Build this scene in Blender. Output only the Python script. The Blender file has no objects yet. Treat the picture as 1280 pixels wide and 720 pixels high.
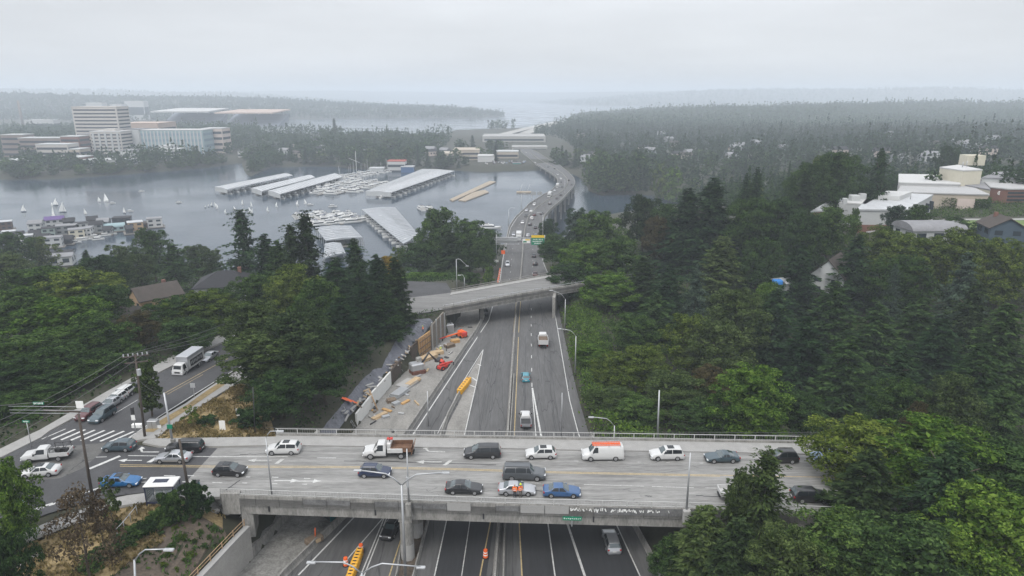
import bpy, bmesh, math, random
import numpy as np
from mathutils import Vector, Matrix
C = bpy.context.scene.collection
SC = bpy.context.scene
RAD = math.radians
# ------------------------------------------------------------------ camera
CAMZ, PITCH, FPX = 88.0, RAD(15.84), 853.0
cam = bpy.data.cameras.new('camera'); cam.sensor_width = 36.0; cam.lens = 36.0*FPX/1280.0
cam.clip_start = 0.5; cam.clip_end = 40000.0
cam_o = bpy.data.objects.new('camera', cam); C.objects.link(cam_o)
cam_o.location = (0, 0, CAMZ); cam_o.rotation_euler = (math.pi/2-PITCH, 0, 0)
SC.camera = cam_o
# ------------------------------------------------------------------ sky, sun, exposure
SUN_EL, SUN_AZ = RAD(54), RAD(-155)
w = bpy.data.worlds.new('World'); SC.world = w; w.use_nodes = True
nt = w.node_tree; nt.nodes.clear()
sky = nt.nodes.new('ShaderNodeTexSky'); sky.sky_type = 'NISHITA'; sky.sun_disc = False
sky.sun_elevation = SUN_EL; sky.sun_rotation = SUN_AZ
sky.air_density = 1.0; sky.dust_density = 1.5; sky.ozone_density = 1.0
hs = nt.nodes.new('ShaderNodeHueSaturation'); hs.inputs['Saturation'].default_value = 0.22
tc = nt.nodes.new('ShaderNodeTexCoord'); mp = nt.nodes.new('ShaderNodeMapping'); mp.inputs['Scale'].default_value = (1.5, 1.5, 9.0)
nz = nt.nodes.new('ShaderNodeTexNoise'); nz.inputs['Scale'].default_value = 1.6; nz.inputs['Detail'].default_value = 5
rm = nt.nodes.new('ShaderNodeMapRange'); rm.inputs['From Min'].default_value = .3; rm.inputs['From Max'].default_value = .7
rm.inputs['To Min'].default_value = .87; rm.inputs['To Max'].default_value = 1.05
mul = nt.nodes.new('ShaderNodeVectorMath'); mul.operation = 'MULTIPLY'
bg = nt.nodes.new('ShaderNodeBackground'); bg.inputs['Strength'].default_value = 0.13
wo = nt.nodes.new('ShaderNodeOutputWorld')
L = nt.links.new
L(sky.outputs[0], hs.inputs['Color']); L(tc.outputs['Generated'], mp.inputs[0]); L(mp.outputs[0], nz.inputs['Vector'])
L(nz.outputs['Fac'], rm.inputs['Value']); L(rm.outputs[0], mul.inputs[1])
cl = nt.nodes.new('ShaderNodeMix'); cl.data_type = 'RGBA'; cl.inputs['Factor'].default_value = .7      # the overcast layer
cl.inputs['B'].default_value = (5.35, 5.5, 5.75, 1); L(hs.outputs[0], cl.inputs['A']); L(cl.outputs['Result'], mul.inputs[0])
# an overcast sky is brightest overhead and dims towards the horizon
sx = nt.nodes.new('ShaderNodeSeparateXYZ'); L(tc.outputs['Generated'], sx.inputs[0]); gr = nt.nodes.new('ShaderNodeMapRange'); gr.interpolation_type = 'SMOOTHSTEP'
gr.inputs['From Min'].default_value = .1; gr.inputs['From Max'].default_value = .85; gr.inputs['To Min'].default_value = 1.0; gr.inputs['To Max'].default_value = 2.2; L(sx.outputs['Z'], gr.inputs['Value'])
mu2 = nt.nodes.new('ShaderNodeVectorMath'); mu2.operation = 'SCALE'; L(mul.outputs[0], mu2.inputs[0]); L(gr.outputs[0], mu2.inputs['Scale'])
L(mu2.outputs[0], bg.inputs['Color']); L(bg.outputs[0], wo.inputs['Surface'])
sun = bpy.data.lights.new('sun', 'SUN'); sun.energy = 1.5; sun.angle = RAD(25); sun.color = (1, .96, .9)
so = bpy.data.objects.new('sun', sun); C.objects.link(so)
sd = Vector((math.sin(SUN_AZ)*math.cos(SUN_EL), math.cos(SUN_AZ)*math.cos(SUN_EL), math.sin(SUN_EL)))
so.rotation_euler = sd.to_track_quat('Z', 'Y').to_euler(); so.location = (0, -50, 300)
SC.view_settings.view_transform = 'Standard'; SC.view_settings.look = 'None'
SC.view_settings.exposure = 0.25; SC.view_settings.gamma = 1.0; SC.view_settings.use_curve_mapping = False
SC.cycles.use_denoising = True
SC.cycles.volume_bounces = 2; SC.cycles.max_bounces = 6; SC.cycles.transparent_max_bounces = 8
SC.cycles.diffuse_bounces = 3; SC.cycles.glossy_bounces = 2; SC.cycles.transmission_bounces = 2
SC.cycles.use_adaptive_sampling = True; SC.cycles.adaptive_threshold = 0.02
HAZE = 0.00027
rng = np.random.default_rng(7); R = random.Random(11)

# ------------------------------------------------------------------ pixel rays (photo pixels 1280x720) -> world
CP, SP = math.cos(PITCH), math.sin(PITCH)
def ray(px, py):
    u, v = (px-640)/FPX, (360-py)/FPX
    return u, CP+v*SP, v*CP-SP              # world dir x, y, z
def onz(px, py, z):
    dx, dy, dz = ray(px, py); t = (z-CAMZ)/dz
    return (dx*t, dy*t, z)
def aty(px, py, Y):
    dx, dy, dz = ray(px, py); t = Y/dy
    return (dx*t, Y, CAMZ+dz*t)
def proj(x, y, z):
    z -= CAMZ; d = y*CP-z*SP; v = y*SP+z*CP
    return 640+FPX*x/d, 360-FPX*v/d
FY = [-60, 60, 75, 130, 170, 200, 245, 320, 400, 461, 540, 614, 700, 800, 1000, 1200, 1600]
FZ = [34.5, 31.6, 31.0, 29.0, 27.2, 25.4, 23.4, 20.8, 18.7, 16.4, 12.4, 8.6, 6.4, 5.4, 5.6, 8, 8]
def f(Y): return float(np.interp(Y, FY, FZ))
def onf(px, py):
    """where a photo pixel's ray meets the freeway's surface"""
    dx, dy, dz = ray(px, py)
    lo, hi = 5.0, 3000.0
    for _ in range(50):
        m = (lo+hi)/2; t = m/dy
        if CAMZ+dz*t > f(m): lo = m
        else: hi = m
    t = lo/dy
    return (dx*t, lo, f(lo))
def dense(pts, n=8):
    out = []
    for (a, b) in zip(pts, pts[1:]):
        for k in range(n): out.append(tuple(a[i]+(b[i]-a[i])*k/n for i in range(len(a))))
    out.append(tuple(pts[-1])); return out
def xat(tab, y):
    """x of a photo line given as (x, y) pairs, at row y, straight on past its ends"""
    t = sorted(tab, key=lambda p: p[1])
    if y <= t[0][1]: a, b = t[0], t[1]
    elif y >= t[-1][1]: a, b = t[-2], t[-1]
    else:
        for a, b in zip(t, t[1:]):
            if a[1] <= y <= b[1]: break
    return a[0]+(b[0]-a[0])*(y-a[1])/(b[1]-a[1])

# ------------------------------------------------------------------ materials
MATS = {}
def mat(name, col, rough=.85, var=.18, scale=.6, fine=6.0, bump=0.0, metal=0.0, coat=0.0, stretch=(1, 1, 1), col2=None, rnd=0.0, spec=None, alpha=None, trans=0.0):
    if name in MATS: return MATS[name]
    m = bpy.data.materials.new(name); MATS[name] = m; m.use_nodes = True
    n = m.node_tree.nodes; l = m.node_tree.links.new; p = n['Principled BSDF']
    p.inputs['Roughness'].default_value = rough; p.inputs['Metallic'].default_value = metal
    if coat: p.inputs['Coat Weight'].default_value = coat; p.inputs['Coat Roughness'].default_value = .06
    if spec is not None: p.inputs['Specular IOR Level'].default_value = spec
    if trans: p.inputs['Transmission Weight'].default_value = trans
    geo = n.new('ShaderNodeNewGeometry'); mp = n.new('ShaderNodeMapping'); mp.inputs['Scale'].default_value = stretch
    l(geo.outputs['Position'], mp.inputs[0])
    nz = n.new('ShaderNodeTexNoise'); nz.inputs['Scale'].default_value = scale; nz.inputs['Detail'].default_value = 6; nz.inputs['Roughness'].default_value = .65
    nf = n.new('ShaderNodeTexNoise'); nf.inputs['Scale'].default_value = fine; nf.inputs['Detail'].default_value = 3
    l(mp.outputs[0], nz.inputs['Vector']); l(mp.outputs[0], nf.inputs['Vector'])
    ad = n.new('ShaderNodeMath'); ad.operation = 'MULTIPLY_ADD'; ad.inputs[1].default_value = .4
    l(nf.outputs['Fac'], ad.inputs[0]); 
    m6 = n.new('ShaderNodeMath'); m6.operation = 'MULTIPLY'; m6.inputs[1].default_value = .6; l(nz.outputs['Fac'], m6.inputs[0]); l(m6.outputs[0], ad.inputs[2])
    rp = n.new('ShaderNodeValToRGB'); e = rp.color_ramp.elements
    c2 = col2 or tuple(min(1, c*(1+var)) for c in col)
    c1 = tuple(c*(1-var) for c in col)
    e[0].position = .33; e[0].color = (*c1, 1); e[1].position = .67; e[1].color = (*c2, 1)
    l(ad.outputs[0], rp.inputs[0])
    last = rp.outputs[0]
    if rnd:
        oi = n.new('ShaderNodeObjectInfo'); h = n.new('ShaderNodeHueSaturation')
        mr = n.new('ShaderNodeMapRange'); mr.inputs['To Min'].default_value = 1-rnd; mr.inputs['To Max'].default_value = 1+rnd
        l(oi.outputs['Random'], mr.inputs['Value']); l(mr.outputs[0], h.inputs['Value']); l(last, h.inputs['Color']); last = h.outputs[0]
    l(last, p.inputs['Base Color'])
    if bump:
        b = n.new('ShaderNodeBump'); b.inputs['Strength'].default_value = bump; b.inputs['Distance'].default_value = .05
        l(ad.outputs[0], b.inputs['Height']); l(b.outputs[0], p.inputs['Normal'])
    return m
def cracks(m, scale=.5, width=.02, dark=.45, stretch=(1, .35, 1), amount=.55):
    """thin sealed cracks wandering over a paved surface, in patches"""
    n = m.node_tree.nodes; l = m.node_tree.links.new; p = n['Principled BSDF']; src = p.inputs['Base Color'].links[0].from_socket
    geo = n.new('ShaderNodeNewGeometry'); mp = n.new('ShaderNodeMapping'); mp.inputs['Scale'].default_value = stretch; l(geo.outputs['Position'], mp.inputs[0])
    nz = n.new('ShaderNodeTexNoise'); nz.inputs['Scale'].default_value = 1.3; nz.inputs['Detail'].default_value = 4; l(mp.outputs[0], nz.inputs['Vector'])
    va = n.new('ShaderNodeVectorMath'); va.operation = 'MULTIPLY_ADD'; va.inputs[1].default_value = (.9, .9, 0); l(nz.outputs['Color'], va.inputs[0]); l(mp.outputs[0], va.inputs[2])
    vo = n.new('ShaderNodeTexVoronoi'); vo.feature = 'DISTANCE_TO_EDGE'; vo.inputs['Scale'].default_value = scale; l(va.outputs[0], vo.inputs['Vector'])
    lt = n.new('ShaderNodeMath'); lt.operation = 'LESS_THAN'; lt.inputs[1].default_value = width; l(vo.outputs['Distance'], lt.inputs[0])
    n2 = n.new('ShaderNodeTexNoise'); n2.inputs['Scale'].default_value = .16; n2.inputs['Detail'].default_value = 3; l(mp.outputs[0], n2.inputs['Vector'])
    g2 = n.new('ShaderNodeMath'); g2.operation = 'GREATER_THAN'; g2.inputs[1].default_value = 1-amount; l(n2.outputs['Fac'], g2.inputs[0])
    mm = n.new('ShaderNodeMath'); mm.operation = 'MULTIPLY'; l(lt.outputs[0], mm.inputs[0]); l(g2.outputs[0], mm.inputs[1])
    mx = n.new('ShaderNodeMix'); mx.data_type = 'RGBA'; mx.inputs['B'].default_value = (.02, .02, .022, 1); sc_ = n.new('ShaderNodeMath'); sc_.operation = 'MULTIPLY'; sc_.inputs[1].default_value = dark; l(mm.outputs[0], sc_.inputs[0])
    l(sc_.outputs[0], mx.inputs['Factor']); l(src, mx.inputs['A']); l(mx.outputs['Result'], p.inputs['Base Color'])
def leafmat(name, cols, trans=.22, rnd=.25):
    """leaves: tone by clump, by leaf and by tree"""
    m = bpy.data.materials.new(name); MATS[name] = m; m.use_nodes = True
    n = m.node_tree.nodes; l = m.node_tree.links.new; n.remove(n['Principled BSDF'])
    out = n['Material Output']
    geo = n.new('ShaderNodeNewGeometry'); oi = n.new('ShaderNodeObjectInfo'); tcn = n.new('ShaderNodeTexCoord')
    nz = n.new('ShaderNodeTexNoise'); nz.inputs['Scale'].default_value = .45; nz.inputs['Detail'].default_value = 3
    l(tcn.outputs['Object'], nz.inputs['Vector'])
    ad = n.new('ShaderNodeMath'); ad.operation = 'MULTIPLY_ADD'; ad.inputs[1].default_value = .45; l(geo.outputs['Random Per Island'], ad.inputs[0])
    m6 = n.new('ShaderNodeMath'); m6.operation = 'MULTIPLY'; m6.inputs[1].default_value = .6; l(nz.outputs['Fac'], m6.inputs[0]); l(m6.outputs[0], ad.inputs[2])
    rp = n.new('ShaderNodeValToRGB'); e = rp.color_ramp.elements
    e[0].position = .27; e[0].color = (*cols[0], 1); e[1].position = .78; e[1].color = (*cols[-1], 1)
    if len(cols) > 2: x = e.new(.5); x.color = (*cols[1], 1)
    l(ad.outputs[0], rp.inputs[0])
    h = n.new('ShaderNodeHueSaturation')
    mr = n.new('ShaderNodeMapRange'); mr.inputs['To Min'].default_value = 1-rnd; mr.inputs['To Max'].default_value = 1+rnd
    l(oi.outputs['Random'], mr.inputs['Value']); l(mr.outputs[0], h.inputs['Value'])
    mh = n.new('ShaderNodeMapRange'); mh.inputs['To Min'].default_value = .514; mh.inputs['To Max'].default_value = .497
    l(oi.outputs['Random'], mh.inputs['Value']); l(mh.outputs[0], h.inputs['Hue']); l(rp.outputs[0], h.inputs['Color'])
    d = n.new('ShaderNodeBsdfDiffuse'); t = n.new('ShaderNodeBsdfTranslucent'); mx = n.new('ShaderNodeMixShader'); mx.inputs[0].default_value = trans
    l(h.outputs[0], d.inputs['Color']); l(h.outputs[0], t.inputs['Color'])
    l(d.outputs[0], mx.inputs[1]); l(t.outputs[0], mx.inputs[2]); l(mx.outputs[0], out.inputs['Surface'])
    return m

# ------------------------------------------------------------------ mesh building
class MB:
    def __init__(s): s.v = []; s.f = []; s.m = []; s.smooth = []
    def add(s, vs, fs, mi=0, sm=False):
        o = len(s.v); s.v += [tuple(map(float, q)) for q in vs]
        for q in fs: s.f.append(tuple(i+o for i in q)); s.m.append(mi); s.smooth.append(sm)
        return s
    def box(s, c, d, rz=0.0, mi=0, tilt=None):
        x, y, z = d[0]/2, d[1]/2, d[2]/2
        M_ = Matrix.Rotation(rz, 4, 'Z')
        if tilt: M_ = M_ @ Matrix.Rotation(tilt[0], 4, tilt[1])
        vs = [Vector(c)+(M_ @ Vector((sx*x, sy*y, sz*z))) for sz in (-1, 1) for sx, sy in ((-1, -1), (1, -1), (1, 1), (-1, 1))]
        return s.add(vs, [(3, 2, 1, 0), (4, 5, 6, 7), (0, 1, 5, 4), (1, 2, 6, 5), (2, 3, 7, 6), (3, 0, 4, 7)], mi)
    def bev(s, c, d, b, rz=0.0, mi=0):
        """box with its upright edges and top chamfered"""
        x, y, z = d[0]/2, d[1]/2, d[2]/2; M_ = Matrix.Rotation(rz, 3, 'Z'); rings = []
        for (zz, k) in ((-z, 0), (z-b, 0), (z, b)):
            rings.append([Vector(c)+M_ @ Vector((px, py, zz)) for px, py in ((-x+b, -y+k), (x-b, -y+k), (x-k, -y+b), (x-k, y-b), (x-b, y-k), (-x+b, y-k), (-x+k, y-b), (-x+k, -y+b))])
        return s.loft(rings, True, mi, caps=True)
    def loft(s, rings, closed=False, mi=0, caps=False, sm=False):
        n = len(rings[0]); vs = [p for r in rings for p in r]; fs = []
        for i in range(len(rings)-1):
            for j in range(n if closed else n-1):
                k = (j+1) % n; fs.append((i*n+j, i*n+k, (i+1)*n+k, (i+1)*n+j))
        if caps: fs.append(tuple(range(n-1, -1, -1))); fs.append(tuple((len(rings)-1)*n+j for j in range(n)))
        return s.add(vs, fs, mi, sm)
    def tube(s, pts, r, n=6, mi=0, caps=True):
        pts = [Vector(p) for p in pts]; rr = r if isinstance(r, (list, tuple)) else [r]*len(pts); rings = []
        for i, p in enumerate(pts):
            t = (pts[min(i+1, len(pts)-1)]-pts[max(i-1, 0)]).normalized()
            a = Vector((0, 0, 1)) if abs(t.z) < .9 else Vector((1, 0, 0))
            u = t.cross(a).normalized(); w_ = t.cross(u)
            rings.append([p+(u*math.cos(k*2*math.pi/n)+w_*math.sin(k*2*math.pi/n))*rr[i] for k in range(n)])
        return s.loft(rings, True, mi, caps, True)
    def cyl(s, c, r, h, n=12, mi=0, r2=None, axis='Z'):
        r2 = r if r2 is None else r2; rings = []
        for zz, q in ((-h/2, r), (h/2, r2)):
            ring = []
            for k in range(n):
                a = k*2*math.pi/n; p = (q*math.cos(a), q*math.sin(a), zz)
                if axis == 'Y': p = (p[0], zz, p[1])
                if axis == 'X': p = (zz, p[0], p[1])
                ring.append(Vector(c)+Vector(p))
            rings.append(ring)
        return s.loft(rings, True, mi, True)
    def prism(s, poly, z0, z1, mi=0):
        n = len(poly); vs = [(x, y, z0) for x, y in poly]+[(x, y, z1) for x, y in poly]
        fs = [tuple(range(n-1, -1, -1)), tuple(range(n, 2*n))]+[(i, (i+1) % n, n+(i+1) % n, n+i) for i in range(n)]
        return s.add(vs, fs, mi)
    def strip(s, a, b, mi=0):
        return s.loft([list(q) for q in zip(a, b)], False, mi)
    def build(s, name, mats, parent=None, loc=None, fix=True):
        me = bpy.data.meshes.new(name); o_ = Vector(loc) if loc is not None else (parent_loc(parent) if parent else Vector())
        me.from_pydata([Vector(q)-o_ for q in s.v], [], s.f)
        mats = mats if isinstance(mats, (list, tuple)) else [mats]
        for q in mats: me.materials.append(q)
        me.polygons.foreach_set('material_index', s.m); me.polygons.foreach_set('use_smooth', s.smooth)
        if fix:
            bm = bmesh.new(); bm.from_mesh(me); bmesh.ops.recalc_face_normals(bm, faces=bm.faces[:]); bm.to_mesh(me); bm.free()
        me.update()
        o = bpy.data.objects.new(name, me); C.objects.link(o)
        if parent: o.parent = parent
        elif loc is not None: o.location = loc
        return o
WORLD_PARTS = {}
def parent_loc(p):
    while p is not None:
        if p.name in WORLD_PARTS: return WORLD_PARTS[p.name]
        p = p.parent
    return Vector()
def tag(o, label=None, cat=None, group=None, kind=None):
    if label: o['label'] = label
    if cat: o['category'] = cat
    if group: o['group'] = group
    if kind: o['kind'] = kind
    return o
def thing(name, label, cat, loc=(0, 0, 0), rz=0.0, group=None, world=False):
    """an Empty at the thing's base; world=True: its parts are given in world coordinates"""
    o = bpy.data.objects.new(name, None); C.objects.link(o); o.empty_display_size = .5
    o.location = loc; o.rotation_euler = (0, 0, rz); tag(o, label, cat, group)
    if world: WORLD_PARTS[o.name] = Vector(loc)
    return o
def dup(o, parent=None):
    c = o.copy(); C.objects.link(c)
    if parent: c.parent = parent
    for ch in KIDS.get(o.name, o.children): dup(ch, c)
    return c
KIDS = {}
def copy_thing(o, label, loc, rz=None, scale=None, group=None):
    c = dup(o); c.location = loc
    if rz is not None: c.rotation_euler = (0, 0, rz)
    if scale is not None: c.scale = scale if isinstance(scale, tuple) else (scale,)*3
    tag(c, label, group=group); return c
# ================================================================== the ground
GY = [-100, 92, 108, 125, 150, 180]; GZ = [39.5, 39.5, 38.7, 37.2, 35.0, 31.0]
def g(Y): return float(np.interp(Y, GY, GZ))
def onp(px, py, fn):
    dx, dy, dz = ray(px, py); lo, hi = 5.0, 3000.0
    for _ in range(50):
        m = (lo+hi)/2
        if CAMZ+dz*m/dy > fn(m): lo = m
        else: hi = m
    t = lo/dy
    return (dx*t, lo, fn(lo))
ong = lambda px, py: onp(px, py, g)
def poly_sd(px, py, poly):
    """signed distance to a polygon, negative inside (arrays)"""
    P = np.asarray(poly, float); n = len(P); d = np.full(px.shape, 1e18); inside = np.zeros(px.shape, bool)
    for i in range(n):
        ax, ay = P[i]; bx, by = P[(i+1) % n]; ex, ey = bx-ax, by-ay
        t = np.clip(((px-ax)*ex+(py-ay)*ey)/(ex*ex+ey*ey+1e-9), 0, 1)
        d = np.minimum(d, (px-ax-t*ex)**2+(py-ay-t*ey)**2)
        c = ((ay > py) != (by > py)) & (px < (bx-ax)*(py-ay)/((by-ay) if by != ay else 1e-9)+ax)
        inside ^= c
    d = np.sqrt(d); return np.where(inside, -d, d)
BAY = [onz(x, y, 0)[:2] for x, y in [(-420, 322), (-200, 330), (0, 336), (110, 332), (230, 336), (330, 350), (480, 346), (520, 341), (600, 312), (640, 303), (700, 300), (752, 270),
       (800, 262), (852, 256), (880, 249), (846, 246), (800, 243), (775, 243), (752, 244), (737, 239), (734, 232), (725, 222), (708, 214), (692, 211), (668, 213), (640, 214), (600, 215), (572, 213),
       (500, 212), (440, 211), (420, 208), (380, 208), (340, 209), (312, 221), (306, 214), (302, 203), (270, 208), (230, 212), (180, 216), (130, 220), (60, 224), (0, 225), (-420, 232)]]
LAKE = [onz(x, y, 0)[:2] for x, y in [(250, 164), (345, 150), (450, 148), (600, 147.5), (634, 145.5), (600, 140), (450, 130), (470, 127.5), (560, 127), (650, 128), (720, 131.5), (930, 134.2),
       (1060, 135), (1060, 138), (930, 141), (800, 143), (740, 146), (705, 151), (690, 157), (645, 162), (600, 163), (565, 164), (548, 170), (500, 171), (440, 170), (400, 170), (350, 169)]]
CTRL = np.array([(-45, 48, 37.6), (-45, 95, 39.2), (-60, 70, 39.2), (-100, 60, 39.2), (-60, 118, 37.6), (-92, 112, 38.6), (-40, 118, 37.4), (-36, 140, 34.5), (-30, 168, 33.2), (-25, 200, 33.2), (-15, 215, 33.2), (-62, 150, 34),
    (-100, 165, 34), (-60, 195, 27), (-120, 205, 25), (-32, 238, 29), (-28, 280, 20), (-70, 250, 17), (-120, 275, 12), (-32, 325, 5), (-70, 310, 4), (-150, 315, 5), (-20, 370, 2), (-210, 200, 27), (-210, 60, 41),
    (-18, 10, 36), (-60, 10, 38), (-80, 75, 39.2), (-80, 95, 39.2), (-45, 75, 38.6), (-48, 65, 38.0), (-120, 100, 39.5), (-260, 300, 5),
    (28, 60, 35), (48, 82, 38.6), (60, 50, 40), (32, 112, 30), (52, 130, 25), (80, 104, 29), (80, 140, 25), (120, 130, 28), (120, 100, 30), (28, 160, 28.5), (60, 190, 26), (100, 172, 27), (100, 215, 37), (142, 165, 33), (150, 196, 45), (120, 212, 42), (100, 255, 42), (130, 245, 42.5), (180, 260, 43), (200, 120, 32),
    (60, 230, 29), (60, 262, 31), (35, 250, 25), (32, 330, 18), (60, 340, 18), (110, 340, 32), (35, 420, 4), (80, 430, 8), (150, 430, 22), (250, 400, 34), (250, 180, 44), (200, 80, 37), (120, 60, 38), (90, 76, 37), (20, 5, 36), (300, 250, 46), (160, 340, 38), (230, 300, 44)], float)
def tps_fit(P):
    n = len(P); d = np.hypot(P[:, None, 0]-P[None, :, 0], P[:, None, 1]-P[None, :, 1])/100
    K = np.where(d > 0, d*d*np.log(d+1e-12), 0)+np.eye(n)*.02; Q = np.c_[np.ones(n), P[:, 0]/100, P[:, 1]/100]
    A = np.block([[K, Q], [Q.T, np.zeros((3, 3))]]); return np.linalg.solve(A, np.r_[P[:, 2], 0, 0, 0])
TW = tps_fit(CTRL)
def tps(X, Y):
    out = TW[-3]+TW[-2]*X/100+TW[-1]*Y/100
    for (a, b, _), wgt in zip(CTRL, TW):
        d = np.hypot(X-a, Y-b)/100; out = out+wgt*np.where(d > 0, d*d*np.log(d+1e-12), 0)
    return out
def wave(X, Y, s, seed=0):
    return (np.sin(X/s+seed)*np.cos(Y/s*1.3+seed*2.1)+.5*np.sin(X/s*2.3+Y/s*1.7+seed*1.3))/1.5
# lines of the cut, in photo pixels on the freeway's surface
WALLPX = [(240, 785), (300, 717), (356, 654), (447, 532), (490, 481), (524, 448), (555, 424), (572, 398), (596, 355), (612, 335), (622, 320)]
EDGEPX = [(825, 720), (790, 655), (736, 542), (724, 500), (712, 450), (701, 400), (697, 380), (690, 345), (684, 325)]
def lineXY(pts):
    q = sorted([onf(x, y)[:2] for x, y in pts], key=lambda p: p[1])
    (x0, y0), (x1, y1) = q[0], q[1]; q.insert(0, (x0-(x1-x0)/(y1-y0)*(y0+100), -100)); return np.array(q)
WALL, EDGE = lineXY(WALLPX), lineXY(EDGEPX)
def far_land(X, Y):
    z = 4.5+1.6*wave(X, Y, 160)+.8*wave(X, Y, 70, 3)
    def bump(cx, cy, sx, sy, h): return h*np.exp(-((X-cx)/sx)**2-((Y-cy)/sy)**2)
    z = z+bump(-520, 1330, 380, 190, 9)+bump(-2700, 3300, 1100, 700, 80)+bump(-1250, 3400, 700, 500, 40)+bump(-700, 2800, 420, 260, 42)+bump(-350, 2750, 250, 200, 14)
    z = z+bump(900, 2500, 700, 500, 14)+bump(1900, 2400, 900, 600, 32)+bump(750, 1000, 420, 420, 20)+bump(420, 640, 170, 220, 20)
    z = z+np.clip((Y-1500)/500, 0, 1)*np.clip((X+100)/400, 0, 1)*np.clip((4200-Y)/500, 0, 1)*(9*wave(X, Y, 210, 1)+6*wave(X, Y, 95, 4)+4)
    z = z+np.clip((Y-5900)/900, 0, 1)*(110+25*wave(X, Y, 1500)+15*wave(X, Y, 500, 2))
    return z
FX_ = np.interp  # shorthand
def H(X, Y):
    X = np.asarray(X, float); Y = np.asarray(Y, float); shp = np.broadcast(X, Y).shape
    X = np.broadcast_to(X, shp); Y = np.broadcast_to(Y, shp)
    near = np.clip(tps(np.clip(X, -270, 300), np.clip(Y, -20, 440)), 0.5, 52)
    far = far_land(X, Y); t = np.clip((Y-400)/170, 0, 1); t = np.maximum(t, np.clip((np.abs(X)-260)/150, 0, 1)*np.clip((Y-250)/200, 0, 1)); t = t*t*(3-2*t)
    z = near*(1-t)+far*t+wave(X, Y, 9)*.12
    # left plateau carrying the streets
    gz = np.interp(Y, GY, GZ)-.2
    m = np.clip((poly_sd(X, Y, STREET)-1.5)/6, 0, 1); m = m*m*(3-2*m); z = np.where(Y < 190, gz*(1-m)+z*m, z)
    # Delmar plaza
    m = np.clip((poly_sd(X, Y, PLAZA)-1)/6, 0, 1); z = 33.3*(1-m)+z*m
    # the cut
    fz = np.interp(Y, FY, FZ); wl = np.interp(Y, WALL[:, 1], WALL[:, 0]); er = np.interp(Y, EDGE[:, 1], EDGE[:, 0])
    dl, dr = wl-X, X-er
    top = np.interp(Y, [72, 80, 90, 140, 165, 172, 200, 225], [4.6, 3.0, 2.6, 2.5, 5.0, 7.0, 7.3, .3])
    cl = np.where(dl > .7, fz+top-.2+.62*(dl-.7), fz-.3); cr = fz-.3+.75*np.maximum(dr-.3, 0)
    lim = np.where((dl <= .7) & (dr <= .3), fz-.3, np.where(dl > .7, cl, cr)); lim = np.where(Y > 300, np.where((dl <= 3) & (dr <= 3), fz-2.6, 1e3), lim)
    z = np.minimum(z, np.where(Y > 620, 1e3, lim))
    sd = np.minimum(poly_sd(X, Y, BAY), poly_sd(X, Y, LAKE)+0*X)
    slope = np.where(Y > 2000, .05, .22)
    return np.where(sd < 0, np.maximum(-3, sd*.3), np.minimum(z, .35+slope*sd+.02*sd))
STREETPX = [(272, 560), (232, 603), (218, 611), (200, 613), (150, 619), (100, 630), (60, 642), (0, 663), (-150, 702), (-420, 770), (-420, 600), (-150, 600), (0, 573), (50, 548), (62, 540), (100, 520), (140, 498),
            (180, 476), (230, 452), (262, 437), (300, 420), (345, 436), (275, 473), (230, 503), (200, 520), (175, 538), (162, 548), (172, 556), (195, 559.5)]
STREET = [ong(x, y)[:2] for x, y in STREETPX]
PLAZA = [onz(x, y, 33.5)[:2] for x, y in [(440, 400), (554, 387), (566, 366), (560, 354), (505, 350), (450, 360)]]
def h(x, y): return float(H(np.array([x]), np.array([y]))[0])

m_ground = mat('ground', (.022, .027, .013), .95, .35, .12, 1.5, bump=.3, col2=(.045, .043, .024))
m_water = mat('water', (.028, .045, .065), .08, .12, .004, .02, stretch=(1, .6, 1), spec=.55)
wn = m_water.node_tree; wp = wn.nodes['Principled BSDF']; b = wn.nodes.new('ShaderNodeBump'); b.inputs['Strength'].default_value = .35; b.inputs['Distance'].default_value = .3
q = wn.nodes.new('ShaderNodeTexNoise'); q.inputs['Scale'].default_value = .28; q.inputs['Detail'].default_value = 5; gq = wn.nodes.new('ShaderNodeNewGeometry')
wn.links.new(gq.outputs['Position'], q.inputs['Vector']); wn.links.new(q.outputs['Fac'], b.inputs['Height']); wn.links.new(b.outputs[0], wp.inputs['Normal'])
wp.inputs['IOR'].default_value = 1.33
q2 = wn.nodes.new('ShaderNodeTexNoise'); q2.inputs['Scale'].default_value = .012; q2.inputs['Detail'].default_value = 4; r2 = wn.nodes.new('ShaderNodeMapRange'); r2.inputs['From Min'].default_value = .35; r2.inputs['From Max'].default_value = .65; r2.inputs['To Min'].default_value = .04; r2.inputs['To Max'].default_value = .24
wn.links.new(gq.outputs['Position'], q2.inputs['Vector']); wn.links.new(q2.outputs['Fac'], r2.inputs['Value']); wn.links.new(r2.outputs[0], wp.inputs['Roughness'])
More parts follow.
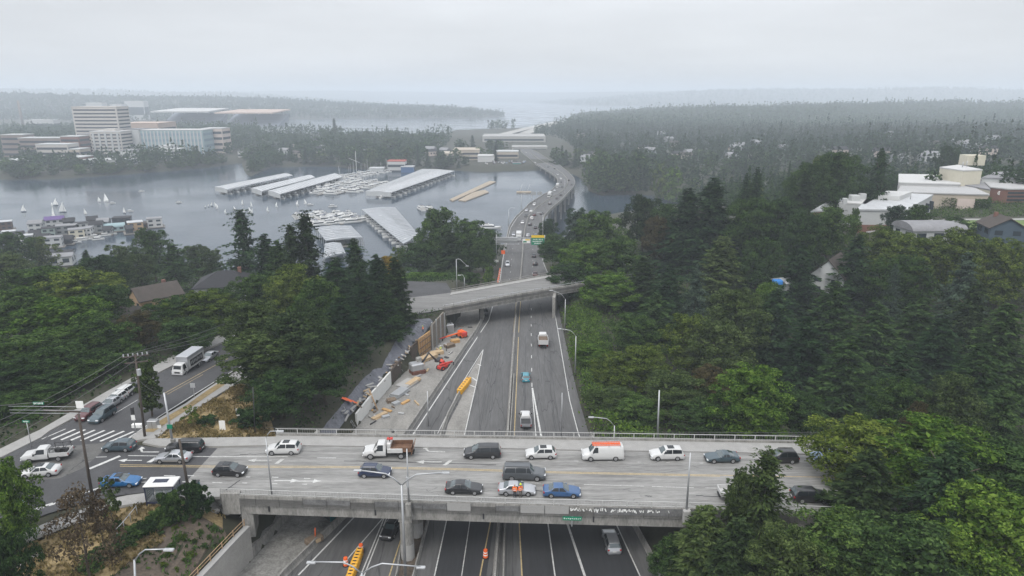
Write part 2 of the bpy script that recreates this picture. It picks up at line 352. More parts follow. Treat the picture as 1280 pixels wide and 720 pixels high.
# ground sheet: fine near, coarse far
ys = [-60.0]
while ys[-1] < 11400: ys.append(ys[-1]+max(1.5, min(260, (ys[-1]+60)*.0085+.4 if ys[-1] < 600 else ys[-1]*.012)))
ys = np.array(ys); us = np.linspace(-1, 1, 321); us = us*.55+.45*us**3
Wd = 190+.9*np.maximum(ys, 0)
GX = us[None, :]*Wd[:, None]; GYY = np.repeat(ys[:, None], len(us), 1); GZZ = H(GX, GYY)
nx, ny = len(us), len(ys)
me = bpy.data.meshes.new('ground')
vs = np.stack([GX, GYY, GZZ], -1).reshape(-1, 3)
i0 = (np.arange(ny-1)[:, None]*nx+np.arange(nx-1)[None, :]).ravel(); fs = np.stack([i0, i0+1, i0+1+nx, i0+nx], -1)
def np_mesh(me, vs, fs, smooth=False):
    k = fs.shape[1]; me.vertices.add(len(vs)); me.vertices.foreach_set('co', np.ascontiguousarray(vs, np.float32).ravel())
    me.loops.add(fs.size); me.loops.foreach_set('vertex_index', np.ascontiguousarray(fs, np.int32).ravel())
    me.polygons.add(len(fs)); me.polygons.foreach_set('loop_start', np.arange(0, fs.size, k, dtype=np.int32)); me.polygons.foreach_set('loop_total', np.full(len(fs), k, np.int32))
    me.polygons.foreach_set('use_smooth', np.full(len(fs), smooth)); me.update(calc_edges=True)
np_mesh(me, vs, fs, True); me.materials.append(m_ground)
o = bpy.data.objects.new('ground', me); C.objects.link(o); tag(o, kind='structure')
mb = MB(); mb.add([(-11000, 150, 0), (11000, 150, 0), (11000, 11300, 0), (-11000, 11300, 0)], [(0, 1, 2, 3)]); tag(mb.build('water', m_water), kind='structure')

# ---- sheets
def rows_sheet(name, L_, R_, ys_, fn, m, lift, nsub=4, mb=None):
    mb = mb or MB(); rings = []
    for y in ys_:
        a, b_ = xat(L_, y), xat(R_, y); rings.append([tuple(np.add(onp(a+(b_-a)*k/nsub, y, fn), (0, 0, lift))) for k in range(nsub+1)])
    mb.loft(rings); return mb.build(name, m) if name else mb
def drape(name, poly, m, lift=.1, step=2.0, zfn=None):
    bm = bmesh.new(); bm.faces.new([bm.verts.new((x, y, 0)) for x, y in poly])
    xs = [p[0] for p in poly]; yy = [p[1] for p in poly]
    for ax, (lo, hi) in ((0, (min(xs), max(xs))), (1, (min(yy), max(yy)))):
        v = lo+step
        while v < hi:
            co = [0, 0, 0]; co[ax] = v; no = [0, 0, 0]; no[ax] = 1
            bmesh.ops.bisect_plane(bm, geom=bm.verts[:]+bm.edges[:]+bm.faces[:], plane_co=co, plane_no=no); v += step
    bmesh.ops.triangulate(bm, faces=bm.faces[:])
    X = np.array([v.co.x for v in bm.verts]); Y = np.array([v.co.y for v in bm.verts])
    Z = (H(X, Y) if zfn is None else zfn(X, Y))+lift
    for v, z in zip(bm.verts, Z): v.co.z = z
    bmesh.ops.recalc_face_normals(bm, faces=bm.faces[:])
    if sum(q.normal.z for q in bm.faces) < 0: bmesh.ops.reverse_faces(bm, faces=bm.faces[:])
    me = bpy.data.meshes.new(name); bm.to_mesh(me); bm.free(); me.materials.append(m)
    o = bpy.data.objects.new(name, me); C.objects.link(o); return o
def band(pts, wd):
    """left and right offsets of a world polyline, wd wide, flat"""
    P = [Vector(p) for p in pts]; A, B = [], []
    for i, p in enumerate(P):
        t = P[min(i+1, len(P)-1)]-P[max(i-1, 0)]; n = Vector((-t.y, t.x, 0)).normalized()*wd/2
        A.append(p+n); B.append(p-n)
    return A, B
def paint(mb, px, wd, fn, lift, dash=None, mi=0):
    """a painted line along photo points; dash = (on, off) in metres"""
    P = [Vector(onp(x, y, fn))+Vector((0, 0, lift)) for x, y in dense(px, 10)]
    if not dash: a, b_ = band(P, wd); mb.strip(a, b_, mi); return
    run = 0; cur = []
    for p, q_ in zip(P, P[1:]):
        L_ = (q_-p).length; n = max(1, int(L_/.5))
        for k in range(n):
            pt = p.lerp(q_, k/n); ph = (run+L_*k/n) % sum(dash)
            if ph < dash[0]: cur.append(pt)
            elif cur:
                if len(cur) > 1: a, b_ = band(cur, wd); mb.strip(a, b_, mi)
                cur = []
        run += L_
    if len(cur) > 1: a, b_ = band(cur, wd); mb.strip(a, b_, mi)
m_asph = mat('asphalt', (.088, .087, .087), .9, .3, .55, 3, bump=.15, stretch=(1, .09, 1))
m_asph_dk = mat('worn_asphalt', (.027, .028, .031), .85, .25, .3, 4, bump=.15, stretch=(1, .06, 1))
m_street = mat('street_asphalt', (.055, .055, .058), .9, .28, .25, 5, bump=.1)
cracks(m_asph, .42, .014, .55, (1, .09, 1), .5); cracks(m_street, .22, .01, .55, (1, 1, 1), .45); cracks(m_asph_dk, .35, .01, .4, (1, .1, 1), .42)
m_conc = mat('concrete', (.33, .32, .3), .9, .16, .5, 5, bump=.1)
m_deck = mat('deck_concrete', (.195, .192, .185), .9, .45, .8, 7, bump=.1, stretch=(.12, 1.4, 1), col2=(.3, .296, .285)); cracks(m_deck, .35, .01, .3, (.35, 1, 1), .42)
m_side = mat('sidewalk_concrete', (.27, .265, .255), .9, .15, .8, 6, bump=.05)
m_white = mat('white_paint', (.42, .42, .41), .8, .3, 2.5, 10, col2=(.66, .66, .64))
m_wornwhite = mat('worn_white_paint', (.36, .355, .34), .8, .35, 2.5, 9, col2=(.55, .55, .53))
m_yellow = mat('yellow_paint', (.36, .275, .14), .8, .3, 2, 9, col2=(.52, .4, .2))
m_gravel = mat('gravel', (.17, .165, .15), .95, .45, .9, 4, bump=.6, col2=(.28, .275, .26))
m_dirtpad = mat('packed_dirt', (.215, .207, .192), .95, .32, .35, 4, bump=.3, stretch=(1, .4, 1))
m_dry = mat('dry_grass', (.2, .145, .068), .95, .45, .22, 3, bump=.6, col2=(.34, .255, .125))
m_soil = mat('bare_soil', (.075, .06, .046), .95, .35, .5, 4, bump=.5, col2=(.13, .1, .075))
m_lawn = mat('green_lawn', (.1, .15, .035), .95, .2, .2, 3, bump=.2)
LEFT = [(355, 720), (435, 640), (511, 539), (595, 415), (611, 382), (624, 347), (627, 327), (629, 316), (632.5, 301), (636, 285), (644, 272.5), (657.5, 260), (660.5, 256), (677.5, 245), (690, 238), (697, 230), (697, 225), (694, 220), (682.5, 212.5), (667.5, 204), (652.5, 191), (649, 186)]
RIGHT = EDGEPX[:8]+[(681, 335), (680, 322), (678, 301), (677, 290), (678, 280), (681, 270), (688, 262), (702.5, 250), (716, 235), (719, 229), (717.5, 223), (710, 215), (700, 207), (687.5, 200.6), (672.5, 191), (664, 186)]
MEDIAN = [(628, 720), (630, 680), (631, 650), (635.5, 540), (641, 460), (645, 400), (649, 360), (651, 346), (653, 322), (654, 304), (656, 287), (660, 272), (671, 260), (690, 247.5), (704, 238), (709.5, 230), (709, 224), (703, 217), (692, 209.5), (677, 201.5), (662, 191), (656.5, 186)]
fy = [1150, 980, 860, 780]+list(range(720, 345, -8))+list(np.arange(344, 262, -3))+list(np.arange(262, 226, -1.5))+list(np.arange(226, 185.5, -.75))
road = rows_sheet('freeway', LEFT, RIGHT, fy, f, m_asph, 0.0); tag(road, kind='structure')
# darker near lanes
DK = [([(543, 720), (559, 647), (583, 548), (597, 480)], [(608, 720), (617, 655), (633.5, 548), (638, 480)]), ([(652.5, 720), (648.75, 649), (644, 548), (645.5, 480)], [(800, 720), (769, 652), (723, 542), (708, 480)])]
for a, b_ in DK: tag(rows_sheet('freeway_lane', a, b_, [1100, 900, 800]+list(range(720, 560, -8))+[548], f, m_asph_dk, .006), kind='structure')
mk = MB()
for pts, wd, ds, mi in [([(373, 719), (447, 642), (517, 542), (611, 400), (625, 350), (629, 322), (634, 301), (638, 285), (646, 272.5), (659, 260)], .22, None, 0), ([(604, 437), (580, 475), (547, 542)], .15, None, 0), ([(604, 437), (597, 472), (581, 542), (559, 647), (543, 720)], .15, None, 0),
        ([(482, 643), (460, 697), (440, 745)], .16, None, 0), ([(485, 643), (464, 697), (445, 745)], .16, None, 0), ([(481, 645), (431.5, 702)], .16, None, 0), ([(513, 640), (502.5, 670), (486.5, 720)], .16, None, 1),
        ([(577, 720), (588, 647)], .12, None, 2), ([(637, 350), (641, 310), (645, 290), (652, 275), (665, 262)], .14, (3, 9), 2), ([(600, 720), (614, 647), (633, 542), (643, 400), (648, 350)], .16, None, 1), ([(652.5, 720), (648.75, 649), (643, 542), (649, 400), (653, 350)], .16, None, 1),
        ([(664, 385), (664, 420), (665, 485)], .16, (3, 6), 0), ([(665, 485), (670, 545), (684.5, 651), (693.75, 720), (704, 790)], .16, None, 0), ([(665.5, 485), (676, 543), (708, 651), (731, 720), (755, 790)], .3, None, 0),
        ([(800, 720), (769, 652.5), (723, 542), (712, 500), (703.5, 450), (695, 400), (688, 350), (678, 325), (676.5, 300), (678, 281)], .16, None, 0), ([(664, 372), (666, 330), (666, 300), (668, 280)], .14, (3, 9), 2), ([(590, 472), (596, 476)], .3, None, 0), ([(584, 480), (594, 484)], .3, None, 0), ([(597, 455), (601, 457)], .3, None, 0)]:
    paint(mk, pts, wd, f, .012, ds, mi)
o = mk.build('lane_markings', [m_white, m_yellow, m_wornwhite], road); tag(o, kind='structure')
tag(drape('gore_slab', [onf(x, y)[:2] for x, y in [(603.5, 439), (597, 472), (588, 510), (576, 562), (551, 562), (560, 530), (577, 497), (584, 472)]], m_dirtpad, .005, 3, lambda X, Y: np.interp(Y, FY, FZ)), kind='structure')
# tarred cracks along the slabs
ck = MB(); m_tar = mat('tar', (.02, .02, .022), .6)
for pts in [[(682, 430), (680, 455), (684, 476)], [(607, 525), (613, 480), (625, 412)], [(598, 542), (604, 500), (612, 460)], [(612, 525), (629, 412), (640, 350)], [(600, 540), (620, 420)], [(655, 540), (657, 470), (657, 420)], [(700, 540), (690, 470), (681, 400)], [(697, 545), (687, 480)], [(690, 510), (693, 530), (696, 548)], [(705, 455), (712, 500), (722, 535)], [(653, 470), (655, 485), (657, 500)], [(672, 400), (672, 440), (678, 480)]]:
    P = dense(pts, 9); P = [(x+R.uniform(-.7, .7), y) for x, y in P]; paint(ck, P, .09, f, .009)
o = ck.build('tar_cracks', m_tar, road); tag(o, kind='structure')
# work zone west of the freeway
wz = [1000, 860, 780]+list(range(720, 396, -6))
o = rows_sheet('gravel_ground', [(255, 768), (300, 717), (356, 654), (370, 634)], [(355, 720), (435, 640), (441, 632)], [900, 800]+list(range(760, 632, -6)), f, m_gravel, .03); tag(o, kind='structure')
o = rows_sheet('work_ground', WALLPX, [(355, 720), (435, 640), (511, 539), (595, 415), (612, 380)], list(range(632, 372, -6)), f, m_dirtpad, .03); tag(o, kind='structure')
# streets on the left plateau
st = drape('street', STREET, m_street, .0, 3.0, lambda X, Y: np.interp(Y, GY, GZ)); tag(st, kind='structure')
m_oldst = mat('older_asphalt', (.1, .098, .094), .9, .3, .5, 5); cracks(m_oldst, .3, .02, .8, (1, 1, 1), .6)
tag(drape('street_patch', [ong(x, y)[:2] for x, y in [(133, 553), (84, 558), (52, 572), (20, 592), (28, 602), (74, 598), (104, 585), (126, 566)]], m_oldst, .005, 4, lambda X, Y: np.interp(Y, GY, GZ)), kind='structure')
mk = MB(); LZ = .012
for pts, wd, ds, mi in [([(160, 569.5), (272, 571)], .15, None, 0), ([(112, 586), (150, 570)], .5, None, 0), ([(150, 581), (270, 582.5)], .12, None, 1), ([(150, 583), (270, 584)], .12, None, 1), ([(205, 594.5), (240, 595)], .14, (1.6, 1.6), 0), ([(170, 603), (232, 601.5)], .14, (1.6, 1.6), 0), ([(168, 600), (206, 594.5)], .14, (1.6, 1.6), 0),
        ([(155, 551), (172, 540), (200, 520), (275, 473), (340, 436)], .18, None, 0), ([(205, 492), (250, 467), (285, 448)], .14, None, 1), ([(209, 493), (254, 468)], .1, None, 1), ([(135, 522), (172, 500)], .12, None, 0), ([(120, 571.5), (135, 571)], .14, (1.5, 1), 0)]:
    paint(mk, pts, wd, g, LZ, ds, mi)
for k in range(9):        # crosswalk ladder
    x = 52+k*12.2; y = 549+k*.45; a = ong(x, y); b_ = ong(x+31, y-13.2)
    paint(mk, [(x, y), (x+30, y-12.8)], .42 if k not in (0, 8) else .2, g, LZ)
for x, y in [(25, 641), (45, 634), (60, 629), (82, 620), (102, 614), (118, 610)]:      # cycle-lane blocks
    for d in (0, 4): paint(mk, [(x+d-3, y+3), (x+d+6, y)], .35, g, LZ)
def arrow(mb, p, ang, fn, s=1.0, turn=0, mi=0):
    c = Vector(p)+Vector((0, 0, LZ)); u = Vector((math.cos(ang), math.sin(ang), 0)); v = Vector((-u.y, u.x, 0))
    mb.strip([c-u*1.6*s+v*.1, c+u*.6*s+v*.1], [c-u*1.6*s-v*.1, c+u*.6*s-v*.1], mi)
    if turn == 0: mb.add([c+u*.6*s+v*.45, c+u*.6*s-v*.45, c+u*1.7*s], [(0, 1, 2)], mi)
    else:
        mb.strip([c+u*.4*s+v*.0, c+u*.9*s+v*turn*.8], [c+u*.7*s, c+u*1.15*s+v*turn*.7], mi); mb.add([c+u*1.4*s+v*turn*.6, c+u*.6*s+v*turn*1.0, c+u*1.3*s+v*turn*1.5], [(0, 1, 2)], mi)
arrow(mk, ong(183, 565), math.pi, g, 1.1, -1); arrow(mk, ong(163, 575.5), math.pi, g, 1.0, 0)
mk.strip([ong(183, 578)[:2]+(39.512,), ong(193, 572)[:2]+(39.512,)], [ong(189, 578)[:2]+(39.512,), ong(199, 572)[:2]+(39.512,)])
o = mk.build('street_markings', [m_white, m_yellow], st); tag(o, kind='structure')
KZ = lambda X, Y: np.interp(Y, GY, GZ)+.13
def side(name, px, m=None, dz=.0):
    poly = [ong(x, y)[:2] for x, y in px]
    o = drape(name, poly, m or m_side, dz, 3, KZ); tag(o, kind='structure')
    mb = MB(); P = poly+poly[:1]                                  # the kerb face round it
    a = [(x, y, float(KZ(0, y))+dz) for x, y in P]; b_ = [(x, y, float(KZ(0, y))-.35) for x, y in P]
    mb.strip(a, b_); k = mb.build('kerb', m_conc, o); tag(k, kind='structure'); return o
side('sidewalk', [(186, 549), (352, 546.5), (345, 557), (272, 558.5), (200, 558.5), (178, 554)])
side('sidewalk', [(172, 541), (202, 522), (232, 505), (277, 475), (345, 438), (350, 446), (283, 488), (240, 515), (212, 535), (196, 548), (170, 551), (165, 547)])
side('sidewalk', [(275, 611), (215, 613), (160, 620), (140, 624), (70, 650), (0, 678), (-60, 700), (-60, 712), (0, 690), (75, 660), (145, 634), (185, 628), (230, 624), (275, 622)])
side('sidewalk', [(0, 573), (52, 547), (62, 539), (140, 497), (230, 450), (300, 418), (296, 411), (220, 443), (130, 492), (50, 538), (0, 562), (-150, 590), (-150, 600)])
def patch(name, px, m, fn=ong, lift=.14, kind='structure'):
    o = drape(name, [fn(x, y)[:2] for x, y in px], m, lift, 1.5); tag(o, kind=kind); return o

patch('dry_lawn', [(196, 548), (330, 546), (345, 530), (330, 500), (300, 480), (283, 489), (240, 516), (212, 536)], m_dry)
patch('dry_verge', [(178, 541), (204, 524.5), (234, 507), (276, 478), (281, 482), (238, 511), (210, 529), (192, 541)], m_dry, lift=.36)
patch('dry_lawn', [(275, 622), (230, 624.5), (185, 629), (145, 635), (75, 661), (0, 692), (-60, 720), (-60, 800), (60, 800), (120, 720), (165, 682), (200, 664), (204, 640), (240, 632), (275, 634)], m_dry)
patch('bare_soil', [(276, 634), (240, 633), (204, 641), (200, 664), (165, 683), (120, 721), (60, 801), (150, 850), (222, 735), (290, 664), (287, 648)], m_soil)
# the plaza by the second overpass
o = drape('street', [onz(x, y, 33.5)[:2] for x, y in [(430, 402), (540, 390), (556, 386), (566, 366), (558, 353.5), (505, 351), (450, 356), (420, 380)]], m_street, 0, 4, lambda X, Y: 33.5+0*X); tag(o, kind='structure')
# lawn and paths of the school on the right
o = drape('school_lawn', [(x, y) for x, y in [(135, 223), (200, 220), (210, 244), (140, 240)]], m_lawn, .15, 3); tag(o, kind='structure')
o = drape('school_path', [(x, y) for x, y in [(120, 228), (134, 224), (140, 240.5), (215, 245), (215, 249), (132, 246)]], m_side, .16, 3); tag(o, kind='structure')
# ================================================================== overpasses, walls, barriers
def onh(px, py, ymax=12000.0):
    """where a photo pixel's ray meets the ground"""
    dx, dy, dz = ray(px, py); Y = np.concatenate([np.arange(20, 400, .5), np.arange(400, ymax, 4)]); X = dx/dy*Y; Z = CAMZ+dz/dy*Y
    k = np.argmax(Z <= np.maximum(H(X, Y), 0)); return (float(X[k]), float(Y[k]), float(max(0, H(X[k:k+1], Y[k:k+1])[0])))
m_steel = mat('galvanised_steel', (.42, .43, .44), .45, .08, 2, 12, metal=.6)
m_rail = mat('pale_rail_paint', (.4, .4, .39), .6, .1, 2, 10)
m_concdk = mat('stained_concrete', (.2, .195, .18), .9, .4, .7, 5, bump=.12, stretch=(1.2, 1.2, .35), col2=(.33, .32, .3))
m_conclt = mat('pale_concrete', (.31, .305, .295), .9, .1, .5, 6)
m_paint_gr = mat('grey_paint_patch', (.1, .1, .1), .9, .3, .8, 5, col2=(.2, .2, .2))
m_wood = mat('weathered_timber', (.16, .12, .085), .9, .3, 1.5, 9, stretch=(1, 1, .25))
m_ply = mat('plywood', (.42, .25, .1), .8, .2, 1, 6)
m_dark = mat('dark_metal', (.03, .03, .033), .5)
m_black = mat('black_rubber', (.015, .015, .016), .8)
m_green = mat('sign_green', (.0, .19, .1), .5, .05)
m_wsign = mat('sign_white', (.78, .78, .76), .5, .05)
m_ysign = mat('sign_yellow', (.75, .5, .02), .5, .05)
m_orange = mat('safety_orange', (.75, .12, .02), .6, .1)
m_red = mat('red_paint', (.5, .04, .03), .5, .1)
def pz(px, py, z): return Vector(onz(px, py, z))
DZ = 39.5
FARP = [(345, 545.5), (640, 549.5), (800, 552), (1040, 556), (1190, 559)]     # road-side top of the far parapet
NEARP = [(275, 618), (320, 620), (640, 630.5), (860, 636), (1000, 640), (1190, 646)]
ov = thing('road_overpass', 'long concrete road bridge full of cars crossing the freeway', 'bridge', (0, 80, 34), world=True)
far = [pz(x, y, DZ) for x, y in FARP]; near = [pz(x, y, DZ+.45) for x, y in NEARP]
near0 = [Vector((p.x, p.y, DZ)) for p in near]
poly = [pz(272, 560, DZ), pz(345, 557.5, DZ)]+far+near0[::-1]+[pz(232, 603, DZ)]
mb = MB(); mb.prism([(p.x, p.y) for p in poly], DZ-.9, DZ+.006); deck = mb.build('deck', m_deck, ov)
def wall_line(mb, pts, z0, z1, t, mi=0, side=1):
    """a wall of thickness t along a plan polyline, to its left (side=1) or right"""
    A = [Vector((p[0], p[1], 0)) for p in pts]; B = []
    for i, p in enumerate(A):
        d = A[min(i+1, len(A)-1)]-A[max(i-1, 0)]; B.append(p+Vector((-d.y, d.x, 0)).normalized()*t*side)
    zz = lambda z, i: z[i] if isinstance(z, (list, tuple)) else z
    rings = [[(a.x, a.y, zz(z0, i)), (a.x, a.y, zz(z1, i)), (b.x, b.y, zz(z1, i)), (b.x, b.y, zz(z0, i))] for i, (a, b) in enumerate(zip(A, B))]
    mb.loft(rings, True, mi, True)
def along(pts, step, off=0.0):
    P = [Vector(p) for p in pts]; out = []; run = off
    for a, b in zip(P, P[1:]):
        L_ = (b-a).length
        while run < L_: out.append((a.lerp(b, run/L_), (b-a).normalized())); run += step
        run -= L_
    return out
mb = MB(); wall_line(mb, near, DZ-.95, DZ+.45, .3, 0, 1)
# casting joints and painted-out panels stand a hair proud
for i, (p, d) in enumerate(along(near, 3.0, 1.5)):
    n = Vector((d.y, -d.x, 0)); mb.box(p+n*.012+Vector((0, 0, -.72)), (.035, .03, 1.36), math.atan2(d.y, d.x), 1)
    if i in (3, 4, 6, 7, 8, 11, 15, 16, 17, 18, 19, 20): mb.box(p+d*1.5+n*.006+Vector((0, 0, -.6)), (2.9, .024, 1.0 if i > 14 else .7), math.atan2(d.y, d.x), 2)
    if i == 9 or i == 12 or i == 13: mb.box(p+d*1.5+n*.006+Vector((0, 0, -.6)), (2.9, .024, 1.1), math.atan2(d.y, d.x), 3)
par = mb.build('parapet', [m_concdk, m_dark, m_paint_gr, m_conclt], ov); par['label'] = 'near parapet with painted-out patches and scrawled graffiti'
# scrawled white graffiti strokes on the painted-out stretch
mb = MB(); base = along(near, .19, 0); n0 = [q for q in base if 712 < proj(*q[0])[0] < 852]
for k, (p, d) in enumerate(n0):
    px = proj(*p)[0]
    if px > 838 or R.random() < .25 or 758 < px < 764 or 797 < px < 800 or 826 < px < 831: continue
    n = Vector((d.y, -d.x, 0)); hgt = R.uniform(.2, .5)
    mb.box(p+n*.03+Vector((0, 0, -.5+R.uniform(-.12, .12))), (R.uniform(.05, .16), .014, hgt), math.atan2(d.y, d.x), 0, (R.uniform(-.6, .6), 'Y'))
mb.build('graffiti', m_wsign, par)
mb = MB(); off = [p+Vector((0, .3, 0)) for p in near]; wall_line(mb, off, DZ-2.35, DZ-.955, .5, 0, 1)
for k in (1, 2, 3, 4, 5): wall_line(mb, [p+Vector((0, .3+k*2.9, 0)) for p in near[:-1]], DZ-2.3, DZ-.905, .5, 0, 1)
for p, d in along(off, 13.5, 6): mb.box(p+Vector((0, -.05, -1.65)), (.18, .12, 1.39), math.atan2(d.y, d.x), 1)
mb.build('girder', [m_concdk, m_dark], ov)
mb = MB(); wall_line(mb, far, DZ-.95, DZ+.4, .3, 0, 1); mb.build('parapet', m_concdk, ov)
SWK = [(345, 557.3), (480, 559), (640, 561.5), (700, 563), (900, 566), (1040, 569), (1190, 572)]
mb = MB(); q = [pz(x, y, DZ) for x, y in SWK]; mb.prism([(p.x, p.y) for p in far+q[::-1]], DZ+.007, DZ+.16); sw = mb.build('walkway', m_side, ov)
def railing(parent, pts, z, hgt, step, name='railing'):
    P = [Vector((p[0], p[1], z)) for p in pts]; mb = MB()
    for zz, r in ((hgt, .055), (.12, .045)): mb.tube([p+Vector((0, 0, zz)) for p in P], r, 5)
    for p, d in along(P, .36): mb.box(p+Vector((0, 0, hgt/2+.04)), (.014, .014, hgt-.1), 0)
    r_ = mb.build(name, m_rail, parent)
    for p, d in along(P, step, .3): MB().box(p+Vector((0, 0, hgt/2)), (.12, .14, hgt+.04), math.atan2(d.y, d.x)).build('post', m_rail, r_)
    return r_
railing(ov, [p+Vector((0, .15, 0)) for p in near], DZ+.45, .75, 2.95)
railing(ov, [p+Vector((0, .15, 0)) for p in far], DZ+.4, .8, 2.9)
# deck markings
mk = MB(); dk = lambda Y: DZ
for pts, wd, ds, mi in [([(270, 582.5), (420, 583), (560, 585.5), (700, 590), (900, 594), (1100, 598)], .13, None, 1), ([(270, 584), (420, 584.6), (560, 587), (700, 591.4), (900, 595.4)], .13, None, 1), ([(272, 571), (360, 571)], .14, None, 0), ([(396, 572.5), (420, 572.5)], .14, None, 0),
        ([(232, 594.5), (340, 597)], .14, (1.6, 2.2), 0), ([(228, 602.3), (415, 606)], .14, (1.6, 2.2), 0), ([(640, 603), (760, 606.5), (860, 609.5), (1000, 612.5)], .12, (2, .2), 2), ([(340, 596.5), (420, 599.5)], .14, (1.5, 2.5), 0), ([(640, 575), (900, 579.5)], .1, (1.2, 3), 2)]:
    paint(mk, pts, wd, dk, .016, ds, mi)
LZ = .02
arrow(mk, pz(541, 564.5, DZ), math.pi*.98, dk, 1.1, -1, 2); arrow(mk, pz(536, 577.5, DZ), math.pi*1.0, dk, 1.1, 0, 2); arrow(mk, pz(325, 575.5, DZ), math.pi, dk, 1.0, 0, 2)
for x, y in [(349, 576.5), (559, 578.5)]: mk.strip([pz(x-6, y+3, DZ+.016), pz(x+2, y-3, DZ+.016)], [pz(x-1, y+3, DZ+.016), pz(x+7, y-3, DZ+.016)], 2)
for x, y in [(358, 601), (386, 601.5)]:
    arrow(mk, pz(x, y, DZ), 0, dk, 1.0, 0, 0)
mk.build('deck_markings', [m_white, m_yellow, m_wornwhite], deck)
ck = MB()
for pts in [[(640, 613), (700, 614)], [(806, 620), (815, 620.5)], [(870, 619.5), (905, 621)], [(300, 600), (280, 614)], [(430, 576), (520, 578), (620, 581)], [(300, 568), (340, 567.5)]]:
    P = dense(pts, 10); P = [(x, y+R.uniform(-.4, .4)) for x, y in P]; paint(ck, P, .16, dk, .011)
ck.build('tar_cracks', m_tar, deck)
# round piers and the abutments
def pier(x, y, r, ztop, mats=None, parent=ov):
    b = Vector(onf(x, y)); z0 = f(b.y)-.3
    mb = MB(); mb.cyl((b.x, b.y, (z0+ztop)/2), r, ztop-z0, 20); mb.cyl((b.x, b.y, z0+1.3), r*1.02, 2.6, 20, 1)
    return mb.build('pier', [m_concdk, m_conclt], parent)
pier(510, 697, .85, DZ-2.9); pier(521.5, 669, .85, DZ-2.9); pier(531, 642, .85, DZ-2.9)
a, b = Vector(onf(510, 697)), Vector(onf(531, 642)); d = (b-a).normalized(); mb = MB(); c = (a+b)/2; mb.box((c.x, c.y, DZ-2.63), ((b-a).length+1.2, 1.7, .55), math.atan2(d.y, d.x)); mb.build('cap_beam', m_concdk, ov)
mb = MB(); c = pz(868, 655, 37); 
mb.loft([[c+Vector((sx*(.9+k*.25)*1.0, sy*.6, -k*2.6-.0)) for sx, sy in ((-1, -1), (1, -1), (1, 1), (-1, 1))] for k in (0, 1, 2)][::-1], True, 0, True); mb.build('pier', m_concdk, ov)
mb = MB(); e = near[0]+Vector((1.2, .4, 0)); mb.box((e.x, e.y+8.0, DZ-3.4), (1.4, 17, 4.9), .22); mb.box((e.x+.1, e.y-.2, DZ-.8), (2.2, .8, 2.9)); mb.build('abutment', m_concdk, ov)
sg = thing('guide_sign', 'small dark green road sign hung on the overpass girder', 'sign', pz(715, 646, DZ-.9), math.atan2(near[3].y-near[2].y, near[3].x-near[2].x))
MB().box((0, -.35, 0), (2.3, .06, .5)).build('panel', m_green, sg); MB().box((0, -.18, -.5), (.12, .26, 1.3)).build('bracket', m_steel, sg)
mb = MB()
for k in range(9): mb.box((-.95+k*.24, -.385, .02*(-1)**k), (.1, .012, .13 if k % 3 else .2))
mb.build('lettering', m_wsign, sg)

# ---- second overpass (beyond)
Z2 = 33.5
d_near = [pz(500, 396.5, Z2), pz(554, 387, Z2), pz(620, 374.5, Z2), pz(687, 363, Z2), pz(730, 356, Z2), pz(790, 347, Z2)]
d_far = [pz(505, 372, Z2), pz(564, 366, Z2), pz(620, 356, Z2), pz(674, 346.5, Z2), pz(730, 338, Z2), pz(790, 330, Z2)]
o2 = thing('road_overpass', 'slender curved grey road bridge beyond the construction site, with no cars on it', 'bridge', tuple(pz(620, 368, 28)), world=True)
mb = MB(); n_, f_ = d_near[1:], d_far[1:]
mb.loft([[(a.x, a.y, Z2+.01), (b.x, b.y, Z2+.01), (b.x, b.y, Z2-.7), (a.x, a.y, Z2-.7)] for a, b in zip(n_, f_)], True, 0, True); m_ramp = mat('ramp_concrete', (.16, .158, .153), .9, .3, .6, 6, bump=.1, stretch=(.15, 1, 1)); dk2 = mb.build('deck', m_ramp, o2)
tag(drape('road', [(p.x, p.y) for p in (pz(440, 408, Z2), pz(500, 396.5, Z2), d_near[1], d_far[1], pz(505, 373, Z2), pz(440, 384, Z2))], m_ramp, .03, 4, lambda X, Y: Z2+0*X), kind='structure')
mb = MB(); wall_line(mb, n_, Z2-1.0, Z2+.55, .35); wall_line(mb, [p+Vector((0, .35, 0)) for p in n_], Z2-1.9, Z2-1.01, .5); mb.build('parapet', [m_concdk], o2)
for k, (p, d) in enumerate(along(n_, 2.6, .5)): MB().box(p+Vector((0, .17, .85)), (.14, .14, .6)).build('rail_post', m_concdk, o2)
mb = MB(); mb.tube([p+Vector((0, .17, 1.1)) for p in n_], .07, 5); mb.build('rail', m_steel, o2)
mb = MB(); wall_line(mb, f_, Z2-1.0, Z2+.55, .35); mb.tube([p+Vector((0, .17, 1.05)) for p in f_], .09, 5, 0); mb.build('parapet', m_concdk, o2)
mb = MB(); sw2 = [a.lerp(b, .17) for a, b in zip(f_, n_)]; mb.prism([(p.x, p.y) for p in f_+sw2[::-1]], Z2+.012, Z2+.16); mb.build('walkway', m_side, o2)
for k in (1, 2, 3, 4): mb = MB(); wall_line(mb, [a.lerp(b, k*.22) for a, b in zip(n_, f_)], Z2-1.8, Z2-.71, .5); mb.build('girder', m_concdk, o2)
for x, y in ((602, 399), (608, 388)):
    b = Vector(onf(x, y)); mb = MB(); mb.box((b.x, b.y, (f(b.y)+Z2-1.8)/2), (1.1, 1.5, Z2-1.8-f(b.y)+.4), .3); mb.build('pier', m_concdk, o2)
b = Vector(onf(556, 421)); mb = MB(); mb.box((b.x-.6, b.y+1, (f(b.y)+Z2)/2-.9), (1.3, 2.2, Z2-f(b.y)-1.6), .3); mb.build('abutment', m_concdk, o2)
mb = MB(); b2 = Vector(onf(660, 372)); 
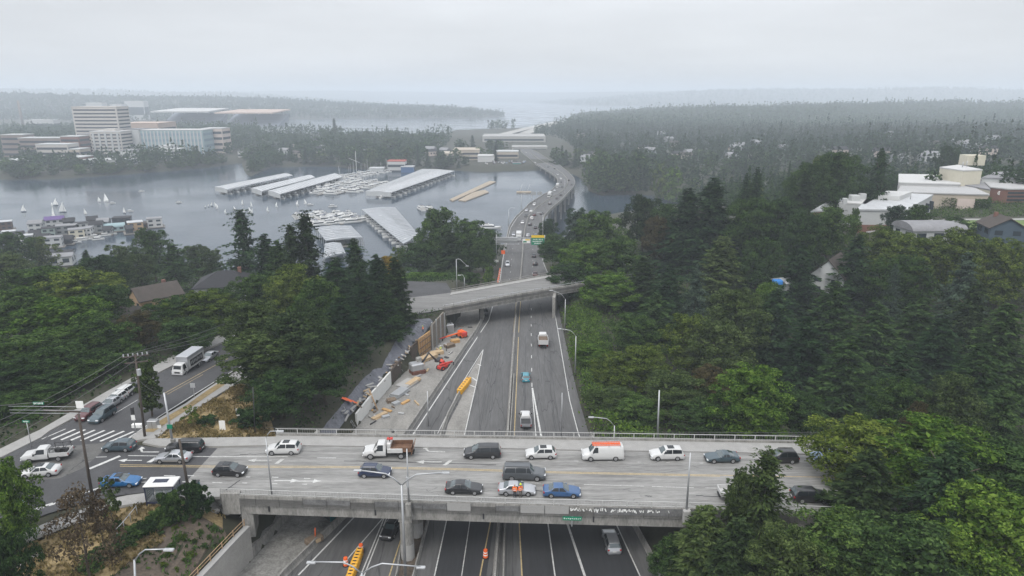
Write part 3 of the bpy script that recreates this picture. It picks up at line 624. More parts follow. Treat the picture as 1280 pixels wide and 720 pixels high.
wall_line(mb, [(11.5, 186), (13.5, 204), (13.5, 212)], 22, Z2-1.05, .8, 0, -1); mb.build('abutment', m_concdk, o2)

# ---- the viaduct over the bay
va = thing('highway_viaduct', 'curving grey highway viaduct on many columns over the bay', 'bridge', (15, 430, 0), world=True)
vy = list(np.arange(316, 262, -2.0))+list(np.arange(262, 226, -1.0))+list(np.arange(226, 187, -.6))
vl = [Vector(onf(xat(LEFT, y), y)) for y in vy]; vr = [Vector(onf(xat(RIGHT, y), y)) for y in vy]
mb = MB(); mb.loft([[a+Vector((0, 0, -.05)), b+Vector((0, 0, -.05)), b+Vector((0, 0, -1.2)), b.lerp(a, .06)+Vector((0, 0, -2.2)), a.lerp(b, .06)+Vector((0, 0, -2.2)), a+Vector((0, 0, -1.2))] for a, b in zip(vl, vr)], True, 0, True); mb.build('girder', m_concdk, va)
for e, s in ((vl, -1), (vr, 1)):
    mb = MB(); rings = []
    for i, p in enumerate(e):
        t = (e[min(i+1, len(e)-1)]-e[max(i-1, 0)]); n = Vector((t.y, -t.x, 0)).normalized()*s*.4
        rings.append([p+Vector((0, 0, -1.2))+n*.2, p+Vector((0, 0, .85))+n*.2, p+Vector((0, 0, .85))+n*-.6, p+Vector((0, 0, -.06))+n*-.8])
    mb.loft(rings, True, 0, True); mb.build('barrier', m_concdk, va)
run = 99
for i in range(1, len(vl)-6):
    run += ((vl[i]+vr[i])/2-(vl[i-1]+vr[i-1])/2).length
    if run < 30: continue
    run = 0; a, b = vl[i], vr[i]; d = (b-a).normalized(); ang = math.atan2(d.y, d.x); mb = MB(); c = (a+b)/2
    mb.box((c.x, c.y, c.z-2.75), ((b-a).length*.97, 1.5, 1.1), ang)
    zb = -2.0 if h(c.x, c.y) < 1 else h(c.x, c.y)-1
    for k in (.05, .28, .5, .72, .95):
        p = a.lerp(b, k); mb.box((p.x, p.y, (zb+p.z-3.2)/2), (1.3, 1.2, p.z-3.2-zb), ang)
    mb.build('pier', m_concdk, va)

# ---- concrete barriers
def jersey(name, label, cat, pts, hgt=.9, wd=.6, m=None, group=None):
    P = [Vector(p) for p in pts]; o_ = P[len(P)//2]; rings = []
    for i, p in enumerate(P):
        t = P[min(i+1, len(P)-1)]-P[max(i-1, 0)]; n = Vector((t.y, -t.x, 0)).normalized()*wd/2
        rings.append([p-n, p-n*.55+Vector((0, 0, .3)), p-n*.35+Vector((0, 0, hgt)), p+n*.35+Vector((0, 0, hgt)), p+n*.55+Vector((0, 0, .3)), p+n])
    mb = MB(); mb.loft(rings, True, 0, True); o = mb.build(name, m or m_concdk, loc=o_); return tag(o, label, cat, group)
of = lambda pts, n=6: [onf(x, y) for x, y in dense(pts, n)]
jersey('median_barrier', 'long low concrete barrier down the middle of the freeway', 'barrier', of([(613, 800), (619, 720), (624, 655), (634.5, 548), (640, 460), (644.5, 400), (648.5, 360), (651, 346), (653, 322), (654, 304), (656, 287), (660, 272), (671, 260), (690, 247.5), (704, 238), (709.5, 230), (709, 224), (703, 217), (692, 209.5), (677, 201.5), (662, 191)]), .85, .7)
jersey('median_barrier', 'thin dark barrier alongside the median barrier in front of the overpass', 'barrier', of([(628, 800), (629.5, 720), (631, 650), (637.5, 548), (642.5, 470)]), .7, .4)
jersey('concrete_barrier', 'worn concrete barrier between the left lanes and the gravel work area', 'barrier', of([(300, 790), (355, 720), (437, 640), (511, 539), (560, 466), (595, 415), (611, 384)]), .95, .7)
jersey('concrete_barrier', 'low concrete barrier with a yellow cushion at its far tip, in the ramp gore', 'barrier', of([(520, 655), (546, 560), (560, 520), (575, 492)]), .8, .6)
jersey('concrete_barrier', 'kerb-like concrete wall along the left of the round piers', 'barrier', of([(470, 790), (496, 720), (504, 670), (514, 640)]), .5, .45)
jersey('concrete_barrier', 'kerb-like concrete wall along the right of the round piers', 'barrier', of([(495, 790), (517, 720), (535, 650), (541, 630)]), .5, .45)
jersey('concrete_wall', 'rough low wall along the right shoulder by the dark bushes', 'wall', of([(850, 765), (826, 720), (791, 655), (764, 600), (738, 546)]), 1.0, .5)
tag(drape('bare_soil', [onf(x, y)[:2] for x, y in [(497, 720), (505, 668), (514, 640), (541, 630), (534, 655), (518, 715), (500, 780), (478, 780)]], m_soil, .05, 2, lambda X, Y: np.interp(Y, FY, FZ)), kind='structure')

# ---- retaining walls of the left bank
def base_line(pts, n=4): return [Vector(onf(x, y)) for x, y in dense(pts, n)]
wA = thing('retaining_wall', 'stepped concrete wall with graffiti and a teal panel under the near overpass', 'wall', onf(340, 672), world=True)
P = base_line([(312, 703), (356, 654), (395, 604), (420, 570)])
mb = MB(); wall_line(mb, P, [p.z-.4 for p in P], [p.z+1.5 for p in P], 2.4); mb.build('ledge', m_concdk, wA)
Q = []
for i, p in enumerate(P):
    t = P[min(i+1, len(P)-1)]-P[max(i-1, 0)]; Q.append(p+Vector((-t.y, t.x, 0)).normalized()*2.41)
mb = MB(); wall_line(mb, Q, [p.z-.4 for p in P], [min(DZ-2.5, p.z+4.6) for p in P], .6); up = mb.build('upper_wall', m_conc, wA)
d = (P[1]-P[0]).normalized(); n = Vector((d.y, -d.x, 0)); mb = MB(); c = Vector(onf(321, 690))
mb.box(c+d*2.0+n*.02+Vector((0, 0, .8)), (4.6, .03, .85), math.atan2(d.y, d.x)); tp = mb.build('painted_panel', mat('teal_paint', (.0, .11, .13), .7, .2, 2), wA)
mb = MB()
for k in range(6): mb.box(c+d*(.6+k*.5)+n*.045+Vector((0, 0, .82)), (.1, .02, .4 if k % 2 else .25), math.atan2(d.y, d.x), 0, (R.uniform(-.4, .4), 'Y'))
mb.build('graffiti', m_wsign, tp)
mb = MB(); c = Q[1]
for k in range(14): mb.tube([c+d*(k*.33)+n*.03+Vector((0, 0, 2.2+.2*R.random())), c+d*(k*.33+R.uniform(-.2, .4))+n*.03+Vector((0, 0, 3.3+.4*R.random()))], .035, 4)
mb.build('graffiti', m_dark, wA)
wB = thing('retaining_wall', 'tall pale concrete wall below the bare soil slope, with a timber handrail', 'wall', onf(300, 717), world=True)
TOPL = [(180, 771), (232, 720), (262, 690), (292, 661)]
P = base_line([(225, 805), (300, 717), (317, 698)], 6); tops = []
for p in P:
    z = p.z+.5
    while z < 45:
        x, y = proj(p.x, p.y, z)
        if x <= xat(TOPL, y) or y < 655: break
        z += .05
    tops.append(min(z, p.z+4.6))
# top line from the photo, kept level with the slope behind
mb = MB(); wall_line(mb, P, [p.z-.4 for p in P], tops, .55); mb.build('wall_face', m_conc, wB)
mb = MB(); wall_line(mb, [p+Vector((.06, -.04, 0)) for p in P], [t+.002 for t in tops], [t+.22 for t in tops], .72); mb.build('coping', m_conclt, wB)
T = [Vector((p.x-.6, p.y+.2, t)) for p, t in zip(P, tops)]; mb = MB()
for zz in (1.05, .6): mb.tube([p+Vector((0, 0, zz)) for p in T], .05, 4)
m_hand = mat('pale_timber', (.4, .27, .16), .8, .2, 3); hr = mb.build('handrail', m_hand, wB)
for p, d in along(T, 2.4, .3): MB().box(p+Vector((0, 0, .45)), (.1, .1, 1.3)).build('handrail_post', m_hand, wB)
# white panel wall, lagging wall, formwork, timber wall
def panel(name, label, cat, px, hts, m, t=.35, parts=None, tilt=None):
    P = base_line(px, 3); th = thing(name, label, cat, tuple(P[0]), world=True)
    hh = [hts[0]+(hts[1]-hts[0])*i/(len(P)-1) for i in range(len(P))]
    mb = MB(); wall_line(mb, P, [p.z-.3 for p in P], [p.z+q for p, q in zip(P, hh)], t); mb.build('face', m, th); return th, P, hh
m_wpan = mat('white_shotcrete', (.62, .62, .6), .85, .08, .8)
th, P, hh = panel('wall_panel', 'nearer of the two white wall panels beside the work ground', 'wall', [(447, 532), (466, 509)], (2.4, 2.7), m_wpan)
th, P, hh = panel('wall_panel', 'larger white wall panel next to the dark lagging', 'wall', [(466.5, 508.5), (489.5, 481.5)], (3.0, 3.1), m_wpan)
m_lag = mat('dark_lagging', (.06, .045, .035), .9, .4, 2, 8, stretch=(.3, .3, 3))
panel('lagging_wall', 'short dark timber lagging between the white panel and steel cages', 'wall', [(490, 481), (502, 468)], (3.2, 3.4), m_lag)
panel('lagging_wall', 'narrow black wall behind the grey excavator', 'wall', [(515, 455), (523, 447)], (4.0, 4.3), m_lag)
m_timb = mat('grey_timber_lagging', (.17, .15, .125), .9, .35, 1.2, 7, stretch=(.3, .3, 3.5))
th, P, hh = panel('lagging_wall', 'tall grey timber lagging with steel piles running up to the second overpass', 'wall', [(540, 437), (548, 430), (556, 423)], (6.0, 7.2), m_timb)
for p, d in along(P, 3.0, .2): MB().box(Vector(p)+Vector((.12, -.12, 3.2)), (.3, .3, 7.6)).build('pile', m_steel, th)
th, P, hh = panel('formwork', 'tall orange-brown timber formwork panel in the construction site', 'formwork', [(524, 447), (540, 436)], (4.6, 4.9), m_ply, .25)
d = (P[-1]-P[0]).normalized(); n = Vector((d.y, -d.x, 0))
for k in range(7): q = P[0].lerp(P[-1], k/6); MB().box(q+n*.12+Vector((0, 0, 2.3)), (.16, .16, 5.0), math.atan2(d.y, d.x)).build('stud', m_hand, th)
for zz in (.9, 2.3, 3.8): q = (P[0]+P[-1])/2; MB().box(q+n*.25+Vector((0, 0, zz)), ((P[-1]-P[0]).length, .12, .2), math.atan2(d.y, d.x)).build('waler', m_wood, th)
th = thing('wall_brace', 'leaning timber brace on the joint of the white wall panels', 'brace', onf(471, 512)); MB().tube([(.3, -.5, 0), (-1.6, 1.5, 3.6)], .14, 5).build('prop', m_hand, th)
MB().tube([(-.5, .4, 1.6), (-1.7, 1.4, .4)], .08, 5).build('strut', m_hand, th)
# black sheeting on the cut slope, held by scraps
m_sheet = mat('black_plastic_sheet', (.035, .038, .05), .35, .4, .5, 2.5, bump=.8, col2=(.1, .105, .13))
def on_slope(px, py): return onh(px, py)
for px in ([(398, 543), (418, 520), (452, 478), (470, 462), (482, 462), (476, 480), (452, 506), (436, 524), (420, 545)], [(482, 450), (499, 420), (508, 402), (536, 399), (541, 404), (528, 424), (512, 444), (496, 462), (484, 468), (474, 470)]):
    o = drape('plastic_sheet', [on_slope(x, y)[:2] for x, y in px], m_sheet, .22, 1.3, lambda X, Y: H(X, Y)+.16*wave(X, Y, .8)+.1*wave(X, Y, .35, 4))
    tag(o, 'wrinkled black plastic sheeting on the slope above the white panels' if px[0][0] < 450 else 'wrinkled black plastic sheeting on the slope above the timber formwork', 'sheeting')
# the overhead sign frame on the freeway
gy = 285.0
def gx(px, z=None): return (px-640)/FPX*(gy*CP+(CAMZ-26)*SP)
gz = f(gy)
gt = thing('sign_gantry', 'sign gantry over the freeway before the viaduct, grey sign backs left, green sign right', 'sign gantry', (gx(646), gy, gz), world=True)
zt = 29.3
for x in (613.5, 680.5): MB().tube([(gx(x), gy, h(gx(x), gy)-.5), (gx(x), gy, zt+1.2)], .28, 8).build('post', m_steel, gt)
mb = MB()
for dy in (-.5, .5):
    for zz in (zt, zt-1.0): mb.tube([(gx(613), gy+dy, zz), (gx(681), gy+dy, zz)], .11, 5)
for k in range(22):
    x0 = gx(613)+(gx(681)-gx(613))*k/22; x1 = gx(613)+(gx(681)-gx(613))*(k+1)/22; mb.tube([(x0, gy-.5, zt-(k % 2)), (x1, gy-.5, zt-1+(k % 2))], .06, 4)
mb.build('truss', m_steel, gt)
gb = MB().box(((gx(614)+gx(647))/2, gy+.9, zt-1.1), (gx(647)-gx(614), .15, 2.6)).build('sign_back', m_steel, gt)
mb = MB(); mb.box(((gx(614)+gx(649))/2, gy-.9, zt-2.5), (gx(649)-gx(614), 1.0, .12)); mb.box(((gx(614)+gx(649))/2, gy-1.4, zt-1.6), (gx(649)-gx(614), .05, .07)); mb.build('catwalk', m_steel, gt)
x0, x1 = gx(664), gx(680.3); gs = MB().box(((x0+x1)/2, gy-.8, zt-1.35), (x1-x0, .12, 3.0)).build('green_sign', m_green, gt)
MB().box(((x0+x1)/2, gy-.8, zt+.75), (x1-x0, .12, 1.1)).build('yellow_tab', m_ysign, gt)
mb = MB()
for r_, (n_, hh_) in enumerate(((7, .5), (9, .5), (5, .55))):
    for k in range(n_): mb.box((x0+.5+(x1-x0-1)*(k+.5)/n_ if n_ > 5 else x0+1.6+k*.6, gy-.88, zt-.5-r_*.85), ((.36 if (k*7+r_) % 3 else .22), .03, hh_*(.8 if k % 2 else 1)))
mb.build('lettering', m_wsign, gs)
x0, x1 = gx(653), gx(662.6); s2 = MB().box(((x0+x1)/2, gy-.8, zt-1.2), (x1-x0, .12, 1.8)).build('white_sign', m_wsign, gt)
mb = MB(); mb.box(((x0+x1)/2+.5, gy-.89, zt-.65), ((x1-x0)*.6, .03, .5)); mb.build('yellow_tab', m_ysign, s2)
mb = MB(); mb.box(((x0+x1)/2-.6, gy-.89, zt-1.5), ((x1-x0)*.45, .03, .6)); mb.build('green_tab', m_green, s2)
# far frame on the viaduct
p = Vector(onf(666.5, 254.5)); g2 = thing('sign_gantry', 'small grey sign frame beside the far part of the viaduct', 'sign gantry', tuple(p)); 
for x in (0, 2.7): MB().tube([(x-1, 0, -.2), (x-1, 0, 7.5)], .2, 6).build('post', m_steel, g2)
for k, (x, w_) in enumerate(((0, 3.6), (4.4, 3.2))): MB().box((x, -.3, 7.0), (w_, .2, 2.4)).build('sign_back', m_steel, g2)
# ================================================================== trees
m_bark = mat('bark', (.07, .055, .042), .95, .3, 2, 9, bump=.4, stretch=(1, 1, .3))
LM = {'dark': leafmat('dark_leaves', [(.008, .018, .006), (.028, .054, .018), (.07, .115, .036)]),
      'mid': leafmat('mid_leaves', [(.012, .025, .007), (.04, .074, .02), (.1, .152, .04)]),
      'bright': leafmat('bright_leaves', [(.018, .042, .007), (.058, .108, .018), (.14, .21, .038)]),
      'yellow': leafmat('olive_leaves', [(.02, .034, .007), (.058, .088, .018), (.135, .172, .034)]),
      'olive': leafmat('dull_olive_leaves', [(.016, .028, .009), (.044, .066, .022), (.1, .135, .045)]),
      'fir': leafmat('fir_needles', [(.006, .014, .007), (.019, .039, .017), (.05, .086, .034)], .1),
      'pine': leafmat('pine_needles', [(.007, .013, .006), (.021, .036, .014), (.05, .073, .028)], .1),
      'blue': leafmat('blue_green_needles', [(.014, .026, .018), (.04, .064, .042), (.09, .125, .085)], .1),
      'brown': leafmat('dead_leaves', [(.048, .034, .024), (.092, .066, .045), (.16, .118, .078)], .15),
      'gold': leafmat('golden_leaves', [(.096, .064, .01), (.192, .125, .02), (.28, .19, .035)]),
      'rust': leafmat('rusty_leaves', [(.024, .022, .01), (.06, .05, .023), (.115, .092, .045)])}
def unit(v): return v/(np.linalg.norm(v, axis=1, keepdims=True)+1e-9)
def cards(cen, nor, size, asp=1.0, rg=rng, along=None):
    """a leaf-sized quad at each centre, facing nor"""
    n = len(cen); nor = unit(nor)
    t = rg.normal(size=(n, 3)) if along is None else along
    u = unit(t-nor*(t*nor).sum(1, keepdims=True)); v = np.cross(nor, u)
    s = np.broadcast_to(np.asarray(size), (n,))[:, None]*.5; a = np.broadcast_to(np.asarray(asp), (n,))[:, None]
    bend = nor*s*.25
    return np.stack([cen-u*s*a*.9-bend, cen-v*s*.55, cen+u*s*a-bend, cen+v*s*.55], 1)
def crown_mesh(name, quads, m):
    me = bpy.data.meshes.new(name); k = len(quads); np_mesh(me, quads.reshape(-1, 3), np.arange(k*4).reshape(-1, 4)); me.materials.append(m); return me
def rdir(n, rg, up=0.0):
    d = rg.normal(size=(n, 3)); d[:, 2] += up; return unit(d)
def broadleaf(seed, Ht=17.0, Rr=6.0, base=.22, ncl=85, per=120, leaf=.5, shape='round', hole=0.0, core=1600):
    rg = np.random.default_rng(seed); out = []; ch = Ht*(1-base); zc = Ht*base
    def env(t):
        if shape == 'round': return np.sqrt(np.clip(1-((t-.42)/.6)**2, .02, 1))
        if shape == 'column': return np.clip(np.sin(np.pi*np.clip(t*.92+.06, 0, 1)), .05, 1)**.6
        if shape == 'cone': return np.clip(1.05-t, .05, 1)**.75*np.clip(t*6+.3, 0, 1)
        return np.sqrt(np.clip(1-((t-.55)/.55)**2, .02, 1))
    lob = rg.uniform(0, 6.28, 4)
    for k in range(ncl):
        t = rg.uniform(0, 1)**.8; a = rg.uniform(0, 6.28)
        lobe = 1+.16*math.sin(2*a+lob[0])+.13*math.sin(3*a+lob[1]+4*t)
        r = Rr*float(env(np.array(t)))*lobe*(rg.uniform(.72, 1.0) if rg.random() > .25 else rg.uniform(.3, .75))
        c = np.array([r*math.cos(a), r*math.sin(a), zc+ch*t]); rc = Rr*rg.uniform(.14, .26)*(1.05-.3*t)
        n = int(per*rg.uniform(.7, 1.3)*(rc/(Rr*.21))**1.6); d = rdir(n, rg, .35); d[:, :2] += np.array([math.cos(a), math.sin(a)])*.35; d = unit(d)
        p = c+d*rc*rg.uniform(.55, 1.05, (n, 1))*np.array([1.15, 1.15, .75])
        out.append(cards(p, d+rg.normal(size=(n, 3))*.45+np.array([0, 0, .35]), leaf*rg.uniform(.6, 1.25, n), 1.15, rg))
    if core:                                                            # the denser inside of the crown
        t = rg.uniform(.03, .93, core); a = rg.uniform(0, 6.28, core); r = Rr*env(t)*rg.uniform(0, .62, core)
        p = np.stack([r*np.cos(a), r*np.sin(a), zc+ch*t], 1); out.append(cards(p, rdir(core, rg, .2), leaf*2.1, 1, rg))
    return np.concatenate(out)
def conifer(seed, Ht=27.0, Rr=5.0, base=.1, lev=34, nb=9, per=11, needle=.8, droop=.25, ragged=.2, irregular=0.0, power=.85):
    rg = np.random.default_rng(seed); P, N, S, A = [], [], [], []
    for i in range(lev):
        t = i/lev; z = Ht*(base+(1-base)*t); 
        if irregular and rg.random() < irregular*.35: continue
        for b in range(max(3, int(nb*(1-.45*t)))):
            if rg.random() < irregular*.4: continue
            a = rg.uniform(0, 6.28); Lb = Rr*((1-t)**power*.97+.03)*rg.uniform(1-ragged*1.6, 1+ragged); m_ = max(3, int(per*(.35+.65*Lb/Rr)*1.1))
            s = np.sort(rg.uniform(.12, 1, m_)); dz = -droop*Lb*s**1.5+(.18*Lb*s if t > .6 else .05*Lb*s)
            u = np.array([math.cos(a), math.sin(a), 0]); sd = np.array([-math.sin(a), math.cos(a), 0])
            for side in (-1, 0, 1):
                w_ = side*(1-s*.55)*Lb*.26*rg.uniform(.5, 1.1, m_)
                p = u[None]*(Lb*s)[:, None]+sd[None]*w_[:, None]; p[:, 2] = z+dz-np.abs(w_)*.25+rg.normal(size=m_)*.12
                P.append(p); N.append(np.stack([.35*u[0]+0*s, .35*u[1]+0*s, 1+0*s], 1)+rg.normal(size=(m_, 3))*.38)
                A.append(u[None]+sd[None]*side*.8+rg.normal(size=(m_, 3))*.15); S.append(needle*rg.uniform(.7, 1.25, m_)*(.55+.45*(1-t)))
    P, N, S, A = map(np.concatenate, (P, N, S, A)); n = 700; t = rg.uniform(.03, .9, n); a = rg.uniform(0, 6.28, n); r = Rr*(1-t)**power*.5*rg.uniform(0, 1, n)
    core = cards(np.stack([r*np.cos(a), r*np.sin(a), Ht*(base+(1-base)*t)], 1), rdir(n, rg, .4), 1.3, 1, rg)
    return np.concatenate([cards(P, N, S, 1.35, rg, A), core])
def trunk_mb(Ht, r, limbs=7, seed=1, base=.2, spread=3.5, lean=.0):
    rg = random.Random(seed); mb = MB(); top = (lean*Ht, 0, Ht*.8)
    pts = [(lean*Ht*k/6+rg.uniform(-.1, .1), rg.uniform(-.1, .1), Ht*.8*k/6) for k in range(7)]; pts[0] = (0, 0, -1.0)
    mb.tube(pts, [r*(1.25 if k == 0 else 1-.12*k) for k in range(7)], 8)
    for k in range(limbs):
        z = Ht*(base+.5*rg.random()); a = rg.uniform(0, 6.28); l_ = spread*rg.uniform(.6, 1)
        mb.tube([(0, 0, z), (l_*.5*math.cos(a), l_*.5*math.sin(a), z+l_*.3), (l_*math.cos(a), l_*math.sin(a), z+l_*.8)], [r*.4, r*.28, r*.1], 5)
    return mb
PROTO = {}
def proto(kind, quads, Ht, Rr, m, tr, seed):
    cm = crown_mesh('crown', quads, LM[m]); t = trunk_mb(Ht, tr, seed=seed, spread=Rr*.42, base=.2); o = t.build('trunk', m_bark); tm = o.data; bpy.data.objects.remove(o)
    PROTO.setdefault(kind, []).append((cm, tm, Ht, Rr))
for s in range(4): proto('round', broadleaf(20+s, 17, 6.2, [.2, .16, .25, .2][s], [90, 110, 80, 100][s]), 17, 6.2, 'mid', .38, s)
for s in range(2): proto('tall', broadleaf(40+s, 22, 5.4, .14, 105, 120, .5, 'tall'), 22, 5.4, 'mid', .4, 9+s)
proto('column', broadleaf(50, 9, 2.3, .14, 60, 110, .3, 'column', core=900), 9, 2.3, 'olive', .16, 3)
for s in range(3): proto('fir', conifer(60+s, 27, 5.2, .06, [36, 30, 40][s], 10, 11, .85, [.25, .4, .15][s], [.22, .3, .15][s], 0, .68), 27, 5.2, 'fir', .4, s)
for s in range(2): proto('pine', conifer(70+s, 25, 5.6, .2, 26, 9, 12, .8, .05, .5, .55, .5), 25, 5.6, 'pine', .42, s)
for s in range(2): proto('cedar', conifer(80+s, 22, 7.2, .05, 30, 11, 13, .8, [.55, .3][s], .35, .15, .7), 22, 7.2, 'blue', .4, s)
proto('cypress', conifer(90, 20, 3.3, .02, 44, 11, 8, .7, -.15, .15, 0, .55), 20, 3.3, 'olive', .3, 2)
for s in range(2): proto('shrub', broadleaf(100+s, 4, 2.6, .0, 40, 90, .38, 'round', core=500), 4, 2.6, 'mid', .1, s)
proto('sparse', broadleaf(110, 8, 3.4, .25, 60, 60, .26, 'cone', core=20), 8, 3.4, 'brown', .13, 5)
proto('sapling', broadleaf(112, 5, 1.5, .35, 22, 60, .26, 'round', core=60), 5, 1.5, 'olive', .07, 6)
# light stand-ins for far trees
proto('far_round', broadleaf(120, 15, 6, .08, 42, 16, 1.5, core=90), 15, 6, 'dark', .35, 1); proto('far_round', broadleaf(121, 15, 5.5, .08, 46, 15, 1.5, 'tall', core=90), 15, 5.5, 'dark', .35, 2)
proto('far_fir', conifer(122, 24, 4.6, .04, 15, 6, 4, 2.2, .25, .25), 24, 4.6, 'fir', .35, 1)
TREES = []; BADH = []
def place_tree(kind, m, x, y, z0, Ht, Rr, label, group=None, cat='tree', name=None, var=None, rz=None):
    pl = PROTO[kind]; cm, tm, H0, R0 = pl[(var if var is not None else R.randrange(99)) % len(pl)]
    nm = name or {'fir': 'fir_tree', 'pine': 'pine_tree', 'cedar': 'cedar_tree', 'cypress': 'cypress_tree', 'shrub': 'shrub', 'sapling': 'sapling', 'far_fir': 'fir_tree', 'sparse': 'dry_tree'}.get(kind, 'leafy_tree')
    e = thing(nm, label, cat, (x, y, z0), rz if rz is not None else R.uniform(0, 6.28), group)
    e.scale = (Rr/R0, Rr/R0*R.uniform(.92, 1.08), Ht/H0)
    c = bpy.data.objects.new('crown', cm); C.objects.link(c); c.parent = e
    c.material_slots[0].link = 'OBJECT'; c.material_slots[0].material = LM[m]
    if kind != 'shrub':
        t = bpy.data.objects.new('trunk', tm); C.objects.link(t); t.parent = e
    TREES.append(e); return e
def tree(kind, m, px, py, wpx, Y, label, group=None, hmin=7, hmax=34, cat='tree', name=None, z0=None):
    """px, py: where the crown's top shows in the photo; wpx: crown width in photo pixels; Y: distance north of the camera"""
    x, y, zt = aty(px, py, Y); d = Y*CP+(CAMZ-zt+4)*SP; g0 = h(x, y) if z0 is None else z0; Ht = zt-g0
    if not hmin <= Ht <= hmax: BADH.append((kind, px, py, Y, round(Ht, 1))); 
    Ht = min(max(Ht, hmin), hmax); return place_tree(kind, m, x, y, zt-Ht if z0 is None else z0, Ht+.3, wpx/FPX*d/2*(1.25 if kind in ('fir', 'pine', 'cypress') else 1.1), label, group, cat, name)
T = tree
def low(kind, m, px, py, wpx, hpx, label, group=None, cat='shrub', name=None):
    x, y, z = onh(px, py); d = y*CP+(CAMZ-z)*SP; return place_tree(kind, m, x, y, z-.1, hpx/FPX*d*1.1, wpx/FPX*d/2, label, group, cat, name)
# ---- left bank, from the far edge by the water to the street corner
T('pine', 'fir', 299, 257, 52, 225, 'dark ragged fir by the water, the tallest tree left of the twin pines')
T('pine', 'pine', 380, 262, 54, 190, 'taller of the twin dark pines in front of the covered moorage', 'twin pines')
T('pine', 'pine', 362, 276, 48, 188, 'lower bushier half of the twin dark pines by the moorage', 'twin pines')
T('round', 'mid', 186, 287, 46, 262, 'dense green tree at the shore in front of the last white houseboat')
T('pine', 'dark', 214, 304, 52, 245, 'dark flat-topped tree between the dense shore tree and the pale shore trees')
T('round', 'olive', 243, 308, 40, 262, 'grey-green leafy tree by the water left of the ragged fir')
T('tall', 'olive', 264, 312, 24, 270, 'pale thin-crowned tree at the water just left of the ragged fir')
T('tall', 'olive', 148, 306, 34, 235, 'slim dull green tree on the shore right of the houseboat roofs')
T('tall', 'olive', 172, 316, 34, 225, 'soft olive tree in front of the dense shore tree')
T('fir', 'dark', 106, 312, 32, 225, 'small dark fir poking up at the lagoon edge')
T('round', 'dark', 122, 322, 54, 205, 'dark rounded tree under the small fir, its top against the lagoon')
T('round', 'yellow', 44, 298, 40, 300, 'pale willow-like tree among the houseboats', name='willow_tree')
T('round', 'dark', 8, 292, 48, 285, 'dark tree at the far left edge beside the brown houseboats')
T('round', 'olive', 8, 318, 56, 225, 'olive tree at the left edge below the houseboats')
T('round', 'mid', 42, 338, 96, 168, 'big broad maple at far left, top just under the boathouse roofs', name='maple_tree')
T('round', 'yellow', 92, 340, 84, 160, 'wide olive-topped maple in the second row from the water, left side', name='maple_tree')
T('round', 'mid', 16, 366, 86, 138, 'huge leafy crown filling the left edge halfway down', name='maple_tree')
T('round', 'dark', 126, 360, 60, 150, 'deep green crown left of the tan gabled house')
T('round', 'bright', 74, 376, 96, 132, 'tall bright-leaved maple behind the street sign wires', name='maple_tree')
T('tall', 'mid', 26, 420, 72, 113, 'dark-sided tree above the crosswalk at the left edge', name='maple_tree')
T('round', 'mid', 112, 398, 78, 124, 'rounded green maple above the row of parked cars', name='maple_tree')
T('round', 'dark', 66, 434, 72, 112, 'shaded low crown directly above the green street name sign')
T('round', 'dark', -22, 452, 90, 104, 'dark crown cut by the left picture edge above the kerb')
T('round', 'yellow', 250, 366, 76, 150, 'yellow-green maple below the dark hipped roof', name='maple_tree')
T('round', 'mid', 214, 374, 60, 148, 'mid green maple just right of the tan gabled house', name='maple_tree')
T('round', 'rust', 172, 392, 46, 136, 'reddish brown tree behind the white box truck')
T('round', 'mid', 146, 408, 46, 138, 'small green crown above the white box truck, left of the reddish tree')
T('round', 'dark', 232, 402, 66, 134, 'dark crown hanging over the white box truck')
T('round', 'mid', 312, 346, 52, 165, 'rounded tree right of the dark hipped roof')
T('fir', 'fir', 330, 292, 56, 195, 'dark fir between the ragged fir and the twin pines')
T('fir', 'dark', 346, 300, 58, 182, 'blackish fir in the shadow of the twin pines')
T('round', 'yellow', 366, 334, 62, 160, 'yellow-green crown in front of the twin pines')
T('cedar', 'dark', 442, 298, 66, 190, 'broad dark cedar in front of the near moorage channel')
T('fir', 'fir', 418, 322, 60, 170, 'dark fir left of the broad cedar')
T('fir', 'fir', 470, 318, 56, 168, 'dark fir right of the broad cedar, beside the golden tree')
T('cypress', 'pine', 493, 322, 40, 160, 'tall columnar conifer at the edge of the plaza by the second overpass')
T('round', 'gold', 484, 322, 26, 200, 'small golden autumn tree peeping out between the dark conifers')
T('tall', 'yellow', 500, 310, 22, 250, 'thin pale tree in front of the near covered moorage')
T('fir', 'fir', 452, 352, 56, 148, 'dense fir above the black plastic sheeting')
T('fir', 'dark', 482, 362, 46, 150, 'dark fir leaning over the sheeted slope')
T('fir', 'fir', 424, 372, 60, 134, 'wide dark fir midway along the wood above the cut')
T('round', 'mid', 392, 352, 62, 146, 'green leafy crown amid the firs on the left bank')
T('fir', 'dark', 398, 388, 60, 128, 'dark conifer behind the big bushy trees at the lawn')
T('round', 'olive', 312, 380, 76, 126, 'large dull green tree right of the box truck street', name='maple_tree')
T('round', 'pine', 368, 396, 92, 114, 'biggest bushy grey-green tree standing behind the dry lawn', name='pine_tree')
T('tall', 'olive', 318, 420, 78, 109, 'leafy tree overhanging the dry lawn by the small white sign')
T('round', 'dark', 276, 362, 50, 158, 'shaded crown under the eave of the dark hipped roof')
T('round', 'dark', 402, 440, 66, 112, 'low dark crown beside the orange debris on the sheeting')
T('round', 'dark', 348, 470, 80, 102, 'shady undergrowth tree behind the far railing of the overpass')
low('column', 'olive', 191, 523, 34, 70, 'neat oval street tree at the corner of the street', cat='tree')
low('sapling', 'yellow', 241, 537, 22, 27, 'small scrubby tree in the middle of the dry lawn', cat='tree')
low('shrub', 'dark', 260, 531, 28, 10, 'low dark shrub on the dry lawn')
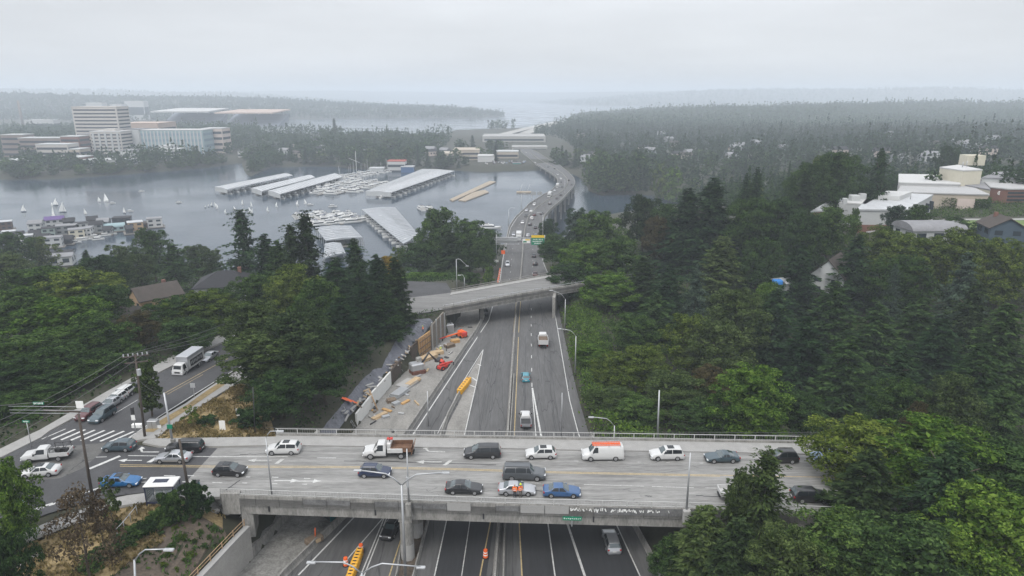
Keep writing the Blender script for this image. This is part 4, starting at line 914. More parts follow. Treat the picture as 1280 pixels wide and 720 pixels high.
low('shrub', 'dark', 312, 533, 44, 18, 'dark shrub clump at the right end of the dry lawn')
# ---- beyond the second overpass, left
T('round', 'mid', 545, 262, 60, 262, 'large leafy tree with the highest top beyond the plaza')
T('round', 'mid', 586, 276, 60, 258, 'broad green tree beside the sign gantry')
T('fir', 'pine', 562, 288, 44, 236, 'dark conifer between the two large plaza trees')
T('round', 'dark', 522, 306, 48, 245, 'dark green tree at the left end of the plaza hedge')
T('round', 'mid', 604, 300, 30, 250, 'narrow leafy tree just left of the gantry post')
T('round', 'dark', 612, 288, 32, 300, 'dark round tree by the white cruiser at the viaduct foot')
for x, w_, lb in ((520, 34, 'leftmost low hedge bush at the back of the plaza'), (545, 30, 'middle low hedge bush at the back of the plaza'), (566, 34, 'right low hedge bush at the back of the plaza'), (590, 26, 'hedge bush by the kerb lamp at the plaza corner')):
    T('shrub', 'bright' if x < 560 else 'mid', x, 343, w_, 226, lb, 'plaza hedge bushes', cat='bush', hmin=1)
T('shrub', 'bright', 611, 334, 13, 235, 'small vivid lime green bush next to the red barrels', cat='bush', hmin=1)
# ---- right bank along the freeway
T('round', 'dark', 686, 275, 22, 330, 'round tree hiding the viaduct edge by its first columns')
T('round', 'mid', 690, 294, 34, 285, 'leafy tree behind the green highway sign')
T('tall', 'blue', 722, 262, 36, 262, 'pale feathery tree with its top against the channel')
T('round', 'mid', 752, 266, 62, 240, 'wide green tree at the channel right of the feathery one')
T('round', 'pine', 806, 246, 44, 262, 'olive-dark round tree standing highest over the channel')
T('round', 'rust', 822, 272, 36, 240, 'brownish thin crown under the highest channel tree')
T('round', 'mid', 834, 256, 36, 255, 'green crown between the brownish tree and the big firs')
T('round', 'dark', 704, 302, 50, 245, 'dark tree overhanging the far end of the second overpass')
T('round', 'bright', 738, 306, 66, 215, 'bright green crown above the second overpass right end')
T('round', 'mid', 775, 300, 66, 208, 'tall dense leafy crown halfway up the right slope')
T('round', 'dark', 716, 332, 60, 202, 'dark leaning tree over the right end of the second overpass')
T('round', 'bright', 762, 344, 70, 188, 'lush mid green tree just up the bank from the freeway lamp')
T('fir', 'pine', 806, 322, 60, 190, 'greyish dark conifer between the lush tree and the firs')
T('fir', 'fir', 862, 234, 78, 235, 'left one of the two biggest dark firs on the right slope', 'biggest dark firs')
T('fir', 'fir', 894, 222, 80, 232, 'right one of the two biggest dark firs, the taller', 'biggest dark firs')
T('fir', 'fir', 948, 208, 30, 262, 'small pointed fir on the skyline of the right wood, next to a twin', 'pointed skyline firs')
T('fir', 'fir', 934, 216, 26, 258, 'slightly lower pointed fir on the skyline of the right wood', 'pointed skyline firs')
T('round', 'mid', 942, 250, 74, 222, 'round green crown under the pointed skyline firs')
T('cypress', 'olive', 905, 296, 62, 192, 'broad soft cypress with drooping olive sprays', name='cypress_tree')
T('cedar', 'blue', 872, 330, 62, 172, 'silvery blue-green cedar on the middle right slope')
T('fir', 'fir', 838, 334, 66, 176, 'dark bluish fir left of the silvery cedar')
T('fir', 'dark', 820, 366, 66, 160, 'dark fir halfway up, above the olive bank trees')
T('round', 'dark', 950, 300, 58, 196, 'deep green crown left of the brown roofed house')
T('round', 'mid', 1012, 204, 52, 262, 'leafy tree on the hilltop left of the spreading cedar')
T('round', 'yellow', 1026, 196, 34, 275, 'yellowish hilltop crown behind the spreading cedar')
T('round', 'dark', 1050, 192, 60, 262, 'rounded dark hilltop tree beside the spreading cedar')
T('cedar', 'fir', 1104, 184, 52, 255, 'spreading dark cedar on the hilltop by the white school roof')
T('fir', 'pine', 1008, 218, 44, 245, 'olive-dark hilltop conifer above the flat white roof')
T('round', 'dark', 976, 250, 62, 225, 'shaded crown below the hilltop conifer')
T('pine', 'dark', 1046, 232, 24, 228, 'small dark conifer standing in front of the white school roof')
T('round', 'mid', 1070, 262, 14, 220, 'little green tree against the grey school wall', hmin=4)
T('round', 'blue', 1122, 258, 28, 214, 'pale green round tree at the corner of the grey school wall', hmin=4)
T('round', 'dark', 1150, 258, 34, 212, 'dark green round tree right of the pale one at the school', hmin=4)
T('tall', 'dark', 1186, 180, 18, 420, 'tall dark poplar group leader behind the school roofs', hmax=50)
T('tall', 'dark', 1198, 184, 10, 422, 'slim companion of the dark poplar behind the school roofs', hmax=50)
T('round', 'dark', 1196, 274, 44, 206, 'dark bush-like tree left of the blue gabled house', hmin=3)
T('round', 'mid', 1040, 262, 60, 208, 'green tree in front of the low part of the school')
T('round', 'yellow', 1110, 286, 56, 196, 'yellow-green hedge-like tree under the school brick wall', hmin=4)
T('round', 'dark', 1012, 268, 58, 205, 'dark leafy tree at the left corner of the school')
T('round', 'yellow', 1150, 296, 76, 186, 'wide yellow-green maple below the grey bowed roof', name='maple_tree')
T('round', 'yellow', 1206, 290, 70, 180, 'yellow-green maple left of the blue gabled house', name='maple_tree')
T('round', 'yellow', 1262, 302, 70, 172, 'yellow-green maple under the blue gabled house', name='maple_tree')
T('round', 'mid', 1128, 322, 66, 176, 'green maple with a bright top left of the bare branching cedar', name='maple_tree')
T('cedar', 'blue', 1212, 314, 92, 160, 'large grey-blue cedar with bare looking branches', 'cedars')
T('cedar', 'pine', 1222, 350, 96, 148, 'lower spreading grey cedar at the right, twiggy')
T('fir', 'fir', 1074, 292, 66, 184, 'tall black-green fir right of the brown roofed house')
T('fir', 'fir', 1002, 302, 66, 186, 'tall black-green fir left of the brown roofed house')
T('fir', 'dark', 1046, 352, 76, 160, 'dark fir in front of the brown roofed house')
T('fir', 'fir', 972, 360, 70, 156, 'dense fir near the blue tarpaulin')
T('fir', 'blue', 1120, 330, 30, 172, 'small bluish spruce among the dark firs')
T('fir', 'dark', 1100, 380, 80, 146, 'broad dark conifer low on the right slope')
T('fir', 'dark', 1154, 372, 76, 150, 'dark conifer left of the twiggy grey cedar')
T('round', 'olive', 922, 364, 78, 150, 'big olive crown on the middle right slope')
T('round', 'bright', 962, 356, 42, 165, 'yellowish bright crown by the blue tarpaulin')
T('round', 'yellow', 862, 396, 66, 142, 'olive-yellow tree on the lower bank')
T('round', 'olive', 900, 404, 72, 134, 'dull olive tree right of the olive-yellow one')
T('round', 'mid', 790, 396, 60, 150, 'mid green tree at the bank beside the box trailer lorry')
T('round', 'bright', 735, 432, 40, 142, 'bright green bush-like tree next to the freeway shoulder', hmin=3)
T('round', 'yellow', 770, 446, 54, 130, 'yellow-green small tree on the bank over the shoulder', hmin=3)
T('round', 'yellow', 806, 434, 58, 130, 'taller yellow-green tree on the bank over the shoulder')
T('round', 'olive', 765, 490, 60, 118, 'olive bush-tree behind the curved freeway lamp', hmin=3)
T('round', 'olive', 846, 470, 74, 116, 'brownish olive tree right of the bare steel pole', hmin=5)
T('round', 'mid', 800, 500, 56, 112, 'low green tree behind the bare steel pole', hmin=3)
T('round', 'rust', 888, 462, 50, 122, 'brown-tinged crown behind the bright green tree')
T('round', 'bright', 946, 462, 88, 104, 'fresh bright green tree right behind the far railing', name='maple_tree')
T('round', 'dark', 884, 506, 66, 106, 'shady crown left of the fresh bright green tree', hmin=4)
T('round', 'dark', 1004, 496, 60, 106, 'shady crown right of the fresh bright green tree', hmin=4)
T('fir', 'fir', 1010, 396, 84, 134, 'massive dark fir in the middle of the right wood')
T('fir', 'dark', 1064, 420, 84, 124, 'drooping dark fir behind the right end of the overpass')
T('fir', 'fir', 1180, 398, 92, 130, 'dark fir in the right part of the wood')
T('fir', 'dark', 1262, 380, 96, 128, 'dark fir at the right picture edge, middle height')
T('round', 'mid', 1128, 478, 66, 106, 'green maple just left of the rusty crown', name='maple_tree')
T('round', 'rust', 1150, 506, 30, 98, 'small rusty orange crown among green maples', name='maple_tree')
T('round', 'olive', 1196, 474, 74, 104, 'olive maple right of the rusty crown', name='maple_tree')
T('cedar', 'dark', 1262, 480, 90, 100, 'layered dark cedar at the right picture edge')
T('fir', 'fir', 1130, 430, 70, 118, 'black-green fir behind the maples at the overpass end')
T('fir', 'dark', 1230, 430, 90, 116, 'black-green fir above the layered cedar')
# ---- bottom right
T('round', 'yellow', 1082, 528, 110, 78, 'large yellow-green maple hiding the right end of the overpass', name='maple_tree', hmax=24)
T('round', 'bright', 1172, 534, 130, 74, 'large fresh green maple at the bottom right', name='maple_tree', hmax=24)
T('cedar', 'fir', 1192, 552, 150, 66, 'layered dark fir in front of the fresh green maple', hmax=24)
T('fir', 'pine', 1092, 562, 90, 70, 'grey-green conifer in front of the yellow-green maple', hmax=24)
T('round', 'dark', 1262, 560, 120, 72, 'dark crown at the bottom right edge', hmax=24)
T('round', 'bright', 1250, 620, 120, 60, 'bright low crown in the bottom right corner', hmin=3)
T('round', 'mid', 1050, 650, 110, 62, 'green crown at the bottom, under the grey-green conifer', hmin=3, hmax=22)
T('round', 'dark', 1140, 662, 130, 58, 'shaded crown at the bottom right', hmin=3)
T('pine', 'olive', 962, 562, 76, 70, 'olive-brown conifer standing in front of the overpass railing')
T('cypress', 'olive', 884, 636, 70, 68, 'small olive conifer below the overpass girder')
T('round', 'olive', 930, 590, 40, 70, 'thin twiggy crown left of the olive-brown conifer')
T('round', 'olive', 985, 668, 90, 60, 'low olive tree at the bottom edge', hmin=3)
T('cypress', 'pine', 925, 650, 60, 64, 'dim conifer at the bottom, right of the small olive one', hmin=4)
T('round', 'dark', 838, 676, 50, 70, 'dark shrubby tree in the shade below the overpass', hmin=2)
# ---- bottom left
T('round', 'bright', 4, 578, 60, 66, 'bright green tree cut by the left picture edge', name='maple_tree')
T('round', 'dark', 2, 668, 60, 54, 'dark green crown in the bottom left corner', hmin=3)
T('sparse', 'brown', 92, 614, 92, 61, 'dead brown tree on the dry lawn', name='dead_tree')
T('sapling', 'brown', 117, 618, 24, 66, 'thin brown sapling right of the dead tree', hmin=2)
T('sapling', 'olive', 131, 602, 26, 69.5, 'small yellowing sapling by the utility pole', hmin=2)
T('shrub', 'mid', 212, 618, 36, 71.5, 'green shrub in front of the bus shelter', cat='shrub', hmin=.5)
T('shrub', 'dark', 240, 606, 34, 73, 'dark shrub at the end of the near railing', cat='shrub', hmin=.5)
for i, (x, y, w_) in enumerate(((203, 652, 34), (188, 664, 36), (168, 676, 36), (150, 686, 36), (148, 668, 16), (132, 698, 38), (112, 712, 36), (176, 668, 24), (196, 656, 22))):
    low('shrub', 'dark' if i % 2 else 'mid', x, y, w_, 15, 'bramble bush in the green strip between dry lawn and bare soil', 'bramble bushes', name='bramble_bush')
for i, (x, y) in enumerate(((243, 656), (220, 665), (216, 687), (244, 683), (256, 689), (238, 700), (232, 707), (205, 711), (268, 667), (222, 718), (250, 668), (228, 676), (262, 676), (210, 699))):
    low('shrub', ('mid', 'yellow')[i % 2], x, y, 8+i % 3*3, 6, 'small weed tuft growing on the bare soil slope', 'weeds on the bare soil', cat='weed', name='weed_tuft')
# ---- undergrowth over the wooded slopes: one mass nobody could count
def undergrowth(name, label, n, region, seed, m, s=.55):
    rg = np.random.default_rng(seed); x0, x1, y0, y1 = region; X = rg.uniform(x0, x1, n); Y = rg.uniform(y0, y1, n)
    keep = (poly_sd(X, Y, STREET) > 3.2) & (poly_sd(X, Y, PLAZA) > 1) & (poly_sd(X, Y, BAY) > 3)
    for P_ in NOBUSH: keep &= poly_sd(X, Y, P_) > .8
    wl = np.interp(Y, WALL[:, 1], WALL[:, 0]); er = np.interp(Y, EDGE[:, 1], EDGE[:, 0]); keep &= (X < wl-2.5) | (X > er+1.2)
    keep &= ~((Y > 70) & (Y < 93) & (X > -50) & (X < 48))
    X, Y = X[keep], Y[keep]; Z = H(X, Y); big = np.abs(wave(X, Y, 3.1, 2))
    out = []
    for k in range(7):
        P = np.stack([X+rg.normal(size=len(X))*.8, Y+rg.normal(size=len(X))*.8, Z+rg.uniform(.1, .5+1.9*big)], 1); out.append(cards(P, rdir(len(X), rg, .9), s*rg.uniform(.7, 1.3, len(X)), 1.1, rg))
    me = crown_mesh(name, np.concatenate(out), m); o = bpy.data.objects.new(name, me); C.objects.link(o); tag(o, label, 'undergrowth', kind='stuff')
NOBUSH = [[onh(x, y)[:2] for x, y in pl] for pl in ([(398, 543), (418, 520), (452, 478), (480, 448), (499, 420), (508, 402), (536, 399), (541, 404), (528, 424), (496, 462), (470, 490), (420, 545)],)]
NOBUSH += [[ong(x, y)[:2] for x, y in pl] for pl in ([(160, 555), (178, 538), (210, 520), (280, 475), (300, 478), (330, 500), (348, 530), (352, 556)], [(290, 605), (275, 634), (290, 664), (222, 735), (150, 850), (-60, 850), (-60, 690), (0, 660), (200, 605)])]
NOBUSH.append([(110, 215), (220, 215), (220, 252), (110, 252)])
for i, (x, y, w_, Y) in enumerate(((10, 500, 80, 99), (50, 470, 70, 106), (88, 455, 66, 112), (118, 440, 60, 118), (148, 430, 50, 124))):
    T('round', 'dark' if i % 2 else 'mid', x, y, w_, Y, ('shady crown low over the left kerb, at the picture edge', 'shady crown behind the hanging street name sign', 'low leafy crown over the parked queue, left part', 'low leafy crown over the parked queue, middle', 'low dark crown over the end of the queue')[i], hmin=4)
undergrowth('bank_cover', 'bright green creepers on the bank beside the right freeway shoulder', 3000, (8, 24, 96, 190), 9, LM['bright'])
LM['straw'] = leafmat('straw', [(.06, .06, .02), (.2, .145, .065), (.34, .26, .13)], .3)
def tufts(name, label, polys, n, seed, m, size, spill):
    rg = np.random.default_rng(seed); out = []
    for P_ in polys:
        A = np.array(P_); lo, hi = A.min(0)-1, A.max(0)+1; X, Y = rg.uniform(lo[0], hi[0], n), rg.uniform(lo[1], hi[1], n); k = (poly_sd(X, Y, P_) < spill*rg.uniform(-.4, 1, n)) & (poly_sd(X, Y, STREET) > .3) & (wave(X, Y, 1.7, seed)+rg.normal(size=n)*.4 > -.1); X, Y = X[k], Y[k]
        for j in range(3): p = np.stack([X+rg.normal(size=len(X))*.12, Y+rg.normal(size=len(X))*.12, H(X, Y)+.2+rg.uniform(0, .18, len(X))], 1); out.append(cards(p, rdir(len(X), rg, .25), size*rg.uniform(.6, 1.5, len(X)), 1.6, rg, np.stack([rg.normal(size=len(X))*.5, rg.normal(size=len(X))*.5, np.ones(len(X))], 1)))
    o = bpy.data.objects.new(name, crown_mesh(name, np.concatenate(out), m)); C.objects.link(o); tag(o, label, 'grass', kind='stuff')
LP = [[ong(x, y)[:2] for x, y in px] for px in ([(196, 548), (330, 546), (345, 530), (330, 500), (300, 480), (283, 489), (240, 516), (212, 536)], [(275, 622), (230, 624.5), (185, 629), (145, 635), (75, 661), (0, 692), (-60, 720), (-60, 800), (60, 800), (120, 720), (165, 682), (200, 664), (204, 640), (240, 632)])]
tufts('dry_grass', 'tufts of dry grass over the brown lawns', LP, 9000, 21, LM['straw'], .3, .5)
tufts('weeds', 'sparse green weeds over the bare soil and lawn edges', [[ong(x, y)[:2] for x, y in [(276, 634), (240, 633), (204, 641), (200, 664), (165, 683), (120, 721), (60, 801), (150, 850), (222, 735), (290, 664)]]], 1400, 22, LM['mid'], .34, .3)
print('BADH', BADH)
undergrowth('undergrowth', 'dark green undergrowth under the trees of the left bank', 24000, (-190, -16, 62, 330), 3, LM['dark'])
undergrowth('undergrowth', 'leafy green undergrowth under the trees of the right slope', 34000, (12, 270, 45, 300), 4, LM['mid'])
# ================================================================== vehicles
def paintmat(name, col, metal=0.0): return mat('paint_'+name, col, .32, .04, .8, 3, metal=metal, coat=.45)
PM = {'white': paintmat('white', (.5, .5, .495)), 'silver': paintmat('silver', (.4, .41, .43), .5), 'grey': paintmat('grey', (.085, .092, .1), .2), 'dark grey': paintmat('dark_grey', (.022, .023, .026), .1), 'black': paintmat('black', (.012, .012, .014)),
      'navy': paintmat('navy', (.014, .024, .06)), 'blue': paintmat('blue', (.03, .085, .2)), 'bright blue': paintmat('bright_blue', (.008, .1, .26)), 'teal': paintmat('teal', (.03, .075, .1)), 'slate': paintmat('slate', (.045, .07, .085)), 'maroon': paintmat('maroon', (.07, .012, .014)), 'light blue': paintmat('light_blue', (.16, .25, .37)), 'cyan': paintmat('cyan_blue', (.03, .2, .26)), 'red': paintmat('red', (.35, .02, .02)), 'tan': paintmat('tan', (.3, .26, .2))}
m_glass = mat('car_glass', (.014, .017, .02), .06, .05, spec=.45); m_screen = mat('windscreen_glass', (.05, .07, .075), .05, .05, coat=1.0); m_lens = mat('headlight_lens', (.7, .72, .74), .12, .05); m_tail = mat('tail_light', (.3, .01, .01), .25, .05)  # windscreen base is paler and bluer than side glass: sky reflection put into its colour
m_rim = mat('alloy_rim', (.42, .42, .43), .35, .1, metal=.7); m_trim = mat('black_trim', (.02, .02, .02), .6, .1); m_plate = mat('number_plate', (.6, .6, .58), .5)
# outlines seen from the side: x along the car from nose (+) to tail (-), per type; (x, belt z, half width) then the roof stations
TYPES = {
 'sedan': dict(L=4.7, W=1.82, wb=2.75, r=.33, hood=[(2.35, .52), (2.25, .66), (1.75, .82), (.95, .93)], ws=(.95, .1), roof=1.43, rear=(-1.0, -1.75), deck=[(-1.75, 1.0), (-2.2, .97), (-2.33, .72)], belt=.93),
 'suv': dict(L=4.6, W=1.86, wb=2.68, r=.36, hood=[(2.3, .6), (2.2, .85), (1.7, 1.0), (1.05, 1.08)], ws=(1.05, .3), roof=1.68, rear=(-1.85, -2.2), deck=[(-2.2, 1.05), (-2.28, .75)], belt=1.05),
 'bigsuv': dict(L=5.6, W=2.03, wb=3.3, r=.4, hood=[(2.8, .65), (2.74, 1.02), (2.1, 1.13), (1.35, 1.18)], ws=(1.35, .75), roof=1.9, rear=(-2.5, -2.76), deck=[(-2.76, 1.15), (-2.8, .75)], belt=1.17),
 'minivan': dict(L=5.15, W=2.0, wb=3.0, r=.35, hood=[(2.55, .6), (2.48, .8), (2.0, .97), (1.5, 1.06)], ws=(1.5, .5), roof=1.74, rear=(-2.25, -2.5), deck=[(-2.5, 1.05), (-2.56, .75)], belt=1.05),
 'hatch': dict(L=4.2, W=1.78, wb=2.6, r=.34, hood=[(2.1, .55), (2.02, .76), (1.6, .9), (1.0, .98)], ws=(1.0, .25), roof=1.55, rear=(-1.5, -1.98), deck=[(-1.98, 1.0), (-2.08, .72)], belt=.98),
 'coupe': dict(L=4.6, W=1.86, wb=2.6, r=.34, hood=[(2.3, .5), (2.2, .66), (1.6, .8), (.75, .9)], ws=(.75, -.05), roof=1.31, rear=(-.75, -1.65), deck=[(-1.65, .95), (-2.15, .93), (-2.3, .7)], belt=.91),
 'van': dict(L=5.7, W=2.02, wb=3.43, r=.38, hood=[(2.85, .65), (2.78, 1.02), (2.3, 1.16), (1.95, 1.24)], ws=(1.95, 1.25), roof=2.1, rear=(-2.72, -2.82), deck=[(-2.82, 1.2), (-2.85, .7)], belt=1.22),
}
def car_surface(T):
    """stations (x, half width, top z, shoulder z) and a function giving the ring of the body at a station"""
    hw = T['W']/2; st = []
    for i, (x, z) in enumerate(T['hood']): st.append((x, hw*(.80, .93, .99, 1)[i], z, min(z-.06, .62+.1*i)))
    st.append((T['ws'][1], hw, T['roof']-.03, T['belt'])); xm = (T['ws'][1]+T['rear'][0])/2
    st.append((xm, hw, T['roof'], T['belt']+.01)); st.append((T['rear'][0], hw, T['roof']-.05, T['belt']+.02))
    n = len(T['deck'])
    for i, (x, z) in enumerate(T['deck']): st.append((x, hw*(.98 if i < n-1 else .9), z, min(z-.08, T['belt']-.02*i)))
    return st
def ring(x, w_, zt, zs, zf=.2):
    h_ = zt-zs; top = w_*(.72 if h_ > .3 else .88)
    half = [(w_*.88, zf), (w_*.99, zf+.16), (w_, (zf+zs)/2+.05), (w_*.975, zs), (top+(w_-top)*.32, zs+h_*.62), (top, zt-.045*min(1, h_*2)), (top*.86, zt), (top*.4, zt+.015)]
    return [(x, y, z) for y, z in half]+[(x, -y, z) for y, z in half[::-1]]
def station(st, x):
    for a, b in zip(st, st[1:]):
        if b[0] <= x <= a[0]:
            t = (a[0]-x)/(a[0]-b[0]+1e-9); return ring(x, *[a[i]+(b[i]-a[i])*t for i in (1, 2, 3)])
    return ring(*st[0]) if x > st[0][0] else ring(*st[-1])
def interp(r, v):
    k = min(int(v), len(r)-2); t = v-k; return Vector(r[k]).lerp(Vector(r[k+1]), t)
def patch_on(mb, st, x0, x1, v0, v1, off=.012, nx=4, nv=4, taper=(0, 0), mi=0):
    """a piece lying just outside the body: x from x0 to x1, ring places v0..v1 (taper: x shift of the upper edge)"""
    rings = []
    for i in range(nx+1):
        row = []
        for j in range(nv+1):
            tv = j/nv; a = x0+taper[0]*tv; b = x1+taper[1]*tv; x = a+(b-a)*i/nx; p = interp(station(st, x), v0+(v1-v0)*tv); q = Vector((0, p.y, p.z-.8)).normalized(); row.append(p+q*off)
        rings.append(row)
    mb.loft(rings, False, mi, sm=True)
def wheel_mb(mb, r, w_=.22, mi=0): 
    return mb
def add_wheels(root, T, wide=.23, dual=False):
    r = T['r']
    for sx in (T['wb']/2+T.get('wo', .05), -T['wb']/2+T.get('wo', .05)):
        for sy in (-1, 1):
            y = sy*(T['W']/2-wide/2+.02)
            mb = MB(); rg_ = []
            for yy, rr in ((-wide/2, r*.86), (-wide/2+.03, r), (wide/2-.03, r), (wide/2, r*.86)): rg_.append([(sx+rr*math.cos(k*.3927), y+yy, r+rr*math.sin(k*.3927)) for k in range(16)])
            mb.loft(rg_, True, 0, True); wh = mb.build('wheel', m_black, root)
            mb = MB(); yo = y+sy*(wide/2+.008)
            mb.cyl((sx, yo, r), r*.62, .02, 14, axis='Y')
            for k in range(5): a = k*1.2566; mb.box((sx+r*.3*math.cos(a), yo+sy*.012, r+r*.3*math.sin(a)), (r*.5, .02, .05), 0, 0, (-a, 'Y'))
            mb.build('rim', m_rim, wh)
def car(kind, col, rack=False, sun=False):
    T = TYPES[kind]; st = car_surface(T); root = thing(kind if False else 'parked_car', 'car', 'car'); body = MB()
    xs = sorted(set([s[0] for s in st]+list(np.linspace(st[0][0], st[-1][0], 18))), reverse=True)
    rings = [station(st, x) for x in xs]; nose = [(st[0][0]+.04, p[1]*.9, .32+(p[2]-.3)*.8) for p in rings[0]]; tail = [(st[-1][0]-.03, p[1]*.92, .34+(p[2]-.3)*.85) for p in rings[-1]]
    body.loft([nose]+rings+[tail], True, 0, True, sm=True); b = body.build('body', PM[col], root)
    mb = MB(); patch_on(mb, st, T['ws'][0]-.06, T['ws'][1]+.06, 5.05, 9.95, .014, 4, 8); mb.build('windscreen', m_screen, root)
    if kind != 'van':
        x0, x1 = T['rear'][0]-.05, T['rear'][1]+(.1 if kind in ('sedan', 'coupe') else .03); mb = MB(); patch_on(mb, st, x0, x1, 4.8, 10.2, .014, 4, 8); mb.build('rear_window', m_screen, root)
    for sgn in (0, 1):
        v0, v1 = (3.12, 4.85) if not sgn else (11.88, 10.15); xa, xb = T['ws'][0]-.35, T['rear'][0]-(.35 if kind in ('sedan', 'coupe') else .02)
        segs = [(xa, (xa+xb)/2+.05), ((xa+xb)/2-.03, xb)]
        if kind in ('bigsuv', 'minivan'): segs = [(xa, .35), (.27, -1.05), (-1.13, xb)]
        if kind == 'van': segs = [(xa, xa-.85)]
        for i, (p, q) in enumerate(segs):
            mb = MB(); patch_on(mb, st, p, q, v0, v1, .012, 4, 3, (-.55*(T['ws'][0]-T['ws'][1]) if i == 0 else 0, (.5*(T['rear'][0]-T['rear'][1]) if i == len(segs)-1 and kind in ('sedan', 'coupe') else 0))); mb.build('side_window', m_glass, root)
    hw = T['W']/2; xf = T['hood'][1][0]; xr = st[-1][0]; zh = T['hood'][1][1]
    for sy in (-1, 1):
        MB().bev((xf-.02, sy*hw*.72, zh-.12), (.22, .4, .15), .04).build('headlight', m_lens, root)
        MB().bev((xr+.1, sy*hw*.82, T['deck'][-1][1]+.08), (.22, .28, .2), .04).build('tail_light', m_tail, root)
        MB().bev((T['ws'][0]-.35, sy*(hw+.09), T['belt']+.06), (.16, .2, .15), .04).build('mirror', PM[col], root)
        for sx in (T['wb']/2+.05, -T['wb']/2+.05):
            mb = MB(); rg_ = [[(sx+rr*math.cos(k*math.pi/8), sy*(hw*.985+.006), T['r']+rr*math.sin(k*math.pi/8)) for k in range(9)] for rr in (T['r']*.95, T['r']*1.2)]; mb.loft(rg_, False); mb.build('wheel_arch', m_trim, root)
    MB().bev((st[0][0]-.02, 0, .45), (.14, T['W']*.5, .2), .03).build('grille', m_trim, root); MB().box((xr-.02, 0, .62), (.06, .5, .13)).build('number_plate', m_plate, root)
    MB().bev((0, 0, .26), (T['L']*.9, T['W']*.9, .16), .03).build('underbody', m_trim, root)
    if rack:
        for sy in (-1, 1): MB().box(((T['ws'][1]+T['rear'][0])/2, sy*hw*.66, T['roof']+.05), (abs(T['ws'][1]-T['rear'][0])*.95, .05, .06)).build('roof_rail', m_rim if rack == 1 else m_trim, root)
    if sun: MB().box(((T['ws'][1]+T['rear'][0])/2+.3, 0, T['roof']+.022), (.9, .9, .012)).build('sunroof', m_glass, root)
    add_wheels(root, T); return root
# headings: 0 = nose towards +x
def put(root, name, label, p, head, group=None, cat='car', z=None, k=1.0):
    root.name = name; root.location = (p[0], p[1], (p[2] if z is None else z)+.02); root.rotation_euler = (0, 0, head); root.scale = (k,)*3; tag(root, label, cat, group); return root
D = lambda x, y: pz(x, y, DZ)
W_, E_ = math.pi+.028, -.03
put(car('suv', 'white', 0, True), 'white_car', 'white crossover with a black glass roof, leftmost on the concrete deck', D(355, 565.5), W_)
put(car('minivan', 'dark grey'), 'minivan', 'dark grey minivan in the far lane, middle of the bridge', D(603, 570), W_)
put(car('hatch', 'white', 0, True), 'white_car', 'small white crossover right behind the dark grey minivan', D(676, 571), W_)
put(car('suv', 'white', 0, True), 'white_car', 'white crossover in the far lane behind the ladder van', D(833, 572.5), W_)
put(car('coupe', 'slate'), 'slate_car', 'slate blue coupe in the far lane right of the bridge middle', D(902, 575.5), W_)
put(car('suv', 'black', 2), 'black_car', 'black crossover in the far lane partly behind a tree', D(975, 576.5), W_)
put(car('sedan', 'light blue'), 'blue_car', 'light blue car with only its nose showing beside the maple', D(1034, 575), W_)
put(car('hatch', 'navy', 1), 'navy_car', 'dark blue estate car near the left lamp arm on the bridge', D(469, 594), E_)
put(car('hatch', 'black', 0, True), 'black_car', 'black hatchback with a glassy roof at the joint of asphalt and concrete', D(288, 592.5), E_)
put(car('bigsuv', 'grey', 2), 'grey_suv', 'long grey estate SUV in the middle of the bridge', D(655, 597), E_)
put(car('sedan', 'dark grey'), 'grey_car', 'dark brownish grey sedan in the near lane', D(580, 614.5), E_)
put(car('sedan', 'silver'), 'silver_car', 'whitish silver sedan behind the two workers in orange vests', D(646, 616), E_, k=1.0)
put(car('sedan', 'blue'), 'blue_car', 'mid blue sedan in the near lane ahead of the silver one', D(702, 618.5), E_)
put(car('suv', 'black'), 'black_car', 'black car at the right end of the near lane, by the maple', D(1012, 625), E_)
# on the asphalt to the left
G = ong
put(car('hatch', 'slate'), 'slate_car', 'dark blue-green hatchback by the traffic island, near the crosswalk', G(150, 562), W_)
put(car('bigsuv', 'black', 2), 'black_suv', 'black SUV with lit tail lights behind the leaning steel mast', G(232, 563.5), W_, k=.88)
put(car('sedan', 'silver'), 'silver_car', 'pale silver sedan behind the cut-off wooden pole', G(217, 576), math.pi*1.0)
put(car('sedan', 'bright blue', 0, True), 'blue_car', 'bright blue hatch-backed sedan turning by the kerb', G(152, 606), .06)
put(car('sedan', 'white', 0, True), 'white_car', 'white sedan waiting beside the white pickup', G(51, 593.5), math.pi*1.06)
d_st = math.atan2(G(275, 473)[1]-G(175, 538)[1], G(275, 473)[0]-G(175, 538)[0])
put(car('suv', 'slate', 1), 'grey_car', 'grey-blue estate car first in the queue at the crosswalk', G(129, 523), d_st+math.pi)
put(car('suv', 'maroon'), 'red_car', 'dark red SUV next to the first estate car in the queue', G(112, 520), d_st+math.pi)
PQ = [('sedan', 'silver', 'silver car second in the queue before the crosswalk', 139, 508), ('hatch', 'white', 'white car third in the queue before the crosswalk', 146, 502.5), ('suv', 'white', 'white crossover fourth in the queue before the crosswalk', 153, 497), ('sedan', 'dark grey', 'dark car at the back of the queue under the trees', 166, 490)]
for kd, cl, lb, x, y in PQ: put(car(kd, cl), cl.replace(' ', '_')+'_car', lb, G(x, y), d_st+math.pi, 'cars queuing at the crosswalk')
put(car('sedan', 'silver'), 'silver_car', 'light grey car parked behind the white box truck', G(262, 449), d_st+math.pi)
# on the freeway
F_ = onf
put(car('suv', 'silver', 1), 'silver_suv', 'silver SUV with a spare wheel driving away under the near overpass', F_(764, 681), 1.62)
put(car('bigsuv', 'black', 1), 'black_suv', 'black SUV coming towards us beside the round piers', F_(491, 664), -1.83, k=.88)
put(car('hatch', 'cyan'), 'teal_car', 'small teal blue car driving away on the freeway', F_(657, 474), 1.6)
